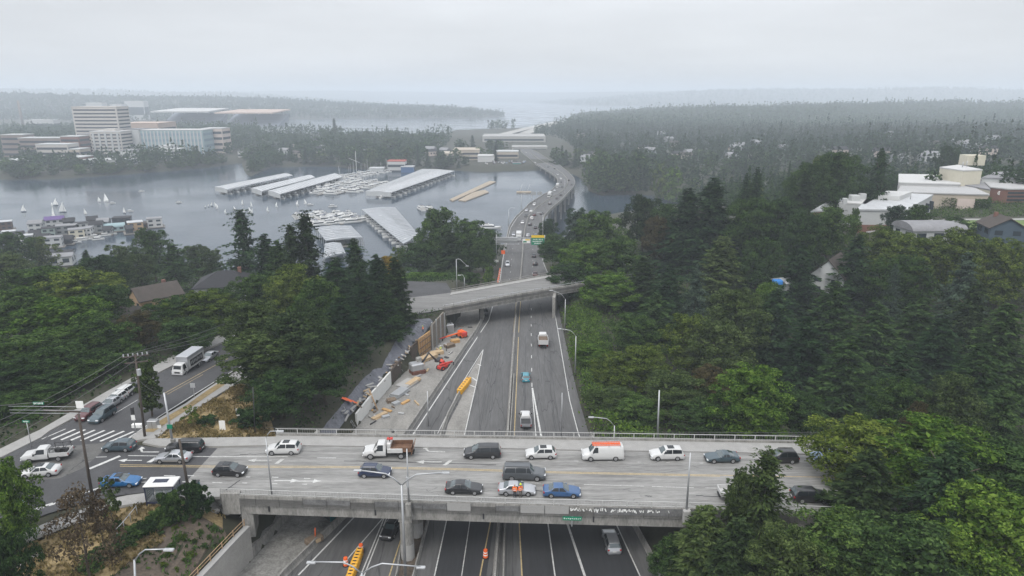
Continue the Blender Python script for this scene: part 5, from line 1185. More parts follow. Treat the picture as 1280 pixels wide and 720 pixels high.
# pickup, works truck, ladder van, dump truck, box truck
def cab_truck(col, L, W, cab, bedz, r, wb, hood=True, zroof=1.95):
    """cab of a pickup or truck as a rounded loft: nose at +L/2"""
    root = thing('truck', 'truck', 'truck'); x0 = L/2; hw = W/2; mb = MB()
    if hood: st = [(x0, hw*.85, .95, .7), (x0-.12, hw*.96, 1.15, .85), (x0-1.0, hw, 1.28, 1.0), (x0-1.35, hw, 1.33, 1.12), (x0-1.95, hw, zroof-.04, 1.18), (x0-2.6, hw, zroof, 1.18), (x0-2.75-cab, hw, zroof-.04, 1.18), (x0-2.95-cab, hw*.99, zroof-.3, 1.15)]
    else: st = [(x0, hw*.92, 1.2, 1.0), (x0-.05, hw*.98, 1.35, 1.1), (x0-.35, hw, zroof-.1, 1.25), (x0-.7, hw, zroof, 1.25), (x0-1.7-cab, hw, zroof-.02, 1.25), (x0-1.75-cab, hw*.99, zroof-.1, 1.2)]
    mb.loft([[(p[0]+.04, p[1]*.92, .45+(p[2]-.45)*.9) for p in ring(*st[0], .45)]]+[ring(*s_, .45) for s_ in st], True, 0, True, sm=False); mb.build('cab', PM[col], root)
    i = 3 if hood else 1; mb = MB(); patch_on(mb, st, st[i][0]-.04, st[i+1][0]+.05, 5.0, 10.0, .016, 3, 6); mb.build('windscreen', m_glass, root)
    for v0, v1 in ((3.15, 4.8), (11.85, 10.2)): mb = MB(); patch_on(mb, st, st[i][0]-.3, st[-1][0]+.35, v0, v1, .014, 4, 3, (-.4, 0)); mb.build('side_window', m_glass, root)
    for sy in (-1, 1):
        MB().bev((x0+.0, sy*hw*.74, .92), (.12, .32, .22), .03).build('headlight', m_lens, root); MB().bev((st[i][0]-.35, sy*(hw+.16), 1.35), (.12, .24, .3), .03).build('mirror', m_trim, root)
    MB().bev((x0+.03, 0, .9), (.08, W*.45, .32), .02).build('grille', m_trim, root); MB().bev((x0+.06, 0, .55), (.16, W*.95, .22), .04).build('bumper', m_rim, root)
    MB().box((-.3, 0, .55), (L*.92, W*.5, .22)).build('chassis', m_trim, root); add_wheels(root, dict(r=r, wb=wb, W=W, wo=(L/2-1.0)-wb/2), .28)
    return root
def open_bed(root, x0, x1, W, z0, z1, m, name='bed'):
    mb = MB(); c = (x0+x1)/2; l_ = abs(x0-x1); mb.box((c, 0, z0), (l_, W, .1))
    for sy in (-1, 1): mb.box((c, sy*(W/2-.04), (z0+z1)/2+.05), (l_, .08, z1-z0))
    for x in (x0, x1): mb.box((x, 0, (z0+z1)/2+.05), (.08, W-.17, z1-z0))
    return mb.build(name, m, root)
# white pickup with a rack (left)
pk = cab_truck('white', 5.9, 1.98, .35, .9, .4, 3.6); open_bed(pk, -.55, -2.9, 1.96, .78, 1.25, PM['white'])
for x in (-.7, -1.7, -2.7):
    MB().tube([(x, -.9, 1.25), (x, -.9, 2.0), (x, .9, 2.0), (x, .9, 1.25)], .04, 5).build('ladder_rack', m_dark, pk)
for y, z in ((-.9, 2.0), (.9, 2.0), (.3, 1.6)): MB().tube([(-.6, y, z), (-2.9, y, z-.05)], .045, 5).build('rack_rail', m_dark, pk)
for k in range(4): MB().box((-1.2-k*.4, -.2+.2*(k % 2), 1.2), (.5, .5, .5), k).build('load', m_trim, pk)
for sy in (-1, 1): MB().box((-2.93, sy*.88, 1.0), (.06, .14, .3)).build('tail_light', m_tail, pk)
put(pk, 'pickup_truck', 'white pickup with a black ladder rack, stopped past the crosswalk', G(61, 574), math.pi*1.06, cat='pickup truck')
# white works truck with side boxes and a brown tipping bed
wt = cab_truck('white', 6.9, 2.25, .15, 1.0, .46, 4.2, zroof=2.15); open_bed(wt, -.35, -3.2, 2.2, 1.15, 1.75, mat('rusty_bed', (.14, .075, .045), .8, .4, 2), 'bed')
for sy in (-1, 1): MB().bev((-.95, sy*1.12, 1.35), (2.1, .16, .62), .03).build('tool_box', PM['white'], wt)
MB().bev((-.1, 0, 1.8), (.55, 1.7, 1.0), .08).build('white_tank', PM['white'], wt); MB().tube([(-.15, .2, 1.9), (-.15, .2, 2.9)], .09, 6).build('mast', m_dark, wt); MB().bev((-.2, .2, 2.75), (.8, .45, .2), .03).build('arrow_board', m_red, wt)
MB().box((-3.35, 0, 1.3), (.1, 2.1, 1.5), 0, 0, (-.3, 'Y')).build('tailgate', MATS['rusty_bed'], wt)
put(wt, 'works_truck', 'white works truck with a rusty brown bed on the bridge', D(487, 569.5), W_, cat='truck')
# van with ladders
lv = car('van', 'white'); 
for k, y in enumerate((-.5, 0, .5)):
    mb = MB(); 
    for s_ in (-.18, .18): mb.box((-.4, y+s_, 2.32), (3.9, .05, .09))
    for q in range(11): mb.box((-2.2+q*.36, y, 2.32), (.04, .36, .04))
    mb.build('ladder', m_orange if k else m_steel, lv)
for x in (1.0, -.7, -2.3): MB().tube([(x, -.85, 2.1), (x, -.8, 2.25), (x, .8, 2.25), (x, .85, 2.1)], .04, 5).build('roof_rack', m_steel, lv)
MB().box((-1.9, -1.022, 1.45), (.5, .012, .22)).build('emblem', m_blue_ if False else PM['blue'], lv)
put(lv, 'ladder_van', 'white van with orange ladders on its roof rack', D(753, 572.5), W_, cat='van')
# white pickup half hidden at the right end
wp_ = cab_truck('white', 5.8, 1.95, .6, .9, .39, 3.5); open_bed(wp_, -.8, -2.85, 1.93, .78, 1.25, PM['white']); put(wp_, 'pickup_truck', 'white pickup half hidden behind the olive-brown conifer', D(927, 623), E_, cat='pickup truck')
# pickup driving away on the freeway, pale with a dark bed
fp = cab_truck('white', 5.8, 1.98, .5, .9, .4, 3.6); open_bed(fp, -.7, -2.85, 1.96, .78, 1.25, PM['silver']); MB().bev((-1.8, 0, 1.3), (2.0, 1.8, .12), .03).build('bed_cover', m_trim, fp)
for sy in (-1, 1): MB().box((-2.9, sy*.88, 1.0), (.06, .16, .34)).build('tail_light', m_tail, fp)
put(fp, 'pickup_truck', 'white pickup with a dark bed driving away on the freeway', F_(657, 529), 1.58, cat='pickup truck')
# dump truck
dt = cab_truck('white', 7.6, 2.5, .2, 1.2, .52, 4.4, zroof=2.6); open_bed(dt, .1, -3.7, 2.5, 1.2, 2.3, PM['white'], 'tipper'); MB().bev((-1.8, 0, 1.9), (3.4, 2.2, .5), .15).build('load', mat('brown_load', (.12, .085, .06), .95, .3, 2), dt)
for sy in (-1, 1): MB().box((-3.78, sy*.95, .95), (.06, .25, .16)).build('tail_light', m_tail, dt)
put(dt, 'dump_truck', 'white dump truck with a brown load driving away on the freeway', F_(678.5, 430), 1.56, cat='truck')
# box truck with a framed black advert on its side
bt = cab_truck('white', 7.8, 2.3, .0, 1.2, .42, 4.4, hood=False, zroof=2.35); MB().bev((-.75, 0, 2.05), (5.6, 2.35, 2.55), .06).build('cargo_box', PM['silver'], bt)
for sy in (-1, 1):
    b_ = MB().box((-.75, sy*1.19, 1.75), (5.3, .03, 1.9)).build('side_panel', PM['white'], bt); a_ = MB().box((-.75, sy*1.215, 1.8), (4.2, .02, 1.3)).build('side_advert', m_dark, bt)
    mb = MB()
    for k in range(8): mb.box((-2.4+k*.48, sy*1.23, 1.8+.05*(k % 2)), (.32, .02, .55 if k % 3 else .75), 0, 0, (.2*(-1)**k, 'Y'))
    mb.build('lettering', m_steel, a_)
put(bt, 'box_truck', 'white box truck with a black side advert driving up the side street', G(237, 461.5), d_st+math.pi, cat='truck')
# far traffic: small one-piece cars of the viaduct
def small_car(kind, col):
    T_ = TYPES[kind]; st = car_surface(T_); mb = MB(); xs = [s_[0] for s_ in st]; mb.loft([station(st, x) for x in xs], True, 0, True, sm=True)
    patch_on(mb, st, T_['ws'][0]-.05, T_['ws'][1]+.05, 5, 10, .015, 2, 4, mi=1); patch_on(mb, st, T_['rear'][0]-.05, T_['rear'][1]+.05, 4.8, 10.2, .015, 2, 4, mi=1)
    for v0, v1 in ((3.1, 4.8), (11.9, 10.2)): patch_on(mb, st, T_['ws'][0]-.4, T_['rear'][0], v0, v1, .012, 2, 2, mi=1)
    for sx in (T_['wb']/2, -T_['wb']/2):
        for sy in (-1, 1): mb.cyl((sx, sy*(T_['W']/2-.1), T_['r']), T_['r'], .24, 10, 2, axis='Y')
    for sy in (-1, 1): mb.box((st[-1][0]-.02, sy*T_['W']*.4, .85), (.06, .2, .18), 0, 3)
    o = mb.build('car', [PM[col], m_glass, m_black, m_tail]); return o
SMALL = {}
def far_car(kind, col, px, py, label, away, name=None):
    if (kind, col) not in SMALL: o = SMALL[(kind, col)] = small_car(kind, col)
    else: o = SMALL[(kind, col)].copy(); C.objects.link(o)
    p = Vector(F_(px, py)); q = Vector(F_(px+(xat(MEDIAN, py-1.0)-xat(MEDIAN, py)), py-1.0)); a = math.atan2(q.y-p.y, q.x-p.x); o.name = name or col.replace(' ', '_')+'_car'
    o.location = p+Vector((0, 0, .02)); o.rotation_euler = (0, 0, a+(0 if away else math.pi)); tag(o, label, 'car', 'cars on the far freeway'); return o
FC = [('suv', 'silver', 634.5, 332, 'silver car alone in the left lanes under the grey sign backs', 0), ('suv', 'black', 669, 331, 'black car behind the green highway sign', 1), ('sedan', 'black', 667.5, 321, 'dark car just beyond the green highway sign', 1), ('sedan', 'maroon', 669, 344, 'reddish car next to the railing of the second overpass', 1),
      ('suv', 'white', 640, 301, 'white car left of the white lorry on the viaduct foot', 0), ('sedan', 'silver', 642, 294, 'silver car diagonally beyond the white lorry', 0), ('hatch', 'maroon', 649, 293, 'dark red car right beyond the white lorry', 0), ('suv', 'silver', 660, 296, 'pale car in the right lanes level with the white lorry', 1), ('sedan', 'light blue', 669.5, 296, 'bluish car near the right barrier level with the white lorry', 1),
      ('sedan', 'white', 653, 279, 'white car at the bend with dark cars to its right', 0), ('suv', 'dark grey', 662.5, 281.5, 'dark car beside the median at the first bend', 1), ('sedan', 'black', 669.5, 285.5, 'black car by the round tree at the viaduct edge', 1), ('suv', 'white', 664.8, 274, 'white van-like car close to the median', 1), ('sedan', 'maroon', 668, 269.5, 'red car just beyond the white one at the median', 1),
      ('sedan', 'dark grey', 657.5, 271, 'grey car in the left lanes left of the red one', 0), ('sedan', 'black', 677, 268, 'dark car at the right edge before the columns', 1), ('sedan', 'silver', 658.5, 263.5, 'silver car near the left barrier before the sign frame', 0), ('sedan', 'white', 664, 264.5, 'white car beside the silver one before the sign frame', 0), ('suv', 'white', 668, 256.5, 'white car just past the sign frame', 0),
      ('suv', 'black', 687.5, 255.5, 'black SUV alone on the rightward sweep', 1), ('sedan', 'dark grey', 696, 249, 'dark car behind the black SUV on the sweep', 1), ('sedan', 'black', 701, 244.8, 'dark car third on the rightward sweep', 1), ('sedan', 'silver', 693.5, 238.5, 'silver car inside the sharp bend', 0), ('hatch', 'dark grey', 702.5, 234.5, 'dark car at the sharpest bend', 0), ('sedan', 'black', 701.5, 228.5, 'black car in the upper bend', 0), ('suv', 'white', 701, 224, 'white car in the upper bend', 0),
      ('suv', 'black', 711, 226, 'black car on the outer side of the upper bend', 1), ('sedan', 'dark grey', 714.5, 231.5, 'dark car by the outer barrier of the bend', 1), ('sedan', 'white', 697, 218.5, 'white car beyond the bend', 0), ('sedan', 'black', 685, 209.5, 'dark car on the far straight', 0), ('sedan', 'white', 669, 203.5, 'white car on the far straight', 0), ('sedan', 'dark grey', 693, 211.5, 'dark car on the far straight outer side', 1), ('sedan', 'white', 657.5, 191, 'white car near the far tunnel mouth', 0)]
for kd, cl, x, y, lb, aw in FC: far_car(kd, cl, x, y, lb, aw)
# white lorry and bus-like vans on the viaduct
def small_lorry(label, px, py, away, L_=9.0):
    p = Vector(F_(px, py)); q = Vector(F_(px+(xat(MEDIAN, py-1)-xat(MEDIAN, py)), py-1)); a = math.atan2(q.y-p.y, q.x-p.x)+(0 if away else math.pi)
    r_ = thing('lorry', label, 'truck', tuple(p+Vector((0, 0, .02))), a); MB().bev((-1.2, 0, 2.1), (L_-2.6, 2.5, 2.9), .06).build('cargo_box', PM['white'], r_)
    MB().bev((L_/2-1.0, 0, 1.5), (1.9, 2.3, 2.2), .15).build('cab', PM['white'], r_); MB().box((L_/2-.1, 0, 1.9), (.15, 2.0, .8)).build('windscreen', m_glass, r_)
    for sx in (L_/2-1.2, -L_/2+1.6):
        for sy in (-1, 1): MB().cyl((sx, sy*1.05, .5), .5, .3, 12, axis='Y').build('wheel', m_black, r_)
small_lorry('white lorry on the viaduct foot, largest vehicle there', 648.5, 299.5, 0)
small_lorry('white coach-like lorry on the sweep before the bend', 687, 246, 0, 10)
small_lorry('white lorry at the inner side of the sharp bend', 696.8, 234.5, 0, 8)
far_car('suv', 'black', 607, 393, 'black SUV standing in the shade under the second overpass', 0)
# ================================================================== marina, boats, far buildings, far woods
m_roofw = mat('white_metal_roof', (.4, .41, .42), .55, .16, .25, 2, stretch=(1, .3, 1)); m_roofp = mat('weathered_metal_roof', (.29, .305, .325), .6, .18, .25, 2); m_seam = mat('roof_seam', (.2, .21, .22), .7); m_roofg = mat('grey_roof', (.2, .2, .21), .85, .2, .5, 3); m_roofd = mat('dark_shingle_roof', (.024, .024, .028), .9, .25, .7, 4)
m_roofb = mat('brown_shingle_roof', (.058, .048, .042), .9, .25, .7, 4); m_win = mat('dark_window', (.03, .04, .05), .1, .1); m_hull = mat('white_hull', (.58, .58, .57), .3, .05); m_dock = mat('dock_boards', (.2, .185, .165), .9, .2, 1)
m_tanpon = mat('tan_pontoon', (.3, .25, .19), .9, .15, .4); m_sail = mat('sailcloth', (.8, .8, .78), .7, .05); m_navyh = mat('dark_hull', (.03, .04, .06), .4); m_brick = mat('brick', (.17, .085, .065), .9, .2, 1.5); m_tan = mat('tan_wall', (.38, .33, .27), .9, .1, .5)
m_beige = mat('beige_concrete', (.44, .41, .38), .9, .1, .3); m_brown = mat('brown_facade', (.2, .16, .14), .9, .15, .4); m_bluegl = mat('pale_blue_glazing', (.2, .28, .34), .25, .15, .3); m_pinkroof = mat('pinkish_roof', (.42, .33, .28), .9, .1, .2)
WC = {'white': mat('white_wall', (.44, .44, .435), .8, .06, .8), 'cream': mat('cream_wall', (.5, .47, .38), .85, .08, .8), 'grey': mat('grey_wall', (.2, .21, .215), .85, .1, .8), 'ltgrey': mat('light_grey_wall', (.4, .41, .41), .85, .08, .6), 'green': mat('grey_green_wall', (.23, .28, .26), .85, .1, .8), 'brown': mat('brown_wall', (.09, .06, .05), .85, .15, .8),
      'orange': mat('tan_orange_wall', (.36, .25, .15), .85, .1, .8), 'teal': mat('pale_teal_wall', (.24, .33, .35), .85, .1, .8), 'purple': mat('purple_trim', (.1, .06, .18), .8, .1, .8), 'dark': mat('charcoal_wall', (.04, .042, .048), .85, .15, .8), 'slate': mat('slate_blue_wall', (.05, .075, .1), .85, .1, .8), 'tan': m_tan, 'pink': mat('pale_pink_wall', (.5, .42, .38), .85, .08, .8)}
# ---- boats
def hull_mb(L, B, fb, mi=0, mb=None):
    mb = mb or MB(); rings = []
    for t, wv, zz in ((-.5, .86, 0), (-.25, 1, 0), (.1, .98, .03), (.34, .66, .12), (.46, .28, .2), (.5, .03, .24)):
        y = B/2*wv; x = L*t; z1 = fb*(1+zz*1.6); rings.append([(x, -y*.7, -.3), (x, -y, fb*.5), (x, -y, z1), (x, y, z1), (x, y, fb*.5), (x, y*.7, -.3)])
    mb.loft(rings, True, mi, True); return mb
def yacht(L=12, B=3.9, fly=True, mast=False):
    mb = hull_mb(L, B, 1.25); mb.bev((-L*.06, 0, 1.95), (L*.5, B*.76, 1.35), .25, mi=0); mb.bev((-L*.05, 0, 2.0), (L*.515, B*.79, .75), .1, mi=1); mb.bev((-L*.1, 0, 2.75), (L*.44, B*.72, .2), .06)
    if fly: mb.bev((-L*.14, 0, 3.15), (L*.24, B*.58, .7), .15); mb.box((-L*.16, 0, 4.1), (L*.2, B*.6, .1), mi=4); mb.box((-L*.09, 0, 3.7), (.08, B*.55, .5), mi=1); mb.box((-L*.22, 0, 3.75), (.1, .1, .8))
    mb.box((-L*.4, 0, 1.33), (L*.17, B*.72, .12), mi=2)
    if mast: mb.tube([(L*.05, 0, 1.2), (L*.05, 0, 14)], .09, 5, 0); mb.tube([(L*.05, 0, 2.9), (-L*.33, 0, 2.9)], .16, 5, 3)
    return mb
BM = [m_hull, m_win, m_dock, PM['blue'], mat('canvas', (.12, .13, .16), .8)]
BOATS = []
for i, (L_, B_, fl, ms) in enumerate(((12.5, 4.1, True, False), (10, 3.5, False, False), (15, 4.6, True, False), (10.5, 3.3, False, True))): BOATS.append((yacht(L_, B_, fl, ms)))
BO = {}
def boat(k, x, y, head, label, group=None, name='motor_yacht', s=1.0):
    if k not in BO: o = BO[k] = BOATS[k].build(name, BM)
    else: o = BO[k].copy(); C.objects.link(o)
    o.name = name; o.location = (x, y, 0); o.rotation_euler = (0, 0, head); o.scale = (s,)*3; tag(o, label, 'boat', group); return o
Wz = lambda x, y, z=0: Vector(onz(x, y, z))
# ---- covered moorages: roof corners in photo pixels, roof height 5.5
def moorage(px, label, z=5.4, stripes=6, gable=True, rm=None):
    P = [Wz(x, y, z) for x, y in px]; c = sum(P, Vector())/4; th = thing('covered_moorage', label, 'boathouse', (c.x, c.y, 0), world=True)
    a, b, c2, d = P; mb = MB(); mid1, mid2 = (a+b)/2+Vector((0, 0, .7)), (c2+d)/2+Vector((0, 0, .7))
    mb.add([a, mid1, b, c2, mid2, d]+[q-Vector((0, 0, .45)) for q in (a, b, c2, d)], [(0, 1, 4, 5), (1, 2, 3, 4), (0, 6, 7, 2, 1), (3, 8, 9, 5, 4), (2, 7, 8, 3), (5, 9, 6, 0), (6, 9, 8, 7)]); roof = mb.build('roof', rm or m_roofw, th)
    mb = MB(); ns = max(4, int((d-a).length/5))
    for k in range(1, ns): t = k/ns; u = Vector((0, 0, .03)); mb.tube([a.lerp(d, t)+u, mid1.lerp(mid2, t)+u, b.lerp(c2, t)+u], .13, 4)
    mb.build('seam', m_seam, roof)
    mb = MB(); n = Vector((0, 0, .04))
    for k in range(stripes):
        for q, (e, f_) in enumerate(((a, d), (mid1, mid2), (b, c2))[:2]):
            t = (k+.5)/stripes; p = e.lerp(f_, t); p2 = (mid1 if q == 0 else b).lerp(mid2 if q == 0 else c2, t+.25/stripes); s0, s1 = p.lerp(p2, .25), p.lerp(p2, .7); dv = (f_-e).normalized()*.8
            mb.add([s0+n, s1+n, s1+dv+n, s0+dv+n], [(0, 1, 2, 3)])
    mb.build('skylights' if False else 'skylight', m_hull, roof)
    ln = (d-a).length; k = max(3, int(ln/9))
    for e, f_ in ((a, d), (b, c2)):
        for i in range(k+1): p = e.lerp(f_, i/k); MB().box((p.x, p.y, z/2-.6), (.35, .35, z+.3)).build('post', m_steel, th)
    mb = MB(); q0, q1, q2, q3 = (a.lerp(b, .38), a.lerp(b, .62), d.lerp(c2, .62), d.lerp(c2, .38)); mb.prism([(p.x, p.y) for p in (q0, q1, q2, q3)], .3, .7); mb.build('dock', m_dock, th)
    if gable: mb = MB(); wall_line(mb, [a.lerp(b, .02), a.lerp(b, .98)], 1.5, z-.47, .2); mb.build('end_wall', WC['ltgrey'], th)
    return P
MOO = [([(268.5, 233.5), (284, 236.5), (366, 219), (355, 216.5)], 'long narrow white-roofed moorage, leftmost in the marina', 'left'),
       ([(314, 235), (327, 239), (394, 221.5), (386, 218.5)], 'white-roofed moorage in the middle of the three narrow left ones', None),
       ([(335, 238.5), (350, 242.5), (428, 221), (418, 216.5)], 'white-roofed narrow moorage next to the open marina berths', None),
       ([(457, 239), (489, 240.5), (568, 213.5), (528, 211)], 'big bright white-roofed moorage at the far right of the marina', None),
       ([(452, 261.5), (494, 259), (526, 296), (504, 304.5)], 'large grey-white roofed moorage nearest the plaza trees', None),
       ([(394, 284), (439, 282), (453, 296.5), (407, 300.5)], 'grey-white roofed moorage behind the broad cedar', None),
       ([(406, 304.5), (426, 303.5), (432, 316), (404, 323)], 'last bit of grey-white roof peeping out beside the twin pines', None)]
MP = [moorage(px, lb, gable=(i != 4), rm=m_roofp if i > 3 else None) for i, (px, lb, _) in enumerate(MOO)]
# boats in the covered slips, the open rows and at the yacht docks
for mi_, ks, lb in ((0, 11, 'white boat in a slip of the leftmost narrow moorage'), (2, 11, 'white boat in a slip of the narrow moorage by the open berths'), (3, 15, 'white boat in a slip of the big bright moorage'), (4, 13, 'white boat in a slip of the large moorage nearest the plaza')):
    a, b, c2, d = MP[mi_]
    e, f_, o_ = (a, d, b) if mi_ == 4 else (b, c2, a)
    for k in range(ks):
        p = e.lerp(f_, (k+.5)/ks); inn = (o_-e).normalized(); p = p+inn*3.2; boat(R.choice([0, 1, 1]), p.x, p.y, math.atan2(-inn.y, -inn.x)+R.uniform(-.05, .05), lb, 'boats in covered slips', s=R.uniform(.8, 1.0))
def dock_row(p0, p1, n, label, group, kinds=(0, 1, 2, 3), L_=6.5, dock=True, dlabel=None):
    a, b = Wz(*p0), Wz(*p1); d = (b-a).normalized(); nrm = Vector((-d.y, d.x, 0))
    if dock: mb = MB(); c = (a+b)/2; mb.box((c.x, c.y, .35), ((b-a).length, 2.2, .5), math.atan2(d.y, d.x)); o = mb.build('floating_dock', m_dock, loc=(c.x, c.y, 0)); tag(o, dlabel, 'dock')
    for k in range(n):
        for s_ in (-1, 1):
            if R.random() < .2: continue
            p = a.lerp(b, (k+.5)/n)+nrm*s_*L_*R.uniform(.95, 1.2); boat(R.choice(kinds), p.x, p.y, math.atan2(nrm.y*s_, nrm.x*s_)+(math.pi if R.random() < .5 else 0)+R.uniform(-.05, .05), label, group, s=R.uniform(.85, 1.15))
for i, (p0, p1, n) in enumerate((((379, 241), (440, 224), 17), ((397, 244.5), (462, 226.5), 17), ((420, 243.5), (474, 229.5), 12), ((430, 223), (480, 214.5), 12))):
    dock_row(p0, p1, n, 'white yacht among the crowded open berths between the roofed moorages', 'yachts in the open berths', dlabel=('floating dock in the leftmost row of open berths', 'floating dock in the second row of open berths', 'floating dock in the third row of open berths', 'floating dock in the farthest row of open berths')[i])
for i, (p0, p1, n) in enumerate((((402, 264), (428, 281), 8), ((384, 268), (412, 282), 7), ((418, 268), (442, 279), 5))):
    dock_row(p0, p1, n, 'white motor yacht crowded in front of the roof behind the broad cedar', 'yachts near the twin pines', (0, 2, 0, 1), 6.5, True, ('floating dock in the middle of the yachts near the twin pines', 'floating dock behind the taller twin pine', 'floating dock at the right of the yachts near the twin pines')[i])
for x, y, h_, lb in ((526, 262, .4, 'white cruiser at the end of the large moorage, left of two'), (536, 262.5, .5, 'white cruiser over the leafy plaza tree'), (612, 286, .05, 'big white cruiser beside the viaduct foot')): p = Wz(x, y); boat(2, p.x, p.y, h_+math.pi*.5*(x < 600), lb, s=1.05)
p = Wz(416, 259); boat(1, p.x, p.y, .15, 'small dark boat crossing the open water by the yachts', name='motorboat', s=.7)
for x, y, lb in ((224, 253.5, 'tiny white motorboat with a wake in the open bay'), (141, 254.5, 'tiny dark boat by the two-sailed dinghy'), (163, 264.5, 'small dark dinghy behind the moored houseboat sails'), (388, 256.5, 'small rowing boat right of two sails'), (177, 239.5, 'tiny orange-topped boat alone in the far bay')): p = Wz(x, y); boat(1, p.x, p.y, .1, lb, name='small_boat', s=.5)
for x, y in ((479, 247), (482, 246)): p = Wz(x, y); boat(3, p.x, p.y, 1.2, 'moored sailing yacht with a bare mast at the big moorage end', 'bare masts by the big moorage', 'sailing_yacht')
def dinghy(x, y, hpx, label, lean=.0, jib=True, sc='white', group='sailing dinghies'):
    p = Wz(x, y); d = p.y*CP+CAMZ*SP; hh = hpx/FPX*d*1.05; r_ = thing('sailing_dinghy', label, 'sailboat', tuple(p), R.uniform(-.7, .7)+(0 if R.random() < .5 else math.pi), group); r_.rotation_euler[0] = lean
    hull_mb(hh*.55, hh*.2, .45).build('hull', m_hull if R.random() < .6 else m_navyh, r_); MB().tube([(hh*.08, 0, .3), (hh*.08, 0, hh)], .06, 5).build('mast', m_steel, r_)
    mb = MB(); rings = []
    for t in np.linspace(0, 1, 6): z = .9+(hh-1.0)*t; w_ = hh*.4*(1-t**1.3)+.02; rings.append([(hh*.07, .02, z), (hh*.07-w_*.5, .12*(1-t)+.03, z), (hh*.07-w_, .02, z), (hh*.07-w_*.5, .06*(1-t), z)])
    mb.loft(rings, True, 0, True); mb.build('mainsail', m_sail, r_)
    if jib: mb = MB(); mb.add([(hh*.1, 0, .8), (hh*.27, 0, .6), (hh*.1, 0, hh*.75), (hh*.1, .06, .8), (hh*.27, .06, .6), (hh*.1, .06, hh*.75)], [(0, 1, 2), (5, 4, 3), (0, 3, 4, 1), (1, 4, 5, 2), (2, 5, 3, 0)]); mb.build('jib', m_sail, r_)
for x, y, h_, lb in ((30, 265, 9, 'white sail leftmost on the bay, heeling'), (67, 270, 13, 'largest white sail in front of the houseboats'), (79, 265.5, 13, 'tall white sail just right of the largest one'), (70, 257, 9, 'slim sail behind the two large ones'), (65, 257, 4, 'low sailless dinghy by the slim sail'), (107, 267.5, 7, 'small yellowish sail alone over the grey houseboat'), (124, 252, 6, 'narrow sail left of the two-sailed dinghy'), (132.5, 252, 10, 'two-sailed dinghy in the middle of the left bay'), (156, 267, 8, 'yellow-white sail behind the roof garden houseboat')): dinghy(x, y, h_, lb, R.uniform(-.2, .2), group=None)
for x, y, h_ in ((261, 259, 4), (265, 258, 5), (269, 258.5, 6), (271.5, 260.5, 6), (257, 260, 3), (282, 266.5, 5), (293, 263, 5), (303.5, 255.5, 6), (314, 258, 6), (312, 265, 6), (315.5, 267.5, 7), (335, 264, 6), (346, 258.5, 6), (372, 256.5, 6), (381.5, 255, 6), (305, 265, 4)): dinghy(x, y, h_, 'small white sailing dinghy of the class sailing left of the marina', R.uniform(-.1, .1), False, group='class of sailing dinghies')
# pontoons of the works in the bay
for px, lb in (([(562, 249), (566, 251), (620, 227), (612, 226)], 'long thin tan pontoon in the middle of the bay'), ([(573, 250), (582, 251), (611, 240), (606, 237), (592, 240)], 'broad tan pontoon beside the long thin one')):
    P = [Wz(x, y, .8) for x, y in px]; mb = MB(); mb.prism([(p.x, p.y) for p in P], -.3, .8); c = P[0]; o = mb.build('pontoon', m_tanpon, loc=(c.x, c.y, 0)); tag(o, lb, 'pontoon')
p = Wz(655, 241); th = thing('work_barge', 'low barge with small cranes left of the viaduct', 'barge', tuple(p)); MB().bev((0, 0, .6), (14, 6, 1.4), .3).build('hull', m_tanpon, th)
for x in (-4, 3): MB().tube([(x, 0, 1.2), (x+2.5, 0, 8)], .15, 5).build('crane', m_steel, th)
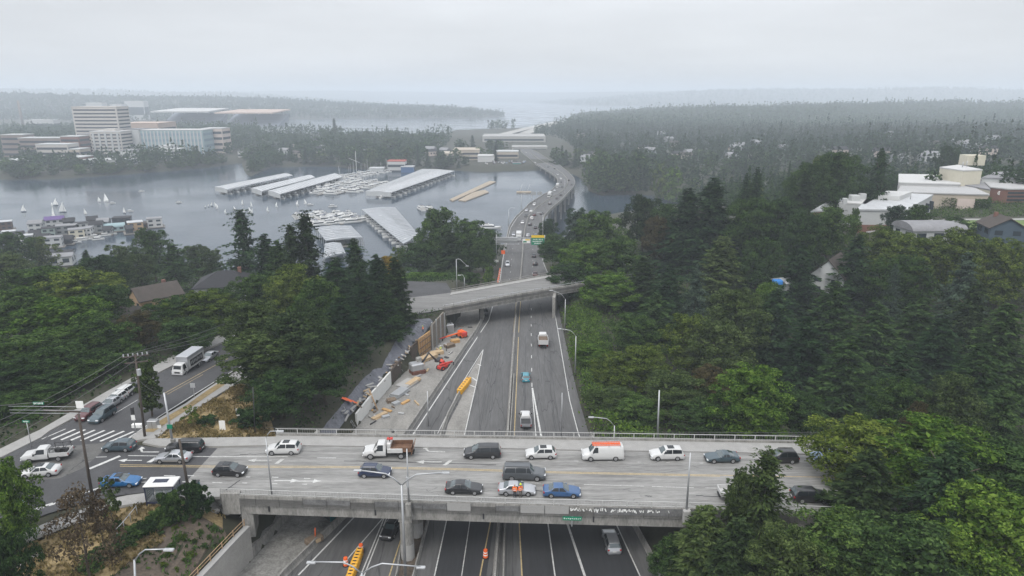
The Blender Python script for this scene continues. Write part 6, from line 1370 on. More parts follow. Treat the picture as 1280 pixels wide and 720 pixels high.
# ---- houses: walls, gabled / hipped / flat roof, windows
def house(name, label, cat, p, w_, dp, hw_, rh, rz, wall, roofm, kind='gable', floors=1, nwin=3, group=None, deck=None, chimney=False, over=.5, base=0.0):
    """p: ground point of the centre; w_: length along local x (ridge), dp: depth"""
    th = thing(name, label, cat, tuple(p), rz, group); MB().box((0, 0, hw_/2+base), (w_, dp, hw_)).build('wall', wall, th); z = hw_+base; a, b = w_/2+over, dp/2+over; mb = MB()
    if kind == 'flat': mb.box((0, 0, z+.15), (w_+over, dp+over, .3)); 
    elif kind == 'hip': q = max(0, a-b*.9); mb.add([(-a, -b, z), (a, -b, z), (a, b, z), (-a, b, z), (-q, 0, z+rh), (q, 0, z+rh), (-a, -b, z-.15), (a, -b, z-.15), (a, b, z-.15), (-a, b, z-.15)], [(0, 1, 5, 4), (2, 3, 4, 5), (1, 2, 5), (3, 0, 4), (6, 9, 8, 7), (0, 6, 7, 1), (1, 7, 8, 2), (2, 8, 9, 3), (3, 9, 6, 0)])
    elif kind == 'barrel':
        rings = [[(x, b*math.cos(k*math.pi/10), z-.2+rh*math.sin(k*math.pi/10)) for k in range(11)] for x in (-a, a)]; mb.loft(rings, False, 0, sm=True); mb.add([q for q in rings[0]], [tuple(range(11))]); mb.add([q for q in rings[1]], [tuple(range(10, -1, -1))])
    else:
        mb.add([(-a, -b, z), (a, -b, z), (a, 0, z+rh), (-a, 0, z+rh), (a, b, z), (-a, b, z), (-a, -b, z-.2), (a, -b, z-.2), (a, 0, z+rh-.25), (-a, 0, z+rh-.25), (a, b, z-.2), (-a, b, z-.2)], [(0, 1, 2, 3), (3, 2, 4, 5), (7, 6, 9, 8), (8, 9, 11, 10), (0, 6, 7, 1), (5, 4, 10, 11), (1, 7, 8, 2), (2, 8, 10, 4), (0, 3, 9, 6), (3, 5, 11, 9)])
        for x in (-w_/2+.05, w_/2-.05): g_ = MB(); g_.add([(x-.05, -dp/2, z), (x-.05, dp/2, z), (x-.05, 0, z+rh*dp/2/b-.02), (x+.05, -dp/2, z), (x+.05, dp/2, z), (x+.05, 0, z+rh*dp/2/b-.02)], [(0, 1, 2), (5, 4, 3), (0, 3, 4, 1), (1, 4, 5, 2), (2, 5, 3, 0)]); g_.build('gable', wall, th)
    rf = mb.build('roof', roofm, th)
    fh = hw_/floors
    for fl in range(floors):
        for k in range(nwin):
            for sy in (-1, 1):
                MB().box((-w_/2+w_*(k+.5)/nwin, sy*(dp/2+.02), base+fh*(fl+.55)), (w_/nwin*.55, .06, fh*.45)).build('window', m_win, th)
        for sx in (-1, 1):
            for q in (-.25, .25): MB().box((sx*(w_/2+.02), dp*q, base+fh*(fl+.55)), (.06, dp*.22, fh*.45)).build('window', m_win, th)
    if chimney: MB().box((w_*.25, dp*.12, z+rh*.8), (.9, .9, 2.2)).build('chimney', m_brick, rf)
    if deck: MB().box((0, 0, .35), (w_+deck, dp+deck, .5)).build('float', m_dock, th)
    return th
def floathome(x, y, wpx, label, wall, roofm, kind='flat', fl=2, rz=.3, dp=8, hh=6, rh=2.0):
    p = Wz(x, y); d = p.y*CP+CAMZ*SP; w_ = wpx/FPX*d; return house('houseboat', label, 'houseboat', (p.x, p.y, .15), w_, dp, hh, rh, rz, WC[wall], roofm, kind, fl, max(2, int(w_/3.2)), deck=2.5, base=.6, over=.4)
ARM = .42
for a in ((194, 284, 17, 'white two-storey houseboat with a roof deck at the very end of the row', 'white', m_roofg, 'flat', 2), (170, 288.5, 17, 'tan-orange boxy houseboat second from the end of the row', 'orange', m_roofw, 'flat', 2), (181, 285, 10, 'brown low houseboat between the tan and the white ones', 'brown', m_roofb, 'flat', 1), (144, 289, 22, 'pale teal houseboat with a rounded roof', 'teal', WC['teal'], 'barrel', 1), (154, 283, 20, 'dark houseboat with a roof garden behind the teal one', 'dark', m_roofd, 'flat', 2),
          (122, 291, 14, 'dark grey shingled houseboat left of the teal one', 'grey', m_roofd, 'gable', 2), (131, 287, 13, 'grey gabled houseboat behind the dark grey one', 'grey', m_roofg, 'gable', 2), (97, 298, 17, 'tall cream-sided houseboat in the middle of the row', 'cream', m_roofg, 'flat', 2), (106, 290, 20, 'white flat-roofed houseboat with dark bands behind the cream one', 'ltgrey', m_roofd, 'flat', 2), (112, 296, 9, 'white balconied houseboat right of the cream one', 'white', m_roofg, 'flat', 2),
          (70, 285, 20, 'houseboat with purple trim and roof', 'ltgrey', WC['purple'], 'gable', 2), (47, 290, 15, 'grey gabled houseboat left of the purple one', 'ltgrey', m_roofg, 'gable', 2), (62, 297, 14, 'green-grey houseboat with plants under the purple one', 'green', m_roofd, 'flat', 2), (80, 293, 15, 'pale flat houseboat right of the purple one', 'grey', m_roofg, 'flat', 2), (68, 309, 20, 'white houseboat nearest to the lagoon', 'ltgrey', m_roofg, 'flat', 2), (84, 305, 14, 'dark gabled houseboat beside the white lagoon one', 'dark', m_roofd, 'gable', 1),
          (88, 287, 12, 'charcoal two-storey houseboat behind the pale flat one', 'dark', m_roofd, 'gable', 2), (56, 303, 13, 'grey low houseboat left of the white lagoon one', 'grey', m_roofd, 'gable', 1), (45, 298, 12, 'dark-roofed houseboat in front of the grey gabled one', 'ltgrey', m_roofd, 'gable', 1), (92, 293, 9, 'narrow dark houseboat squeezed beside the cream one', 'dark', m_roofg, 'flat', 2), (117, 285, 12, 'brown gabled houseboat at the back of the row', 'brown', m_roofd, 'gable', 2), (162, 292, 8, 'small dark shed between the teal and tan houseboats', 'dark', m_roofd, 'gable', 1), (136, 293, 9, 'small grey shed at the waterline left of the teal houseboat', 'grey', m_roofd, 'gable', 1), (22, 300, 15, 'dark low houseboat in the left part of the row', 'dark', m_roofd, 'gable', 1), (34, 301, 14, 'grey houseboat with white parts in the left part of the row', 'grey', m_roofw, 'flat', 1), (6, 288, 18, 'dark brown long houseboat at the left picture edge', 'brown', m_roofw, 'flat', 2), (12, 296, 14, 'flat grey houseboat below the long brown one', 'grey', m_roofw, 'flat', 1)):
    floathome(*a[:4], a[4], a[5], a[6], a[7], ARM+R.uniform(-.15, .15), R.uniform(7, 9), 2.55*a[7]+R.uniform(.2, .6))
for x, y in ((101, 301), (108, 300), (123, 300), (132, 295), (139, 293.5), (94, 304), (119, 297), (30, 304), (20, 304)): p = Wz(x, y); boat(1, p.x, p.y, ARM+R.uniform(-.2, .2), 'small white boat tied up along the houseboats', 'boats at the houseboats', 'small_boat', .7)
# near-shore houses and boathouses
def H_(px, py, Y, z=None): x, y, zz = aty(px, py, Y); return Vector((x, y, h(x, y) if z is None else z))
for (px, Y, ztop, w_, dp, hw_, rh, rz, wl, rf, kd, lb, nm, ch) in (
        (193, 181, None, 11, 8.5, 5.5, 3.0, .8, 'orange', m_roofb, 'gable', 'tan gabled house with a brown roof among the left trees', 'house', True), (281, 186, None, 14.5, 12, 5, 3.2, .2, 'ltgrey', m_roofd, 'hip', 'grand house with a dark hipped roof on the left bank', 'house', True),
        (160, 172, None, 9, 7, 4, 2.2, -.3, 'ltgrey', m_roofb, 'gable', 'small grey house tucked below the tan gabled one', 'house', False), (150, 164, None, 9, 7, 4, 2.2, .9, 'pink', m_roofb, 'gable', 'small reddish-roofed house hidden in the left trees', 'house', False)):
    py = {193: 355, 281: 338, 160: 381, 150: 393}[px]; x, y, zt = aty(px, py, Y); g0 = zt-hw_-rh; house(nm, lb, 'house', (x, y, g0-3), w_, dp, hw_+3, rh, rz, WC[wl], rf, kd, 2, 3, chimney=ch)
for (px, py, Y, w_, dp, hh, wl, rf, kd, lb) in ((26, 320, 360, 18, 10, 5, 'dark', m_roofd, 'flat', 'black flat-roofed boathouse at the shore on the far left'), (46, 318, 362, 9, 8, 5, 'white', m_roofw, 'flat', 'small bright white shed at the shore beside the black boathouse'), (62, 322, 352, 22, 9, 4, 'ltgrey', m_roofg, 'gable', 'grey long boathouse at the shore with a pale gable'), (76, 317, 372, 12, 9, 4, 'grey', m_roofd, 'gable', 'dark-roofed boathouse right of the pale shed'), (40, 325, 345, 16, 8, 3.5, 'ltgrey', m_roofw, 'gable', 'low pale-roofed boathouse just above the maple crowns')):
    x, y, zt = aty(px, py, Y); house('boathouse', lb, 'boathouse', (x, y, min(zt-hh, 1.5)), w_, dp, hh+1.0, 1.2, .35, WC[wl], rf, kd, 1, 4)
# ---- far buildings
def block(name, label, cat, px0, px1, ytop, Y, dp, wall, roofm=None, bands=0, band_m=None, ybot=None, group=None, fins=0, fin_m=None, rz=0.0, pent=None):
    a, b = aty(px0, ytop, Y), aty(px1, ytop, Y); c = ((a[0]+b[0])/2, Y+dp/2); w_ = b[0]-a[0]; zt = a[2]; z0 = min(h(*c), zt-4); th = thing(name, label, cat, (c[0], c[1], z0), rz, group); H0 = zt-z0
    MB().box((0, 0, H0/2-1), (w_, dp, H0+2)).build('wall', wall, th); MB().box((0, 0, H0+.45), (w_+.6, dp+.6, .9)).build('roof', roofm or m_roofg, th)
    top = H0-1.5; 
    for k in range(bands):
        z = top-(k+.5)*top/bands; MB().box((0, -dp/2-.1, z), (w_*.94, .3, top/bands*.42)).build('window_band', band_m or m_win, th); MB().box((w_/2+.1, 0, z), (.3, dp*.9, top/bands*.42)).build('window_band', band_m or m_win, th)
    for k in range(fins): MB().box((-w_/2+w_*(k+.5)/fins, -dp/2-.5, H0*.5), (w_/fins*.32, .8, H0*.94)).build('fin', fin_m or wall, th)
    if pent: MB().box((w_*.05, 0, H0+2.2), (w_*pent, dp*.5, 3.4)).build('penthouse', wall, th)
    return th
block('hospital_tower', 'tall beige tower block on the far shore, upper left', 'building', 89, 145, 134, 1000, 32, m_beige, m_beige, 13, m_win)
block('hospital_wing', 'lower beige wing with upright piers in front of the tall tower', 'building', 112, 150, 165, 955, 30, m_beige, WC['white'], 7, m_win, fins=5, fin_m=WC['ltgrey'], pent=.4)
block('hospital_wing', 'beige wing left of the one with upright piers', 'building', 98, 113, 168, 965, 25, m_beige, None, 6)
block('glazed_building', 'long pale blue glazed building right of the tower', 'building', 172, 253, 163, 985, 34, WC['teal'], WC['white'], 4, m_bluegl, fins=18, fin_m=WC['white'])
block('grey_end_building', 'blank pale grey end block of the glazed building', 'building', 162, 173, 162, 983, 32, WC['ltgrey'])
block('pavilion', 'low building with a wide pinkish roof behind the glazed one', 'building', 147, 197, 154.5, 1090, 60, m_pinkroof, m_pinkroof, 2)
block('office_building', 'tan office block between the tower and the glazed building', 'building', 148, 166, 162, 1010, 30, WC['pink'], None, 4)
block('office_building', 'tan office block at the right end of the glazed building', 'building', 252, 277, 161, 1020, 30, WC['pink'], WC['ltgrey'], 4)
for a in ((0, 28, 169, 960, 'brown campus block at the left picture edge', m_brown, 4), (22, 76, 173, 945, 'long brown campus block left of the tower', m_brown, 4), (75, 98, 171, 935, 'square brown brick block next to the tower', m_brick, 4), (44, 84, 181, 890, 'pale-topped beige block in front of the brown ones', m_beige, 3), (86, 99, 187, 885, 'small tan block under the square brown one', m_tan, 2), (69, 86, 199, 842, 'low brick hall by the shore trees', m_brick, 2), (82, 102, 197, 845, 'low brick hall with a white roof edge', m_brick, 2), (0, 22, 201, 815, 'small brick hall at the left edge near the shore', m_brick, 2), (7, 24, 203, 810, 'pinkish hall among the shore trees', WC['pink'], 2),
          (102, 159, 200.5, 842, 'long low pale hall at the foot of the tower', WC['ltgrey'], 1), (150, 163, 189, 870, 'blank white box at the foot of the tower', WC['white'], 0), (162, 183, 190, 900, 'small brown block at the foot of the glazed building', m_brown, 3), (193, 222, 187, 915, 'white stepped building among the poplars', WC['white'], 3), (197, 212, 183, 925, 'upper storey block of the white stepped complex', WC['white'], 2)):
    block('campus_building', a[4], 'building', a[0], a[1], a[2], a[3], 24, a[5], WC['ltgrey'] if a[6] else None, a[6])
block('boathouse', 'long low white boathouse at the water on the far left shore', 'boathouse', 20, 42, 218.5, 775, 12, WC['white'], m_roofw, 1)
block('boathouse', 'small white hut on the dry grass of the far shore', 'boathouse', 297, 308, 190, 955, 12, WC['white'], m_roofg, 1)
# stadium: two roofs over raked stands
for px0, px1, yt, lb, fl in ((199, 278, 138, 'stadium stand with a broad pale roof and blue-grey seats', 1), (277, 357, 139.5, 'second stadium stand with a brownish roof edge', -1)):
    Y = 1750; a, b = aty(px0, yt, Y), aty(px1, yt, Y); z0 = 12; H0 = a[2]-z0; w_ = b[0]-a[0]; th = thing('stadium_stand', lb, 'stadium', ((a[0]+b[0])/2, Y, z0))
    MB().add([(-w_/2, -45, H0-1), (w_/2*.8, -45, H0-1), (w_/2, 40, H0+5), (-w_/2*.62, 40, H0+5), (-w_/2, -45, H0-4), (w_/2*.8, -45, H0-4), (w_/2, 40, H0+2), (-w_/2*.62, 40, H0+2)], [(0, 1, 2, 3), (7, 6, 5, 4), (0, 4, 5, 1), (1, 5, 6, 2), (2, 6, 7, 3), (3, 7, 4, 0)]).build('roof', WC['white'] if fl > 0 else m_pinkroof, th)
    MB().add([(-w_*.42, -35, 0), (w_*.42, -35, 0), (w_*.48, 40, H0*.85), (-w_*.38, 40, H0*.85), (-w_*.42, 45, -5), (w_*.42, 45, -5)], [(0, 1, 2, 3), (3, 2, 5, 4), (0, 4, 5, 1), (1, 5, 2), (0, 3, 4)]).build('seating', mat('seat_rows', (.2, .22, .26), .8, .3, .05, .3, stretch=(.2, 3, 3)), th)
    for k in range(5): x = -w_*.4+w_*.8*k/4; MB().tube([(x, 42, -5), (x, 30, H0+2)], 1.6, 6).build('pylon', m_steel, th)
th = thing('chimney_stack', 'slim dark chimney above the trees on the far left', 'chimney', aty(28, 152, 1900)); zt = aty(24, 125.5, 1900); MB().tube([(0, 0, -12), (-1.5, 0, zt[2]-th.location.z)], [4.2, 2.6], 10).build('shaft', m_brown, th)
for a in ((107, 127, 128.5, 'white block on the hillside behind the tower roof', 2300), (137, 152, 130.5, 'low white block right behind the tower', 2250), (155, 179, 126.5, 'stepped white block on the far hillside', 2300), (30, 66, 150.5, 'pale row of low roofs among the trees behind the brown campus', 1700), (4, 20, 140, 'faint pale block on the hillside at far left', 2600)):
    block('hillside_building', a[3], 'building', a[0], a[1], a[2], a[4], 30, WC['white'], WC['white'], 1)
# across the bay, by the far tunnel
block('station_building', 'broad tan office with a flared roof at the far end of the bay', 'building', 566, 599, 188, 910, 40, m_tan, m_tan, 2)
block('station_building', 'lower tan wing left of the flared-roof office', 'building', 552, 577, 192.5, 898, 35, m_tan, m_tan, 3)
block('white_hall', 'plain white hall by the car park near the viaduct end', 'building', 597, 618, 195.5, 884, 25, WC['white'], WC['white'], 0)
block('stone_hall', 'tan stone hall right of the plain white hall', 'building', 618, 648, 190, 930, 25, m_tan, WC['ltgrey'], 1)
block('green_container', 'teal green container at the water near the viaduct end', 'container', 641, 651, 204, 852, 4, mat('teal_green', (.04, .25, .22), .7), None, 0)
block('clubhouse', 'white clubhouse with a red roof behind the marina', 'building', 484, 506, 202, 812, 16, WC['white'], mat('red_tile_roof', (.32, .07, .05), .9, .15, .5), 2)
block('pavilion', 'flat white-roofed pavilion behind the open berths', 'building', 461, 479, 211, 800, 14, WC['ltgrey'], m_roofw, 1)
block('boat_shed', 'blue and white shed right of the red-roofed clubhouse', 'building', 501, 517, 209, 806, 12, PM['blue'], m_roofw, 0)
block('tunnel_portal', 'wide concrete tunnel mouth at the end of the viaduct', 'tunnel', 640, 684, 184, 1085, 30, m_conc, m_conclt, 1, m_win)
block('construction_deck', 'wide pale concrete slab above the tunnel mouth, with building works', 'slab', 603, 682, 171, 1240, 80, m_conc, m_conclt, 1, m_win)
for i in range(26):
    x = 606+R.random()*72; y = 173+R.random()*9; p = aty(x, y, 1160+R.random()*40); o = MB().bev((0, 0, 1.5), (R.uniform(3, 9), R.uniform(3, 7), 3), .3).build('site_cabin', R.choice([WC['white'], WC['ltgrey'], m_tan, WC['pink']]), loc=(p[0], p[1], p[2]-2)); tag(o, 'pale cabin on the works deck beyond the viaduct', 'cabin', 'cabins on the works deck')
# road beyond the tunnel
for px, nm in (([(620, 170), (640, 165), (662, 159.5), (700, 151.5)], 'road'), ([(655, 167), (668, 162), (684, 157), (708, 152)], 'road')):
    P = [Vector(onz(x, y, 9)) for x, y in dense(px, 5)]; a, b = band(P, 26); mb = MB(); mb.strip(a, b); tag(mb.build(nm, m_conc), kind='structure')
# flagpole mast and yard of the yacht club
p = Wz(446, 219); th = thing('flag_mast', 'tall white mast with a crossing yard behind the open berths', 'mast', tuple(p)); MB().tube([(0, 0, 0), (0, 0, 27)], [.45, .2], 6).build('pole', m_hull, th); MB().tube([(-8, 0, 19), (4, 0, 14)], .2, 5).build('yard', m_hull, th)
# cars in the far car park and small houses in the woods
for i in range(34): x = 600+R.random()*58; p = onz(x, 205.5+R.random()*3.5, 1.5); o = SMALL[R.choice(list(SMALL))].copy(); C.objects.link(o); o.name = 'parked_car'; o.location = (p[0], p[1], h(p[0], p[1])+.05); o.rotation_euler = (0, 0, 1.57+R.uniform(-.1, .1)); tag(o, 'tiny parked car in the car park by the far shore', 'car', 'cars in the far car park')
HP = []
def far_house(px, py, label, group, w_=14):
    i = R.randrange(4); x, y, z = onh(px, py)
    if len(HP) < 4: 
        mb = MB(); mb.box((0, 0, 3), (w_, 9, 6), mi=0); a, b = w_/2+.5, 5.2; mb.add([(-a, -b, 6), (a, -b, 6), (a, 0, 9), (-a, 0, 9), (a, b, 6), (-a, b, 6)], [(0, 1, 2, 3), (3, 2, 4, 5), (0, 3, 5), (1, 4, 2), (0, 5, 4, 1)], 1)
        for k in range(3): mb.box((-w_/2+w_*(k+.5)/3, -4.55, 3.4), (2, .2, 2), mi=2)
        o = mb.build('house', [[WC['ltgrey'], WC['tan'], WC['pink'], WC['grey']][len(HP)], [m_roofg, m_roofb, m_roofd, m_roofg][len(HP)], m_win]); HP.append(o)
    else: o = HP[i].copy(); C.objects.link(o)
    o.name = 'house'; o.location = (x, y, z+R.uniform(2, 5.5)); o.rotation_euler = (0, 0, R.uniform(-.8, .8)); tag(o, label, 'house', group)
for i in range(38): far_house(R.uniform(720, 1275), R.uniform(172, 212), 'small pale house half hidden in the hazy woods right of the viaduct', 'houses in the right woods')
for i in range(16): far_house(R.uniform(320, 560), R.uniform(182, 203), 'small pale house among the trees behind the marina', 'houses behind the marina')
block('apartment_block', 'pale flat-topped block in the haze left of the hilltop trees', 'building', 962, 986, 166, 1500, 30, WC['pink'], WC['white'], 3)
block('apartment_block', 'lower pale block in the haze below the flat-topped one', 'building', 972, 990, 184, 1250, 20, WC['pink'], WC['ltgrey'], 2)
# ---- the school on the right hilltop
def sblock(name, label, px, zt, z0, wall, roofm, parts=()):
    """plan from photo points on the roof plane"""
    P = [Vector(onz(x, y, zt)) for x, y in px]; c = sum(P, Vector())/len(P); th = thing(name, label, 'building', (c.x, c.y, z0), world=True); mb = MB(); mb.prism([(p.x, p.y) for p in P], z0-3, zt-.4); mb.build('wall', wall, th)
    mb = MB(); mb.prism([(c.x+(p.x-c.x)*1.02, c.y+(p.y-c.y)*1.02) for p in P], zt-.39, zt+.1); r_ = mb.build('roof', roofm, th); return th, P, r_
z0 = 42
th, P, r_ = sblock('school_building', 'grey school block with a light roof, nearest on the right hilltop', [(1072, 261.5), (1133, 262), (1166, 243.5), (1092, 240)], 50.5, z0, WC['ltgrey'], m_roofw)
mb = MB(); wall_line(mb, [P[0], P[1]], z0-6, 45.2, .06, 0, -1); mb.build('brick_base', m_brick, th)
for k in range(6): q = P[1].lerp(P[2], (k+.5)/6); MB().box((q.x, q.y, 47), (.5, 3.2, 3.2), .35).build('window', m_win, th)
for x, y in ((1124, 247), (1138, 249)): p = Vector(onz(x, y, 50.6)); MB().tube([p, p+Vector((0, 0, 1.9))], .16, 5).build('vent_pipe', m_steel, r_)
q = [Vector(onz(x, y, 52)) for x, y in ((1098, 245), (1125, 246), (1140, 240), (1108, 239))]; mb = MB(); mb.prism([(p.x, p.y) for p in q], 50.55, 52.2); mb.build('roof_light', WC['white'], r_)
th, P, r_ = sblock('school_building', 'low white-roofed wing at the left end of the school', [(1014, 264), (1046, 262), (1082, 249), (1040, 249)], 48, z0, m_brick, m_roofw)
th, P, r_ = sblock('school_building', 'small pale grey block with rooftop machines behind the left wing', [(1050, 253), (1082, 255), (1096, 247), (1062, 246)], 50.5, z0, WC['ltgrey'], WC['white'])
for x, y, s_ in ((1068, 246, 3.2), (1078, 244, 2.4), (1056, 250, 1.5)): p = Vector(onz(x, y, 52)); MB().bev((p.x, p.y, 51.6), (s_, s_*.8, 2.2), .2).build('air_unit', WC['ltgrey'], r_)
th, P, r_ = sblock('school_building', 'broad grey flat roof in the middle of the school', [(1122, 240), (1236, 243), (1204, 229), (1130, 228)], 49, 43, WC['tan'], mat('pale_grey_roof', (.34, .34, .34), .9, .15, .3))
th, P, r_ = sblock('school_building', 'long white ridge roof behind the broad grey roof', [(1124, 228), (1200, 230), (1200, 219), (1124, 217.5)], 50.5, 43, WC['white'], WC['white'])
th, P, r_ = sblock('school_hall', 'tall cream windowless hall with a roof box behind the school', [(1175, 209), (1204, 213), (1228, 212), (1198, 206)], 56, 43, WC['cream'], WC['white'])
p = Vector(onz(1214, 206, 56)); MB().box((p.x, p.y, 58.3), (8.5, 6, 4.6)).build('roof_box', WC['cream'], r_)
for x, y in ((1203, 209), (1208, 208)): p = Vector(onz(x, y, 56.2)); MB().tube([p, p+Vector((0, 0, 2.4))], .2, 5).build('vent_pipe', m_steel, r_)
th, P, r_ = sblock('school_building', 'brick-fronted block with a white emblem at the right end of the school', [(1238, 233.5), (1260, 236), (1300, 236), (1300, 220), (1226, 223)], 50, 43, m_brick, mat('pale_grey_roof', (.34, .34, .34), .9, .15, .3))
for k in range(4): mb = MB(); a, b = P[1]+Vector((.3, -.12, 0)), P[2]+Vector((0, -.12, 0)); mb.box(((a.x+b.x)/2, a.y, 48.3-k*1.5), (b.x-a.x, .2, .8)); mb.build('window_band', m_win, th)
p = P[0].lerp(P[1], .55); mb = MB(); mb.tube([p+Vector((math.cos(k*.7)*.7, -.25, -2.2+math.sin(k*.7)*.7)) for k in range(10)], .14, 5); mb.box(p+Vector((0, -.22, -2.2)), (.3, .1, 1.2)); mb.box(p+Vector((0, -.22, -2.2)), (.9, .1, .25)); mb.build('emblem', m_wsign, th)
th, P, r_ = sblock('school_building', 'cream lower front of the brick-fronted block', [(1205, 231), (1238, 237), (1226, 224), (1200, 226)], 49.5, 43, WC['cream'], m_roofg)
th, P, r_ = sblock('gym_building', 'grey curved-roof gym at the far right behind the school', [(1228, 222), (1300, 224), (1300, 214), (1244, 215)], 52, 43, WC['ltgrey'], m_roofg)
for px, lb in (([(1160, 246.5), (1196, 249), (1196, 245), (1160, 243)], 'clipped green hedge wall left of the pink garden wall'), ([(1219, 250), (1239, 251), (1239, 246), (1219, 246)], 'clipped green hedge block right of the pink garden wall')):
    P = [Vector(onz(x, y, 47)) for x, y in px]; c = sum(P, Vector())/4; n = 5200; rg = np.random.default_rng(int(px[0][0])); u, v, z = rg.uniform(0, 1, n), rg.uniform(0, 1, n), 42+rg.uniform(-1, 5.2, n); A, B, C_, D_ = [np.array(q) for q in P]
    pts = (A[None]*(1-u)[:, None]+B[None]*u[:, None])*(1-v)[:, None]+(D_[None]*(1-u)[:, None]+C_[None]*u[:, None])*v[:, None]; pts[:, 2] = z; me = crown_mesh('hedge', cards(pts, rdir(n, rg, .2), .6, 1.1, rg), LM['mid']); o = bpy.data.objects.new('hedge', me); C.objects.link(o); tag(o, lb, 'hedge')
P = [Vector(onz(x, y, 46.5)) for x, y in ((1197, 250), (1219, 251))]; mb = MB(); wall_line(mb, P, 41, 47, .4); o = mb.build('garden_wall', WC['pink'], loc=P[0]); tag(o, 'pink plain wall between two clipped hedges', 'wall')
x, y, z = aty(1248, 303, 195); house('blue_house', 'slate blue gabled house with white windows on the right hill', 'house', (x, y, z-1), 10, 9, 6, 3.0, 1.3, WC['slate'], m_roofb, 'gable', 2, 2, chimney=True)
x, y, z = aty(1160, 292, 205); house('bow_roofed_house', 'grey house with a low bowed roof left of the blue house', 'house', (x, y, z-2), 16, 10, 4, 2.2, .05, WC['ltgrey'], m_roofg, 'barrel', 1, 3)
x, y, z = aty(1040, 345, 190); house('brown_roofed_house', 'house with a steep brown roof between the black-green firs', 'house', (x, y, z-4), 12, 9, 5, 5.0, .9, WC['ltgrey'], m_roofb, 'gable', 2, 2)
x, y, z = aty(972, 352, 185); MB_ = MB(); tb = thing('tarpaulin', 'bright blue tarpaulin showing between dark firs', 'tarpaulin', (x, y, z)); MB().bev((0, 0, 0), (2.6, 2, 1.2), .3).build('sheet', mat('blue_tarp', (.03, .2, .55), .5, .1), tb)
x, y, z = aty(985, 350, 188); house('pale_roofed_shed', 'pale-roofed shed beside the blue tarpaulin', 'house', (x, y, z-3), 6, 5, 3, 1, .4, WC['ltgrey'], m_roofw, 'gable', 1, 1)
block('golden_dome', 'small tower with a golden dome at the right picture edge', 'tower', 1271, 1279, 203, 640, 5, WC['white'], mat('gold', (.6, .42, .1), .35, metal=.6), 1)
# ---- trees of the middle distance: one by one
YS_ = np.arange(300., 2600., 4.)
def bank(n, px, py, hm, wpx, label, group, kinds=('far_round', 'far_round', 'far_fir'), ms=('dark', 'mid', 'dark', 'olive'), ymin=300.):
    done = tries = 0
    while done < n and tries < n*12:
        tries += 1; k = R.choice(kinds); x_, y_ = R.uniform(*px), R.uniform(*py); hh = R.uniform(*hm)*(1.2 if k == 'far_fir' else 1); dx, dy, dz = ray(x_, y_); Y = YS_[YS_ >= ymin]; X = dx/dy*Y; Z = CAMZ+dz/dy*Y
        q = np.nonzero((Z-H(X, Y) <= hh) & (poly_sd(X, Y, BAY) > 4))[0]
        if not len(q): continue
        i = q[0]; zt = Z[i]; z0 = float(H(X[i:i+1], Y[i:i+1])[0]); d = Y[i]
        if zt-z0 < hh*.55: continue
        place_tree(k, 'fir' if k == 'far_fir' else R.choice(ms), float(X[i]), float(Y[i]), z0, zt-z0, R.uniform(*wpx)/FPX*d/2*(.6 if k == 'far_fir' else 1), label, group); done += 1
bank(26, (736, 800), (186, 222), (22, 36), (20, 32), 'tall dark tree in the grove on the point right of the viaduct', 'grove right of the viaduct', ('far_round',), ('dark', 'dark', 'mid'), 600.)
bank(10, (690, 740), (168, 196), (14, 22), (14, 22), 'dark hazy tree on the far bank just right of the tunnel mouth', 'trees right of the tunnel mouth')
bank(20, (800, 905), (186, 236), (10, 20), (16, 26), 'hazy tree on the flats behind the right slope, near the channel end', 'trees on the channel flats', ymin=590.)
T('far_round', 'yellow', 826, 203, 24, 600, 'pale yellow-green round tree on the flats behind the channel', hmin=5); T('far_round', 'bright', 843, 210, 26, 580, 'lighter green clump by the small field behind the channel', hmin=5)
bank(22, (905, 1060), (180, 232), (11, 20), (16, 28), 'hazy tree in the valley behind the hilltop trees', 'trees in the hazy valley')
bank(14, (1040, 1175), (206, 214), (8, 14), (18, 28), 'green tree in the low row behind the school roofs', 'trees behind the school', ('far_round',))
bank(10, (1232, 1300), (204, 214), (9, 14), (26, 38), 'dense green tree behind the right end of the school', 'trees behind the school gym', ('far_round',), ('mid', 'dark'), 300.)
bank(16, (0, 105), (192, 214), (11, 16), (14, 24), 'rounded tree on the far-left shore in front of the brown campus', 'trees on the campus shore', ('far_round',))
bank(14, (95, 235), (200, 215), (9, 14), (12, 20), 'rounded tree along the far shore below the tower', 'trees below the tower', ('far_round',))
bank(26, (185, 305), (178, 208), (13, 19), (10, 16), 'upright poplar-like tree of the far shore row right of the glazed building', 'poplar row', ('far_round',), ('dark', 'mid'))
bank(14, (306, 345), (176, 208), (13, 20), (14, 22), 'dark tree on the point at the canal mouth', 'trees at the canal mouth')
bank(46, (345, 560), (165, 200), (16, 25), (16, 26), 'dark hazy tree in the wood behind the marina', 'wood behind the marina')
bank(12, (560, 625), (166, 186), (14, 20), (13, 20), 'hazy tree behind the flared-roof office', 'trees behind the far office')
T('far_fir', 'fir', 417, 147, 12, 1300, 'tallest dark fir rising out of the wood behind the marina', hmax=50)
bank(7, (548, 590), (190, 200), (9, 13), (10, 14), 'dark tree in front of the tan offices at the far shore', 'trees before the tan offices')
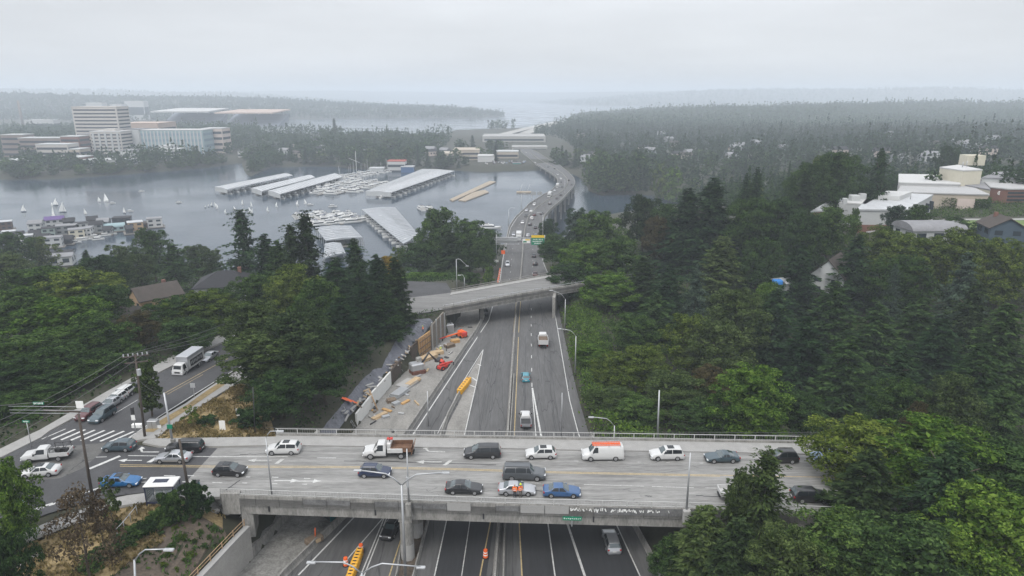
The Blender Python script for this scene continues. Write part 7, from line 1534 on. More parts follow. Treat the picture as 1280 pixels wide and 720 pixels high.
# ---- far woods nobody could count
def forest(name, label, n, k, size, region, seed, m, hgt=(11, 20), conif=.35, keepfn=None, wob=90):
    rg = np.random.default_rng(seed); x0, x1, y0, y1 = region; X = rg.uniform(x0, x1, n*2); Y = rg.uniform(y0, y1, n*2); keep = (np.abs(X) < .86*Y+60) & (poly_sd(X, Y, BAY) > 6) & (poly_sd(X, Y, LAKE) > 10) & (wave(X, Y, wob, seed) > -.9)
    if keepfn is not None: keep &= keepfn(X, Y)
    X, Y = X[keep][:n], Y[keep][:n]; Z = H(X, Y); N = len(X); Hh = rg.uniform(*hgt, N)*np.clip(.9+.5*wave(X, Y, 48, seed+2)+.3*wave(X, Y, 17, seed+5), .45, 1.6); con = rg.random(N) < conif; Hh = np.where(con, Hh*1.3, Hh); Rr = np.where(con, Hh*.17, Hh*.34); out = []
    for j in range(k):
        t = rg.uniform(0, 1, N)**.85; a = rg.uniform(0, 6.28, N); env = np.where(con, 1.03-t, np.sqrt(np.clip(1-((t-.45)/.6)**2, .03, 1))); r = Rr*env*rg.uniform(.45, 1, N)
        P = np.stack([X+r*np.cos(a), Y+r*np.sin(a), Z+Hh*(.08+.92*t)], 1); nn = rdir(N, rg, .5)+np.stack([np.cos(a), np.sin(a), 0*a], 1)*.6; out.append(cards(P, nn, size*rg.uniform(.7, 1.25, N), 1.1, rg))
    o = bpy.data.objects.new(name, crown_mesh(name, np.concatenate(out), m)); C.objects.link(o); tag(o, label, 'wood', kind='stuff')
m_fw = leafmat('far_wood_leaves', [(.008, .02, .01), (.024, .05, .02), (.055, .09, .032)]); LM['farwood'] = m_fw
RD = np.array(sorted([onz(x, y, 9)[:2] for x, y in ((633, 176), (640, 165), (652, 163), (668, 159), (684, 156), (703, 151.5))], key=lambda q: q[1]))
nb = lambda X, Y: ~((X > -110) & (X < 95) & (Y > 790) & (Y < 1340)) & ~((np.abs(X-np.interp(Y, RD[:, 1], RD[:, 0])) < 52) & (Y > 1300) & (Y < 2500))
cam_ = lambda X, Y: nb(X, Y) & ~((X < -330) & (Y < 1040) & (Y > 905) & (X > -760)) & ~((X < -650) & (Y > 1690) & (Y < 1830)) & ~((X > -.36*Y) & (Y > 1330))
forest('far_wood', 'hazy dark wood filling the land right of the viaduct', 9000, 26, 3.3, (30, 1500, 430, 1750), 1, m_fw, conif=.28, hgt=(8, 21), keepfn=lambda X, Y: nb(X, Y) & ~((Y < 585) & (X < 150)) & (wave(X, Y, 55, 1) > -.5))
forest('far_wood', 'hazy wood around the far campus and stadium', 7000, 20, 3.8, (-1500, 20, 790, 1780), 2, m_fw, hgt=(11, 19), keepfn=cam_, conif=.2)
forest('far_wood', 'blue hazy wooded hill beyond the stadium and on the peninsula', 17000, 6, 8.5, (-3700, -40, 2250, 4300), 3, m_fw, hgt=(12, 20), conif=.2)
forest('far_wood', 'blue hazy wood along the right horizon', 24000, 7, 7.0, (-60, 3000, 1700, 3500), 4, m_fw, hgt=(12, 22), conif=.2, keepfn=nb)
forest('far_wood', 'faint wooded hills on the far shore of the lake', 5000, 6, 18.0, (-6200, 6400, 5650, 7400), 5, m_fw, hgt=(14, 24), conif=.1)
forest('far_wood', 'green wood behind the school on the right', 900, 60, 1.7, (120, 420, 300, 520), 6, LM['dark'], hgt=(8, 13), keepfn=lambda X, Y: ~((X < 260) & (Y < 305)))
print('BADH2', BADH)
# ================================================================== poles, wires, lamps, shelter, construction site, people
m_pole = mat('wood_pole', (.075, .06, .05), .9, .3, 2, 8, stretch=(1, 1, .2)); m_lampw = mat('lamp_head', (.36, .37, .38), .5); m_cable = mat('cable', (.1, .1, .1), .6); m_lens2 = mat('lamp_lens', (.7, .7, .66), .3)
def lamp(label, base, top, arms, group=None, r=.11):
    """base, top: world points of the pole; arms: list of world tips of the lamp heads"""
    b, t = Vector(base), Vector(top); th = thing('street_lamp', label, 'street lamp', tuple(b), 0, group, world=True)
    MB().tube([b-Vector((0, 0, .5)), t], [r*1.5, r*.8], 8).build('pole', m_steel, th)
    for a in arms:
        a = Vector(a); L_ = (a-t); mid = t+L_*.35+Vector((0, 0, abs(L_.x)*.06+.5)); ar = MB().tube([t-Vector((0, 0, .1)), t.lerp(mid, .5)+Vector((0, 0, .12)), mid, a+Vector((0, 0, .05))], r*.6, 6).build('arm', m_steel, th)
        d = L_.normalized(); MB().bev(a, (.9, .34, .17), .05, math.atan2(d.y, d.x)).build('lamp_head', m_lampw, ar)
    return th
def up_to(base, px, py):
    """point straight above base that shows on photo row py"""
    b = Vector(base); z = b.z
    while z < b.z+40 and proj(b.x, b.y, z)[1] > py: z += .05
    return Vector((b.x, b.y, z))
def at_depth(px, py, p): return Vector(aty(px, py, p.y))
def lamp_px(label, bpx, top, tips, surf=onf, group=None, r=.11):
    b = Vector(surf(*bpx)); t = Vector(aty(top[0], top[1], b.y)); t.x = t.x*.5+b.x*.5 if abs(t.x-b.x) < .6 else t.x; return lamp(label, b, t, [Vector(aty(x, y, b.y)) for x, y in tips], group, r)
lamp_px('tall twin-armed lamp rising beside the round pier in front of the overpass', (507, 724), (502.5, 606), [(447, 588), (557, 591)], r=.14)
lamp_px('twin-armed lamp cut by the bottom picture edge', (457, 830), (456, 716), [(389, 703), (526, 709)], r=.13)
lamp_px('single curved lamp over the bare soil slope at the bottom left', (165, 800), (168, 700), [(211, 687)], lambda x, y: (aty(x, y, 52)[0], 52, 35.5))
b = pz(340, 619, DZ); lamp('slim lamp on the near parapet at the left end of the deck', b, up_to(b, 338, 548), [Vector(aty(350, 539, b.y))], None, .08)
b = pz(858, 640, DZ+.3); lamp('bare lamp pole on the near parapet at the right end of the graffiti', b, Vector(aty(863, 566, b.y)), [], None, .1); MB_b = MB().bev((b.x, b.y-.2, b.z-.4), (.9, .6, 1.6), .08); o = MB_b.build('lamp_plinth', m_conclt, loc=b); tag(o, 'pale square plinth under the bare lamp pole on the parapet', 'plinth')
b = pz(511, 631, DZ); lamp('thin steel pole with a sign box on the near parapet, above the round pier', b, Vector(aty(508.5, 561, b.y)), [], None, .09); o = MB().box((b.x, b.y-.1, b.z+3.2), (.3, .25, 1.4)).build('signal_box', m_lampw, loc=b); tag(o, 'white box on the thin steel pole above the round pier', 'box')
o = MB().bev((b.x, b.y-.3, b.z-.4), (.7, .6, 1.7), .06).build('lamp_plinth', m_concdk, loc=b); tag(o, 'grey square plinth under the thin steel pole above the round pier', 'plinth')
lamp_px('curved lamp behind the far railing, in front of the right bank', (766, 610), (766.5, 532), [(739, 521.5)], lambda x, y: (aty(x, y, 100)[0], 100, 31))
lamp_px('bare slanting steel pole behind the far railing', (819, 600), (822, 488), [], lambda x, y: (aty(x, y, 98)[0], 98, 33), r=.13)
lamp_px('slim dark pole at the right edge of the freeway before the overpass', (702, 560), (702, 491), [], lambda x, y: onf(x, 548), r=.08)
lamp_px('curved lamp over the right freeway shoulder, nearer of two', (719, 470), (719.5, 420), [(699, 411)])
lamp_px('curved lamp over the right freeway shoulder by the second overpass', (706, 415), (706.5, 374), [(689, 363)])
lamp_px('camera pole in the barrier left of the yellow gore cushion', (535.5, 533), (534.5, 489), [], r=.1)
pl = lambda x, y: onz(x, y, 33.5)
lamp_px('lamp on a tall pole at the corner of the plaza', (571, 363), (570.5, 324), [(584, 332.5)], pl)
lamp_px('low curved lamp at the corner of the plaza', (580.5, 359), (580.5, 347), [(574, 344)], pl)
lamp_px('lamp with its arm over the right lanes by the green highway sign', (689, 340), (689.5, 321), [(681, 314)], onh)
for x, y0, y1, tx, ty, lb in ((620.5, 330, 290, 626, 287, 'lamp rising left of the viaduct foot by the cruiser'), (636, 284, 262, 643, 260, 'lamp on the left barrier of the viaduct before its first bend'), (651.5, 264, 243, 656, 242, 'lamp on the left barrier of the viaduct near the sign frame'), (678.5, 300, 268, 672, 266, 'lamp on the right barrier of the viaduct by the round tree'), (706, 241, 225, 701, 224, 'lamp at the outer side of the sharp viaduct bend')):
    lamp_px(lb, (x, y0), (x, y1), [(tx, ty)], r=.12)
def pole(label, bpx, tpx, surf=ong, r=.17, m=None, name='utility_pole', cat='utility pole'):
    b = Vector(surf(*bpx)); t = Vector(aty(tpx[0], tpx[1], b.y)); th = thing(name, label, cat, tuple(b), world=True); MB().tube([b-Vector((0, 0, .6)), t], [r*1.2, r*.8], 8).build('pole', m or m_pole, th); return th, b, t
th1, b1, t1 = pole('tall wooden utility pole with crossarms by the oval street tree', (181, 546), (169, 443))
for dz, L_ in ((-.25, 3.4), (-1.2, 3.0)): MB().box(t1+Vector((0, 0, dz)), (L_, .16, .16), .35).build('crossarm', m_pole, th1)
for k in range(6): MB().cyl(t1+Vector(((k-2.5)*.6*math.cos(.35), (k-2.5)*.6*math.sin(.35), .0)), .09, .35, 8).build('insulator', m_lampw, th1)
MB().cyl(t1+Vector((.3, -.3, -2.6)), .28, .9, 10).build('transformer', m_lampw, th1)
th2, b2, t2 = pole('dark wooden pole standing in front of the white pickup', (114.5, 616), (98, 517)); MB().box(t2+Vector((-2.2, .3, .2)), (4.8, .15, .18), -.1).build('crossarm', m_pole, th2); sg_ = MB().box(t2+Vector((.5, -.2, 1.3)), (.9, .06, .9)).build('white_sign', m_wsign, th2)
for dz in (.9, .4, .0): MB().tube([t2+Vector((-8.5, .2, dz)), t2+Vector((.3, 0, dz))], .03, 5).build('signal_arm', m_steel, th2)
th3, b3, t3 = pole('cut-off dark wooden pole in front of the silver sedan, by the bus shelter', (236, 612), (224, 549))
th4, b4, t4 = pole('bright grey steel mast leaning over the kerb, with a small green sign', (216.5, 557), (205, 491), r=.15, m=m_steel, name='steel_mast', cat='mast'); p = b4.lerp(t4, .38); MB().box(p+Vector((.1, -.25, 0)), (.75, .06, .65)).build('green_plate', m_green, th4); MB().box(b4+Vector((.1, 0, .5)), (.5, .5, 1.1)).build('base', m_concdk, th4)
th5, b5, t5 = pole('slim dark pole with a small white sign at the right end of the dry lawn', (319, 545), (316, 484), lambda x, y: onh(x, y), .08, m_dark, 'sign_pole', 'pole')
# overhead wires
def wire(a, b, sag, label, n=14, r=.03):
    a, b = Vector(a), Vector(b); pts = [a.lerp(b, k/n)+Vector((0, 0, -sag*4*(k/n)*(1-k/n))) for k in range(n+1)]; mb = MB(); mb.tube(pts, r, 4); o = mb.build('overhead_wire', m_cable, loc=pts[n//2]); tag(o, label, 'wire', 'overhead wires')
for k, (ex, ey) in enumerate(((-40, 541), (-40, 552), (-40, 574))):
    a = t1+Vector(((k-1)*1.3, (k-1)*.4, .1)); wire(a, aty(ex, ey, 78), .7, 'thin overhead wire from the tall crossarm pole to the left picture edge', r=.032); wire(a, aty(300, 396+k*7, 150), .6, 'thin overhead wire from the tall crossarm pole up the side street', r=.03)
wire(t2+Vector((0, 0, .2)), t1+Vector((0, 0, -3)), .8, 'sagging wire between the dark pole and the tall crossarm pole', r=.025); wire(aty(-40, 600, 82), t2+Vector((0, 0, -.2)), .5, 'low wire from the dark pole to the left picture edge', r=.025)
wire(t1+Vector((0, 0, -4)), t4, .6, 'slack wire between the crossarm pole and the leaning steel mast', r=.022)
for k, y in enumerate((534, 536.5)): wire(aty(330, y, 96), aty(1190, y+7, 98), .3, 'long thin cable running along behind the far railing', 20, .03)
# signs
def sign(name, label, base, w_, hh, z, m, cat='sign', head=0.0, text=0, r=.05):
    th = thing(name, label, cat, tuple(base), head); MB().tube([(0, 0, -.3), (0, 0, z+hh/2)], r, 6).build('post', m_steel, th); p = MB().box((0, -.07, z), (w_, .05, hh)).build('panel', m, th)
    if text:
        mb = MB()
        for k in range(text): mb.box((-w_*.38+w_*.76*(k+.5)/text, -.105, z+.02*(-1)**k), (w_*.5/text, .02, hh*(.5 if k % 2 else .36)))
        mb.build('lettering', m_wsign if m is m_green else m_dark, p)
    return th
th = thing('street_name_sign', 'green street name sign hanging in the dark trees at far left', 'sign', aty(48, 504, 92)); s_ = MB().box((0, 0, 0), (1.6, .06, .42)).build('panel', m_green, th)
mb = MB()
for k in range(7): mb.box((-.6+k*.2, -.04, 0), (.11, .02, .22 if k % 3 else .28))
mb.build('lettering', m_wsign, s_); MB().tube([(-7, 0, -.5), (1.5, 0, .28)], .05, 5).build('span_wire', m_cable, th)
sign('street_name_sign', 'small teal street name sign on a post by the pavement at bottom left', ong(33.5, 651), 1.1, .35, 2.6, m_green, text=5); sign('street_name_sign', 'small green street name sign on a dark post at the left kerb', ong(40, 560), 1.0, .32, 4.2, m_green, text=5)
sign('traffic_sign', 'small square traffic sign on a post on the dry verge of the side street', onh(243.5, 500), .8, .8, 2.5, m_lampw); sign('notice_board', 'white notice on the dry lawn beside the shrubs', onh(279, 539), .9, 1.5, .9, m_wsign); sign('notice_board', 'white round-cornered notice near the right end of the dry lawn', onh(299, 523), .7, 1.3, 1.0, m_wsign)
th = thing('traffic_signal', 'black traffic signal with a white plate at the crosswalk corner', 'traffic light', ong(170, 541)); MB().tube([(0, 0, 0), (0, 0, 4.0)], .08, 6).build('pole', m_steel, th); MB().bev((0, 0, 3.6), (.4, .4, 1.1), .06).build('housing', m_dark, th); MB().box((.1, -.25, 2.6), (.55, .05, .8)).build('plate', m_wsign, th)
o = MB().bev((0, 0, .8), (1.5, .9, 1.6), .06); th = thing('utility_cabinet', 'grey metal cabinet on the dry lawn corner beside the tall crossarm pole', 'cabinet', onh(193, 538)); o.build('body', m_steel, th); MB().box((0, -.46, .8), (.03, .03, 1.3)).build('door_gap', m_dark, th); MB().box((.9, -.3, .5), (.7, .04, .7), .4).build('notice', m_wsign, th)
th = thing('roadside_beacon', 'white covered beacon at the foot of the oval street tree', 'beacon', ong(172, 534)); MB().bev((0, 0, .3), (1.6, .6, .6), .1).build('body', m_wsign, th)
# bus shelter
bs = thing('bus_shelter', 'glass bus shelter with a white roof and dark skylight by the kerb', 'bus shelter', onh(206, 627), .05); m_shglass = mat('shelter_glass', (.5, .55, .58), .1, .03, trans=.85); m_frame = mat('navy_frame', (.02, .025, .06), .5)
MB().bev((0, 0, 2.75), (3.7, 2.2, .16), .06).build('roof', m_hull if 'white_hull' in MATS else m_white, bs); MB().box((-.1, .1, 2.845), (1.7, .8, .03)).build('skylight', mat('dark_skylight', (.02, .025, .05), .15), bs); MB().box((0, 0, 2.58), (3.6, 2.1, .1)).build('fascia', m_frame, bs)
for x in (-1.7, 1.7):
    for y in (-.95, .95): MB().box((x, y, 1.27), (.12, .12, 2.54)).build('post', m_frame, bs)
for y in (-.95,): 
    for k in (-1, 0, 1): MB().box((k*1.13, y, 1.45), (1.0, .03, 1.7)).build('glass_panel', m_shglass, bs)
for x in (-1.7, 1.7): MB().box((x, 0, 1.45), (.03, 1.7, 1.7)).build('glass_panel', m_shglass, bs)
MB().box((0, -.95, .42), (3.3, .05, .3)).build('kick_plate', m_frame, bs); MB().box((0, -.5, .5), (2.4, .4, .08)).build('bench', m_dark, bs)
for k in range(9):
    p = onh(248+k*4.4+R.uniform(-1, 1), 636+R.uniform(-4, 6)); rad = R.uniform(.35, .9); mb = MB(); rings = [[(rad*q*math.cos(a*1.05+k)*R.uniform(.75, 1.2), rad*q*math.sin(a*1.05+k)*R.uniform(.75, 1.2), zz*rad) for a in range(6)] for q, zz in ((1, -.2), (1.05, .25), (.6, .6))]; mb.loft(rings, True, 0, True); o = mb.build('rubble_stone', m_conc, loc=(0, 0, 0)); o.location = p; tag(o, 'pale lump of broken concrete by the end of the near railing', 'rubble', 'rubble by the railing end')
bx = thing('litter_bin', 'blue-green bin half hidden by the dark shrub near the railing end', 'bin', onh(246, 616)); MB().bev((0, 0, .6), (.8, .8, 1.2), .1).build('body', mat('blue_green_bin', (.03, .12, .14), .5), bx); MB().bev((0, 0, 1.27), (.86, .86, .14), .05).build('lid', m_dark, bx)
for x, y, a, s_, lb in ((10, 690, .6, 1.5, 'flat paving slab in the grass, leftmost'), (40, 698, .6, 1.6, 'flat paving slab in the grass, larger one'), (22, 708, .6, 1.5, 'flat paving slab in the grass near the bottom left corner')):
    p = onh(x, y); o = MB().box((0, 0, .12), (2.2, 1.2, .2)).build('paving_slab', m_conclt, loc=(0, 0, 0)); o.location = p; o.rotation_euler = (0, 0, a); tag(o, lb, 'slab')
p, q = Vector(onh(148, 676)), Vector(onh(172, 645)); mb = MB(); n_ = 6; P = [Vector((0, 0, 0))+(q-p)*k/n_ for k in range(n_+1)]; 
for k in range(n_+1): P[k].z = h(p.x+P[k].x, p.y+P[k].y)-p.z
th = thing('wire_fence', 'broken wire fence with a pale top rail between dry lawn and brambles', 'fence', tuple(p)); MB().tube([v+Vector((0, 0, 1.3)) for v in P], .05, 5).build('rail', m_lampw, th)
for v in P[::2]: MB().tube([v-Vector((0, 0, .2)), v+Vector((0, 0, 1.4))], .05, 5).build('post', m_steel, th)
# ---- the construction site
def barrel(x, y, label, surf=onf, group=None):
    p = surf(x, y); th = thing('traffic_drum', label, 'traffic drum', tuple(p), 0, group); MB().cyl((0, 0, .06), .42, .12, 12).build('base', m_black, th); b_ = MB().cyl((0, 0, .65), .33, 1.05, 14, r2=.25).build('body', m_orange, th)
    for z in (.5, .85): MB().cyl((0, 0, z), .315-.03*(z > .6), .14, 14).build('stripe', m_wsign, b_)
barrel(607, 697, 'orange and white drum standing in the left lanes by the median'); barrel(432.5, 707, 'orange and white drum at the end of the yellow cushion, bottom'); barrel(451.5, 690, 'orange drum at the tip of the long yellow cushion in the foreground')
for k, (x, y) in enumerate(((625, 339), (624.5, 342), (624, 345), (623.5, 348), (623, 350.5), (622.5, 353))): barrel(x, y, 'red-orange drum in the row beside the ramp beyond the second overpass', group='drums beyond the second overpass')
for x, y, lb in ((629, 321, 'orange works sign on the ramp edge under the gantry'),): sign('works_sign', lb, onf(x, y), 1.6, 1.6, 2.0, m_orange)
o = sign('works_sign', 'white works board on the ramp before the lime bush', onf(618, 333), 3.2, .9, 2.2, m_wsign)
def cushion(name, label, a, b, w_=.9, hh=1.0, n=7):
    a, b = Vector(a), Vector(b); d = (b-a); th = thing(name, label, 'crash cushion', tuple(a), math.atan2(d.y, d.x)); L_ = d.length; m_y = mat('cushion_yellow', (.62, .32, .02), .6, .1, 2)
    sl = d.z/L_
    for k in range(n):
        t = (k+.5)/n; MB().bev((L_*t, 0, hh/2+sl*L_*t), (L_/n*.93, w_*(1-.35*abs(t-.5)), hh), .1).build('segment', m_y, th)
        MB().box((L_*t, 0, hh+sl*L_*t+.015), (L_/n*.3, w_*.4, .02)).build('slot', m_dark, th)
    return th
cushion('crash_cushion', 'short yellow crash cushion at the tip of the gore barrier', onf(574, 493), onf(586.5, 477), 1.2, 1.1, 6); cushion('crash_cushion', 'long yellow crash cushion at the bottom of the picture', onf(437, 728), onf(450.5, 692), 1.0, 1.0, 9)
# boom lift
bl = thing('boom_lift', 'orange boom lift with its long arm lowered towards the formwork', 'boom lift', onf(577, 421), 2.2); MB().bev((0, 0, .75), (3.4, 2.2, .7), .15).build('chassis', m_orange, bl); MB().bev((-.4, 0, 1.7), (3.2, 1.9, 1.1), .2).build('turret', m_orange, bl); MB().bev((-1.9, 0, 1.7), (.8, 1.9, 1.2), .2).build('counterweight', m_red, bl)
for x in (-1.2, 1.2):
    for y in (-1.1, 1.1): MB().cyl((x, y, .5), .5, .4, 12, axis='Y').build('wheel', m_black, bl)
tip = aty(538, 427, onf(577, 421)[1]-6.5); loc = Vector(bl.location); inv = Matrix.Rotation(-2.2, 3, 'Z'); q = inv @ (Vector(tip)-loc)/.78; bl.scale = (.78,)*3; s0 = Vector((-1.2, 0, 2.2)); bm_ = MB().tube([s0, s0.lerp(q, .55)], .26, 6).build('boom', m_orange, bl); MB().tube([s0.lerp(q, .5), q], .19, 6).build('boom_tip', m_red, bm_)
mb = MB(); 
for z in (0, .5, 1.0): mb.box(q+Vector((0, 0, z)), (1.3, 1.9, .06))
mb.build('basket', m_hand, bl)
# telehandler
tl = thing('telehandler', 'red telescopic handler parked in the work ground', 'telehandler', onf(555, 461), .9); MB().bev((0, 0, 1.1), (4.6, 1.7, .9), .15).build('body', m_red, tl); MB().bev((-.2, .6, 2.0), (1.5, .9, 1.4), .15).build('cab', m_red, tl); MB().bev((-.2, .62, 2.15), (1.55, .93, .8), .05).build('cab_window', m_glass, tl); MB().tube([(-2.3, -.4, 2.2), (3.4, -.4, 1.5)], .28, 6).build('boom', m_red, tl); MB().box((3.5, -.4, .9), (.15, 1.3, 1.0)).build('fork_carriage', m_dark, tl)
for x in (-1.5, 1.6):
    for y in (-1.0, 1.0): wh = MB().cyl((x, y, .75), .75, .5, 14, axis='Y').build('wheel', m_black, tl); MB().cyl((x, y*1.26, .75), .35, .03, 10, axis='Y').build('rim', m_red, wh)
tl.scale = (.72,)*3
# grey excavator
ex = thing('excavator', 'grey drilling excavator on a brown base beside the formwork', 'excavator', onf(522, 466), .5); MB().bev((0, 0, .5), (3.2, 2.6, .9), .2).build('tracks', mat('rusty_base', (.12, .05, .035), .9, .3, 2), ex); MB().bev((-.2, 0, 1.75), (3.0, 2.3, 1.5), .25).build('house', m_steel, ex); MB().bev((.6, .6, 2.9), (1.2, 1.0, 1.0), .15).build('cab', m_concdk, ex); MB().tube([(.8, -.5, 2.2), (2.6, -.5, 4.4), (4.4, -.5, 2.2)], .25, 6).build('boom', m_dark, ex)
th = thing('generator', 'white and grey machine standing under the second overpass', 'machine', onf(561, 415), .3); MB().bev((0, 0, 1.2), (2.6, 1.8, 2.2), .15).build('body', m_steel, th); MB().tube([(.5, 0, 2.2), (.5, 0, 3.2)], .12, 6).build('exhaust', m_dark, th)
# material stacks
m_lumber = mat('new_lumber', (.42, .31, .19), .85, .2, 2); 
for x, y, w_, d_, hh, a, m_, lb in ((509, 482, 4.5, 3.0, .7, 1.15, m_conclt, 'pale stack of boards in the middle of the work ground'), (516, 480, 4.2, 1.4, .8, 1.15, m_lumber, 'timber stack beside the pale boards'), (499, 493, 4.6, 2.2, .8, 1.15, m_steel, 'grey bundle of rebar in front of the pale boards'), (489, 502, 1.8, 1.6, .6, .4, m_wood, 'small brown pallet stack near the white panel'), (495, 505, 1.6, 1.2, .4, .8, m_steel, 'small grey heap beside the brown pallets'), (475, 521, 3.6, .9, .4, .95, m_lumber, 'long pale plank stack near the near railing'), (482, 522, 1.6, .9, .4, .5, m_steel, 'little grey stack beside the long planks'), (535, 449, 4.8, 2.2, .9, .9, m_lumber, 'light timber stack below the formwork'), (546, 443, 3.2, 1.6, .8, .6, m_lumber, 'light timber stack next to the workers'), (562, 434, 2.6, 1.6, .9, .8, m_wood, 'brown crates in front of the boom lift'), (569, 428, 2.2, 1.4, .8, .4, m_ply, 'plywood pile close to the boom lift'), (548, 451, 2.4, 1.0, .5, 1.2, m_dark, 'dark pipe heap beside the red handler')):
    th = thing('material_stack', lb, 'stack', onf(x, y), a); k = max(2, int(hh/.2))
    for i in range(k): MB().box((R.uniform(-.12, .12), R.uniform(-.12, .12), hh*(i+.5)/k), (w_*R.uniform(.85, 1), d_*R.uniform(.85, 1), hh/k*.92), R.uniform(-.04, .04)).build('layer', m_, th)
barrel(552, 455, 'orange drum at the red handler')
# leaning bars and cages along the bank
def bars(label, pts, n, m, L_=(3, 6), name='rebar_cage', tilt=1.0):
    c = Vector(onf(*pts[0])); th = thing(name, label, 'rebar', tuple(c)); e = Vector(onf(*pts[1]))-c
    for k in range(n):
        p = e*(k/n)+Vector((R.uniform(-1.2, .2), R.uniform(-.3, .3), R.uniform(0, .6))); l_ = R.uniform(*L_); MB().tube([p, p+Vector((-l_*R.uniform(.3, .7), l_*R.uniform(.1, .5), l_*.7*tilt))], .07, 4).build('bar', R.choice(m), th)
    return th
bars('tangle of leaning timber and steel bars at the near end of the white panels', ((438, 543), (449, 529)), 26, [m_wood, m_conclt, m_ply, m_steel], (2.5, 5.5)); bars('bundle of pale bars lying on the slope just behind the far railing', ((412, 545), (432, 541)), 22, [m_conclt, m_wood, m_steel], (2, 5), tilt=.5)
bars('steel cage bars between the dark lagging and the formwork', ((503, 467), (514, 455)), 14, [m_steel, m_conclt], (3.0, 4.5)); bars('thin rods sticking up behind the formwork', ((526, 446), (538, 437)), 8, [m_steel, m_wood], (4.5, 6))
for i in range(46):
    x = R.uniform(0, 1); px_, py_ = 432+x*88+R.uniform(-7, 7), 530-x*92+R.uniform(-9, 2); p = onh(px_, py_); o = MB().bev((0, 0, .12), (R.uniform(.4, 2.2), R.uniform(.2, .5), .22), .04).build('debris_board', R.choice([m_lumber, m_conclt, m_wood, m_conclt]), loc=(0, 0, 0)); o.location = (p[0], p[1], p[2]+.45); o.rotation_euler = (R.uniform(-.3, .3), R.uniform(-.4, .4), R.uniform(0, 3)); tag(o, 'scrap board lying along the top of the panelled bank', 'board', 'scraps on the bank')
for i in range(40):
    y = R.uniform(400, 541); x0 = xat(WALLPX, y)+3; x1 = xat([(511, 539), (595, 415), (611, 384)], y)-7; x = x0+(x1-x0)*R.random()**1.5; p = onf(x, y); o = MB().bev((0, 0, .1), (R.uniform(.3, 2.4), R.uniform(.2, .7), R.uniform(.12, .4)), .04).build('scrap_piece', R.choice([m_lumber, m_conclt, m_wood, m_steel, m_ply, m_dark, m_dark]), loc=(0, 0, 0)); o.location = (p[0], p[1], p[2]+.1); o.rotation_euler = (0, 0, R.uniform(0, 3)); tag(o, 'scrap of building material scattered on the work ground', 'scrap', 'scraps on the work ground')
th = thing('orange_netting', 'crumpled orange-red netting on the black sheeting', 'netting', tuple(Vector(onh(434, 503))+Vector((0, 0, .5))))
mb = MB(); rings = [[(x*.55, y*.4+R.uniform(-.1, .1), .3*R.random()-(x*.25)) for y in range(-2, 3)] for x in range(-3, 4)]; mb.loft(rings, False); mb.build('net', m_orange, th); mb = MB(); mb.loft([[(1.8+x*.4, -.4+y*.25, -.5-.25*x+.2*R.random()) for y in range(4)] for x in range(5)], False); mb.build('net_end', m_orange, th); th.scale = (.55, .55, .5)
th = thing('equipment_cart', 'rusty cart with an orange rod on the gravel under the overpass', 'cart', onf(393, 679), .8); MB().bev((0, 0, .6), (2.2, 1.3, .7), .1).build('tray', m_wood, th); MB().tube([(.2, 0, .9), (.3, 0, 2.2)], .08, 5).build('rod', m_orange, th); MB().box((-.2, -.66, .6), (1.6, .05, .5)).build('side_board', m_lumber, th)
for y in (-.6, .6): MB().cyl((-.6, y, .3), .3, .15, 10, axis='Y').build('wheel', m_black, th)
th = thing('storage_container', 'teal container in the dark under the overpass', 'container', onf(424, 642), .8); MB().bev((0, 0, 1.2), (4.0, 2.0, 2.3), .06).build('body', MATS['teal_paint'], th); MB().box((-2.02, 0, 1.2), (.04, 1.8, 2.0)).build('door', m_dark, th)
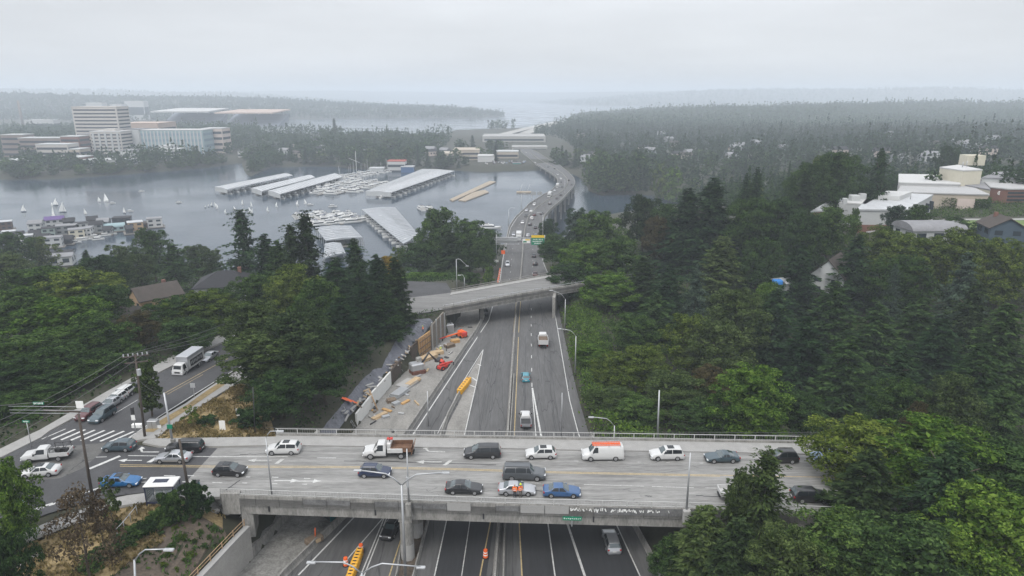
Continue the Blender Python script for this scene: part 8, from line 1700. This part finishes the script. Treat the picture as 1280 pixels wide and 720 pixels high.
# ---- people
def person(label, p, head, top, legs, helmet=None, vest=None, pose=0, s=1.0):
    """one continuous figure grown from a jointed skeleton"""
    me = bpy.data.meshes.new('person'); a = .12*pose
    V = [(0, 0, .95), (0, 0, 1.15), (0, .01, 1.4), (0, .02, 1.52), (0, .04, 1.66), (0, .03, 1.77), (-.2, 0, 1.42), (-.27, .04+a, 1.15), (-.22, .2+a, .96), (.2, 0, 1.42), (.27, .03-a*.5, 1.15), (.25, .12, .93), (-.1, 0, .92), (-.11, .04+a, .5), (-.12, -.02+a*.5, .08), (-.12, .14+a*.5, .03), (.1, 0, .92), (.11, .05-a, .5), (.12, -.05-a, .08), (.12, .11-a, .03)]
    E = [(0, 1), (1, 2), (2, 3), (3, 4), (4, 5), (2, 6), (6, 7), (7, 8), (2, 9), (9, 10), (10, 11), (0, 12), (12, 13), (13, 14), (14, 15), (0, 16), (16, 17), (17, 18), (18, 19)]
    rr = [.15, .14, .16, .065, .105, .08, .075, .055, .045, .075, .055, .045, .1, .072, .05, .045, .1, .072, .05, .045]
    me.from_pydata(V, E, []); o = bpy.data.objects.new('person', me); C.objects.link(o); sk = o.modifiers.new('skin', 'SKIN'); sb = o.modifiers.new('sub', 'SUBSURF'); sb.levels = sb.render_levels = 1
    for v, r_ in zip(me.skin_vertices[0].data, rr): v.radius = (r_, r_*.8)
    me.skin_vertices[0].data[0].use_root = True; dg = bpy.context.evaluated_depsgraph_get(); m2 = bpy.data.meshes.new_from_object(o.evaluated_get(dg)); bpy.data.objects.remove(o)
    for q in (top, legs, mat('skin', (.35, .2, .14), .7)): m2.materials.append(q)
    for pg in m2.polygons: z = pg.center.z; x = abs(pg.center.x); pg.material_index = 2 if (z > 1.5 or (x > .2 and z < 1.08 and z > .85)) else (0 if z > .97 else 1)
    o = bpy.data.objects.new('person', m2); C.objects.link(o); o.location = p; o.rotation_euler = (0, 0, head); o.scale = (s,)*3; tag(o, label, 'person')
    if helmet: MB().cyl((0, .03, 1.8), .135, .16, 10, r2=.07).build('helmet', helmet, o)
    if vest:
        mb = MB(); rings = [[(.2*k_*math.cos(t*math.pi/5), .15*k_*math.sin(t*math.pi/5)+.01, z) for t in range(10)] for z, k_ in ((1.0, .98), (1.2, 1.0), (1.42, 1.05))]; mb.loft(rings, True); mb.build('safety_vest', vest, o)
        for z in (1.1, 1.3): mb = MB(); mb.loft([[(.206*math.cos(t*math.pi/5), .158*math.sin(t*math.pi/5)+.01, z+dz) for t in range(10)] for dz in (-.03, .03)], True); mb.build('reflective_band', m_wsign, o)
    return o
m_jean = mat('dark_trousers', (.02, .022, .03), .9); m_grey_t = mat('grey_trousers', (.12, .11, .1), .9); m_hiv = mat('hi_vis_yellow', (.5, .6, .03), .7); m_sho = mat('vest_orange', (.8, .16, .02), .7)
person('worker in an orange vest and dark trousers, left one on the near kerb', pz(643.5, 623, DZ), 2.9, m_sho, m_jean, None, m_sho, .4, 1.12); person('worker in an orange vest and pale trousers beside the silver sedan, right one', pz(650.5, 622.5, DZ), 3.5, m_sho, m_grey_t, m_hiv, m_sho, -.3, 1.12)
person('worker in a yellow-green vest among the timber stacks', onf(551, 441), .4, m_hiv, m_jean, m_wsign, m_hiv, .5); person('worker in dark clothes next to the one in yellow-green', onf(558, 439), 1.9, m_jean, m_jean, m_wsign, None, .5); person('worker in an orange vest on top of the bank by the timber lagging', Vector(onh(529, 417)), 1.2, m_sho, m_jean, m_hiv, m_sho, .2)
# ================================================================== the hazy air
m = bpy.data.materials.new('haze'); m.use_nodes = True; n = m.node_tree.nodes; n.remove(n['Principled BSDF'])
pv = n.new('ShaderNodeVolumePrincipled'); pv.inputs['Color'].default_value = (.84, .915, 1, 1); pv.inputs['Density'].default_value = HAZE; pv.inputs['Anisotropy'].default_value = .0
m.node_tree.links.new(pv.outputs[0], n['Material Output'].inputs['Volume'])
mb = MB(); mb.box((0, 5600, 90), (26000, 12400, 192)); o = mb.build('haze', m); tag(o, kind='stuff')
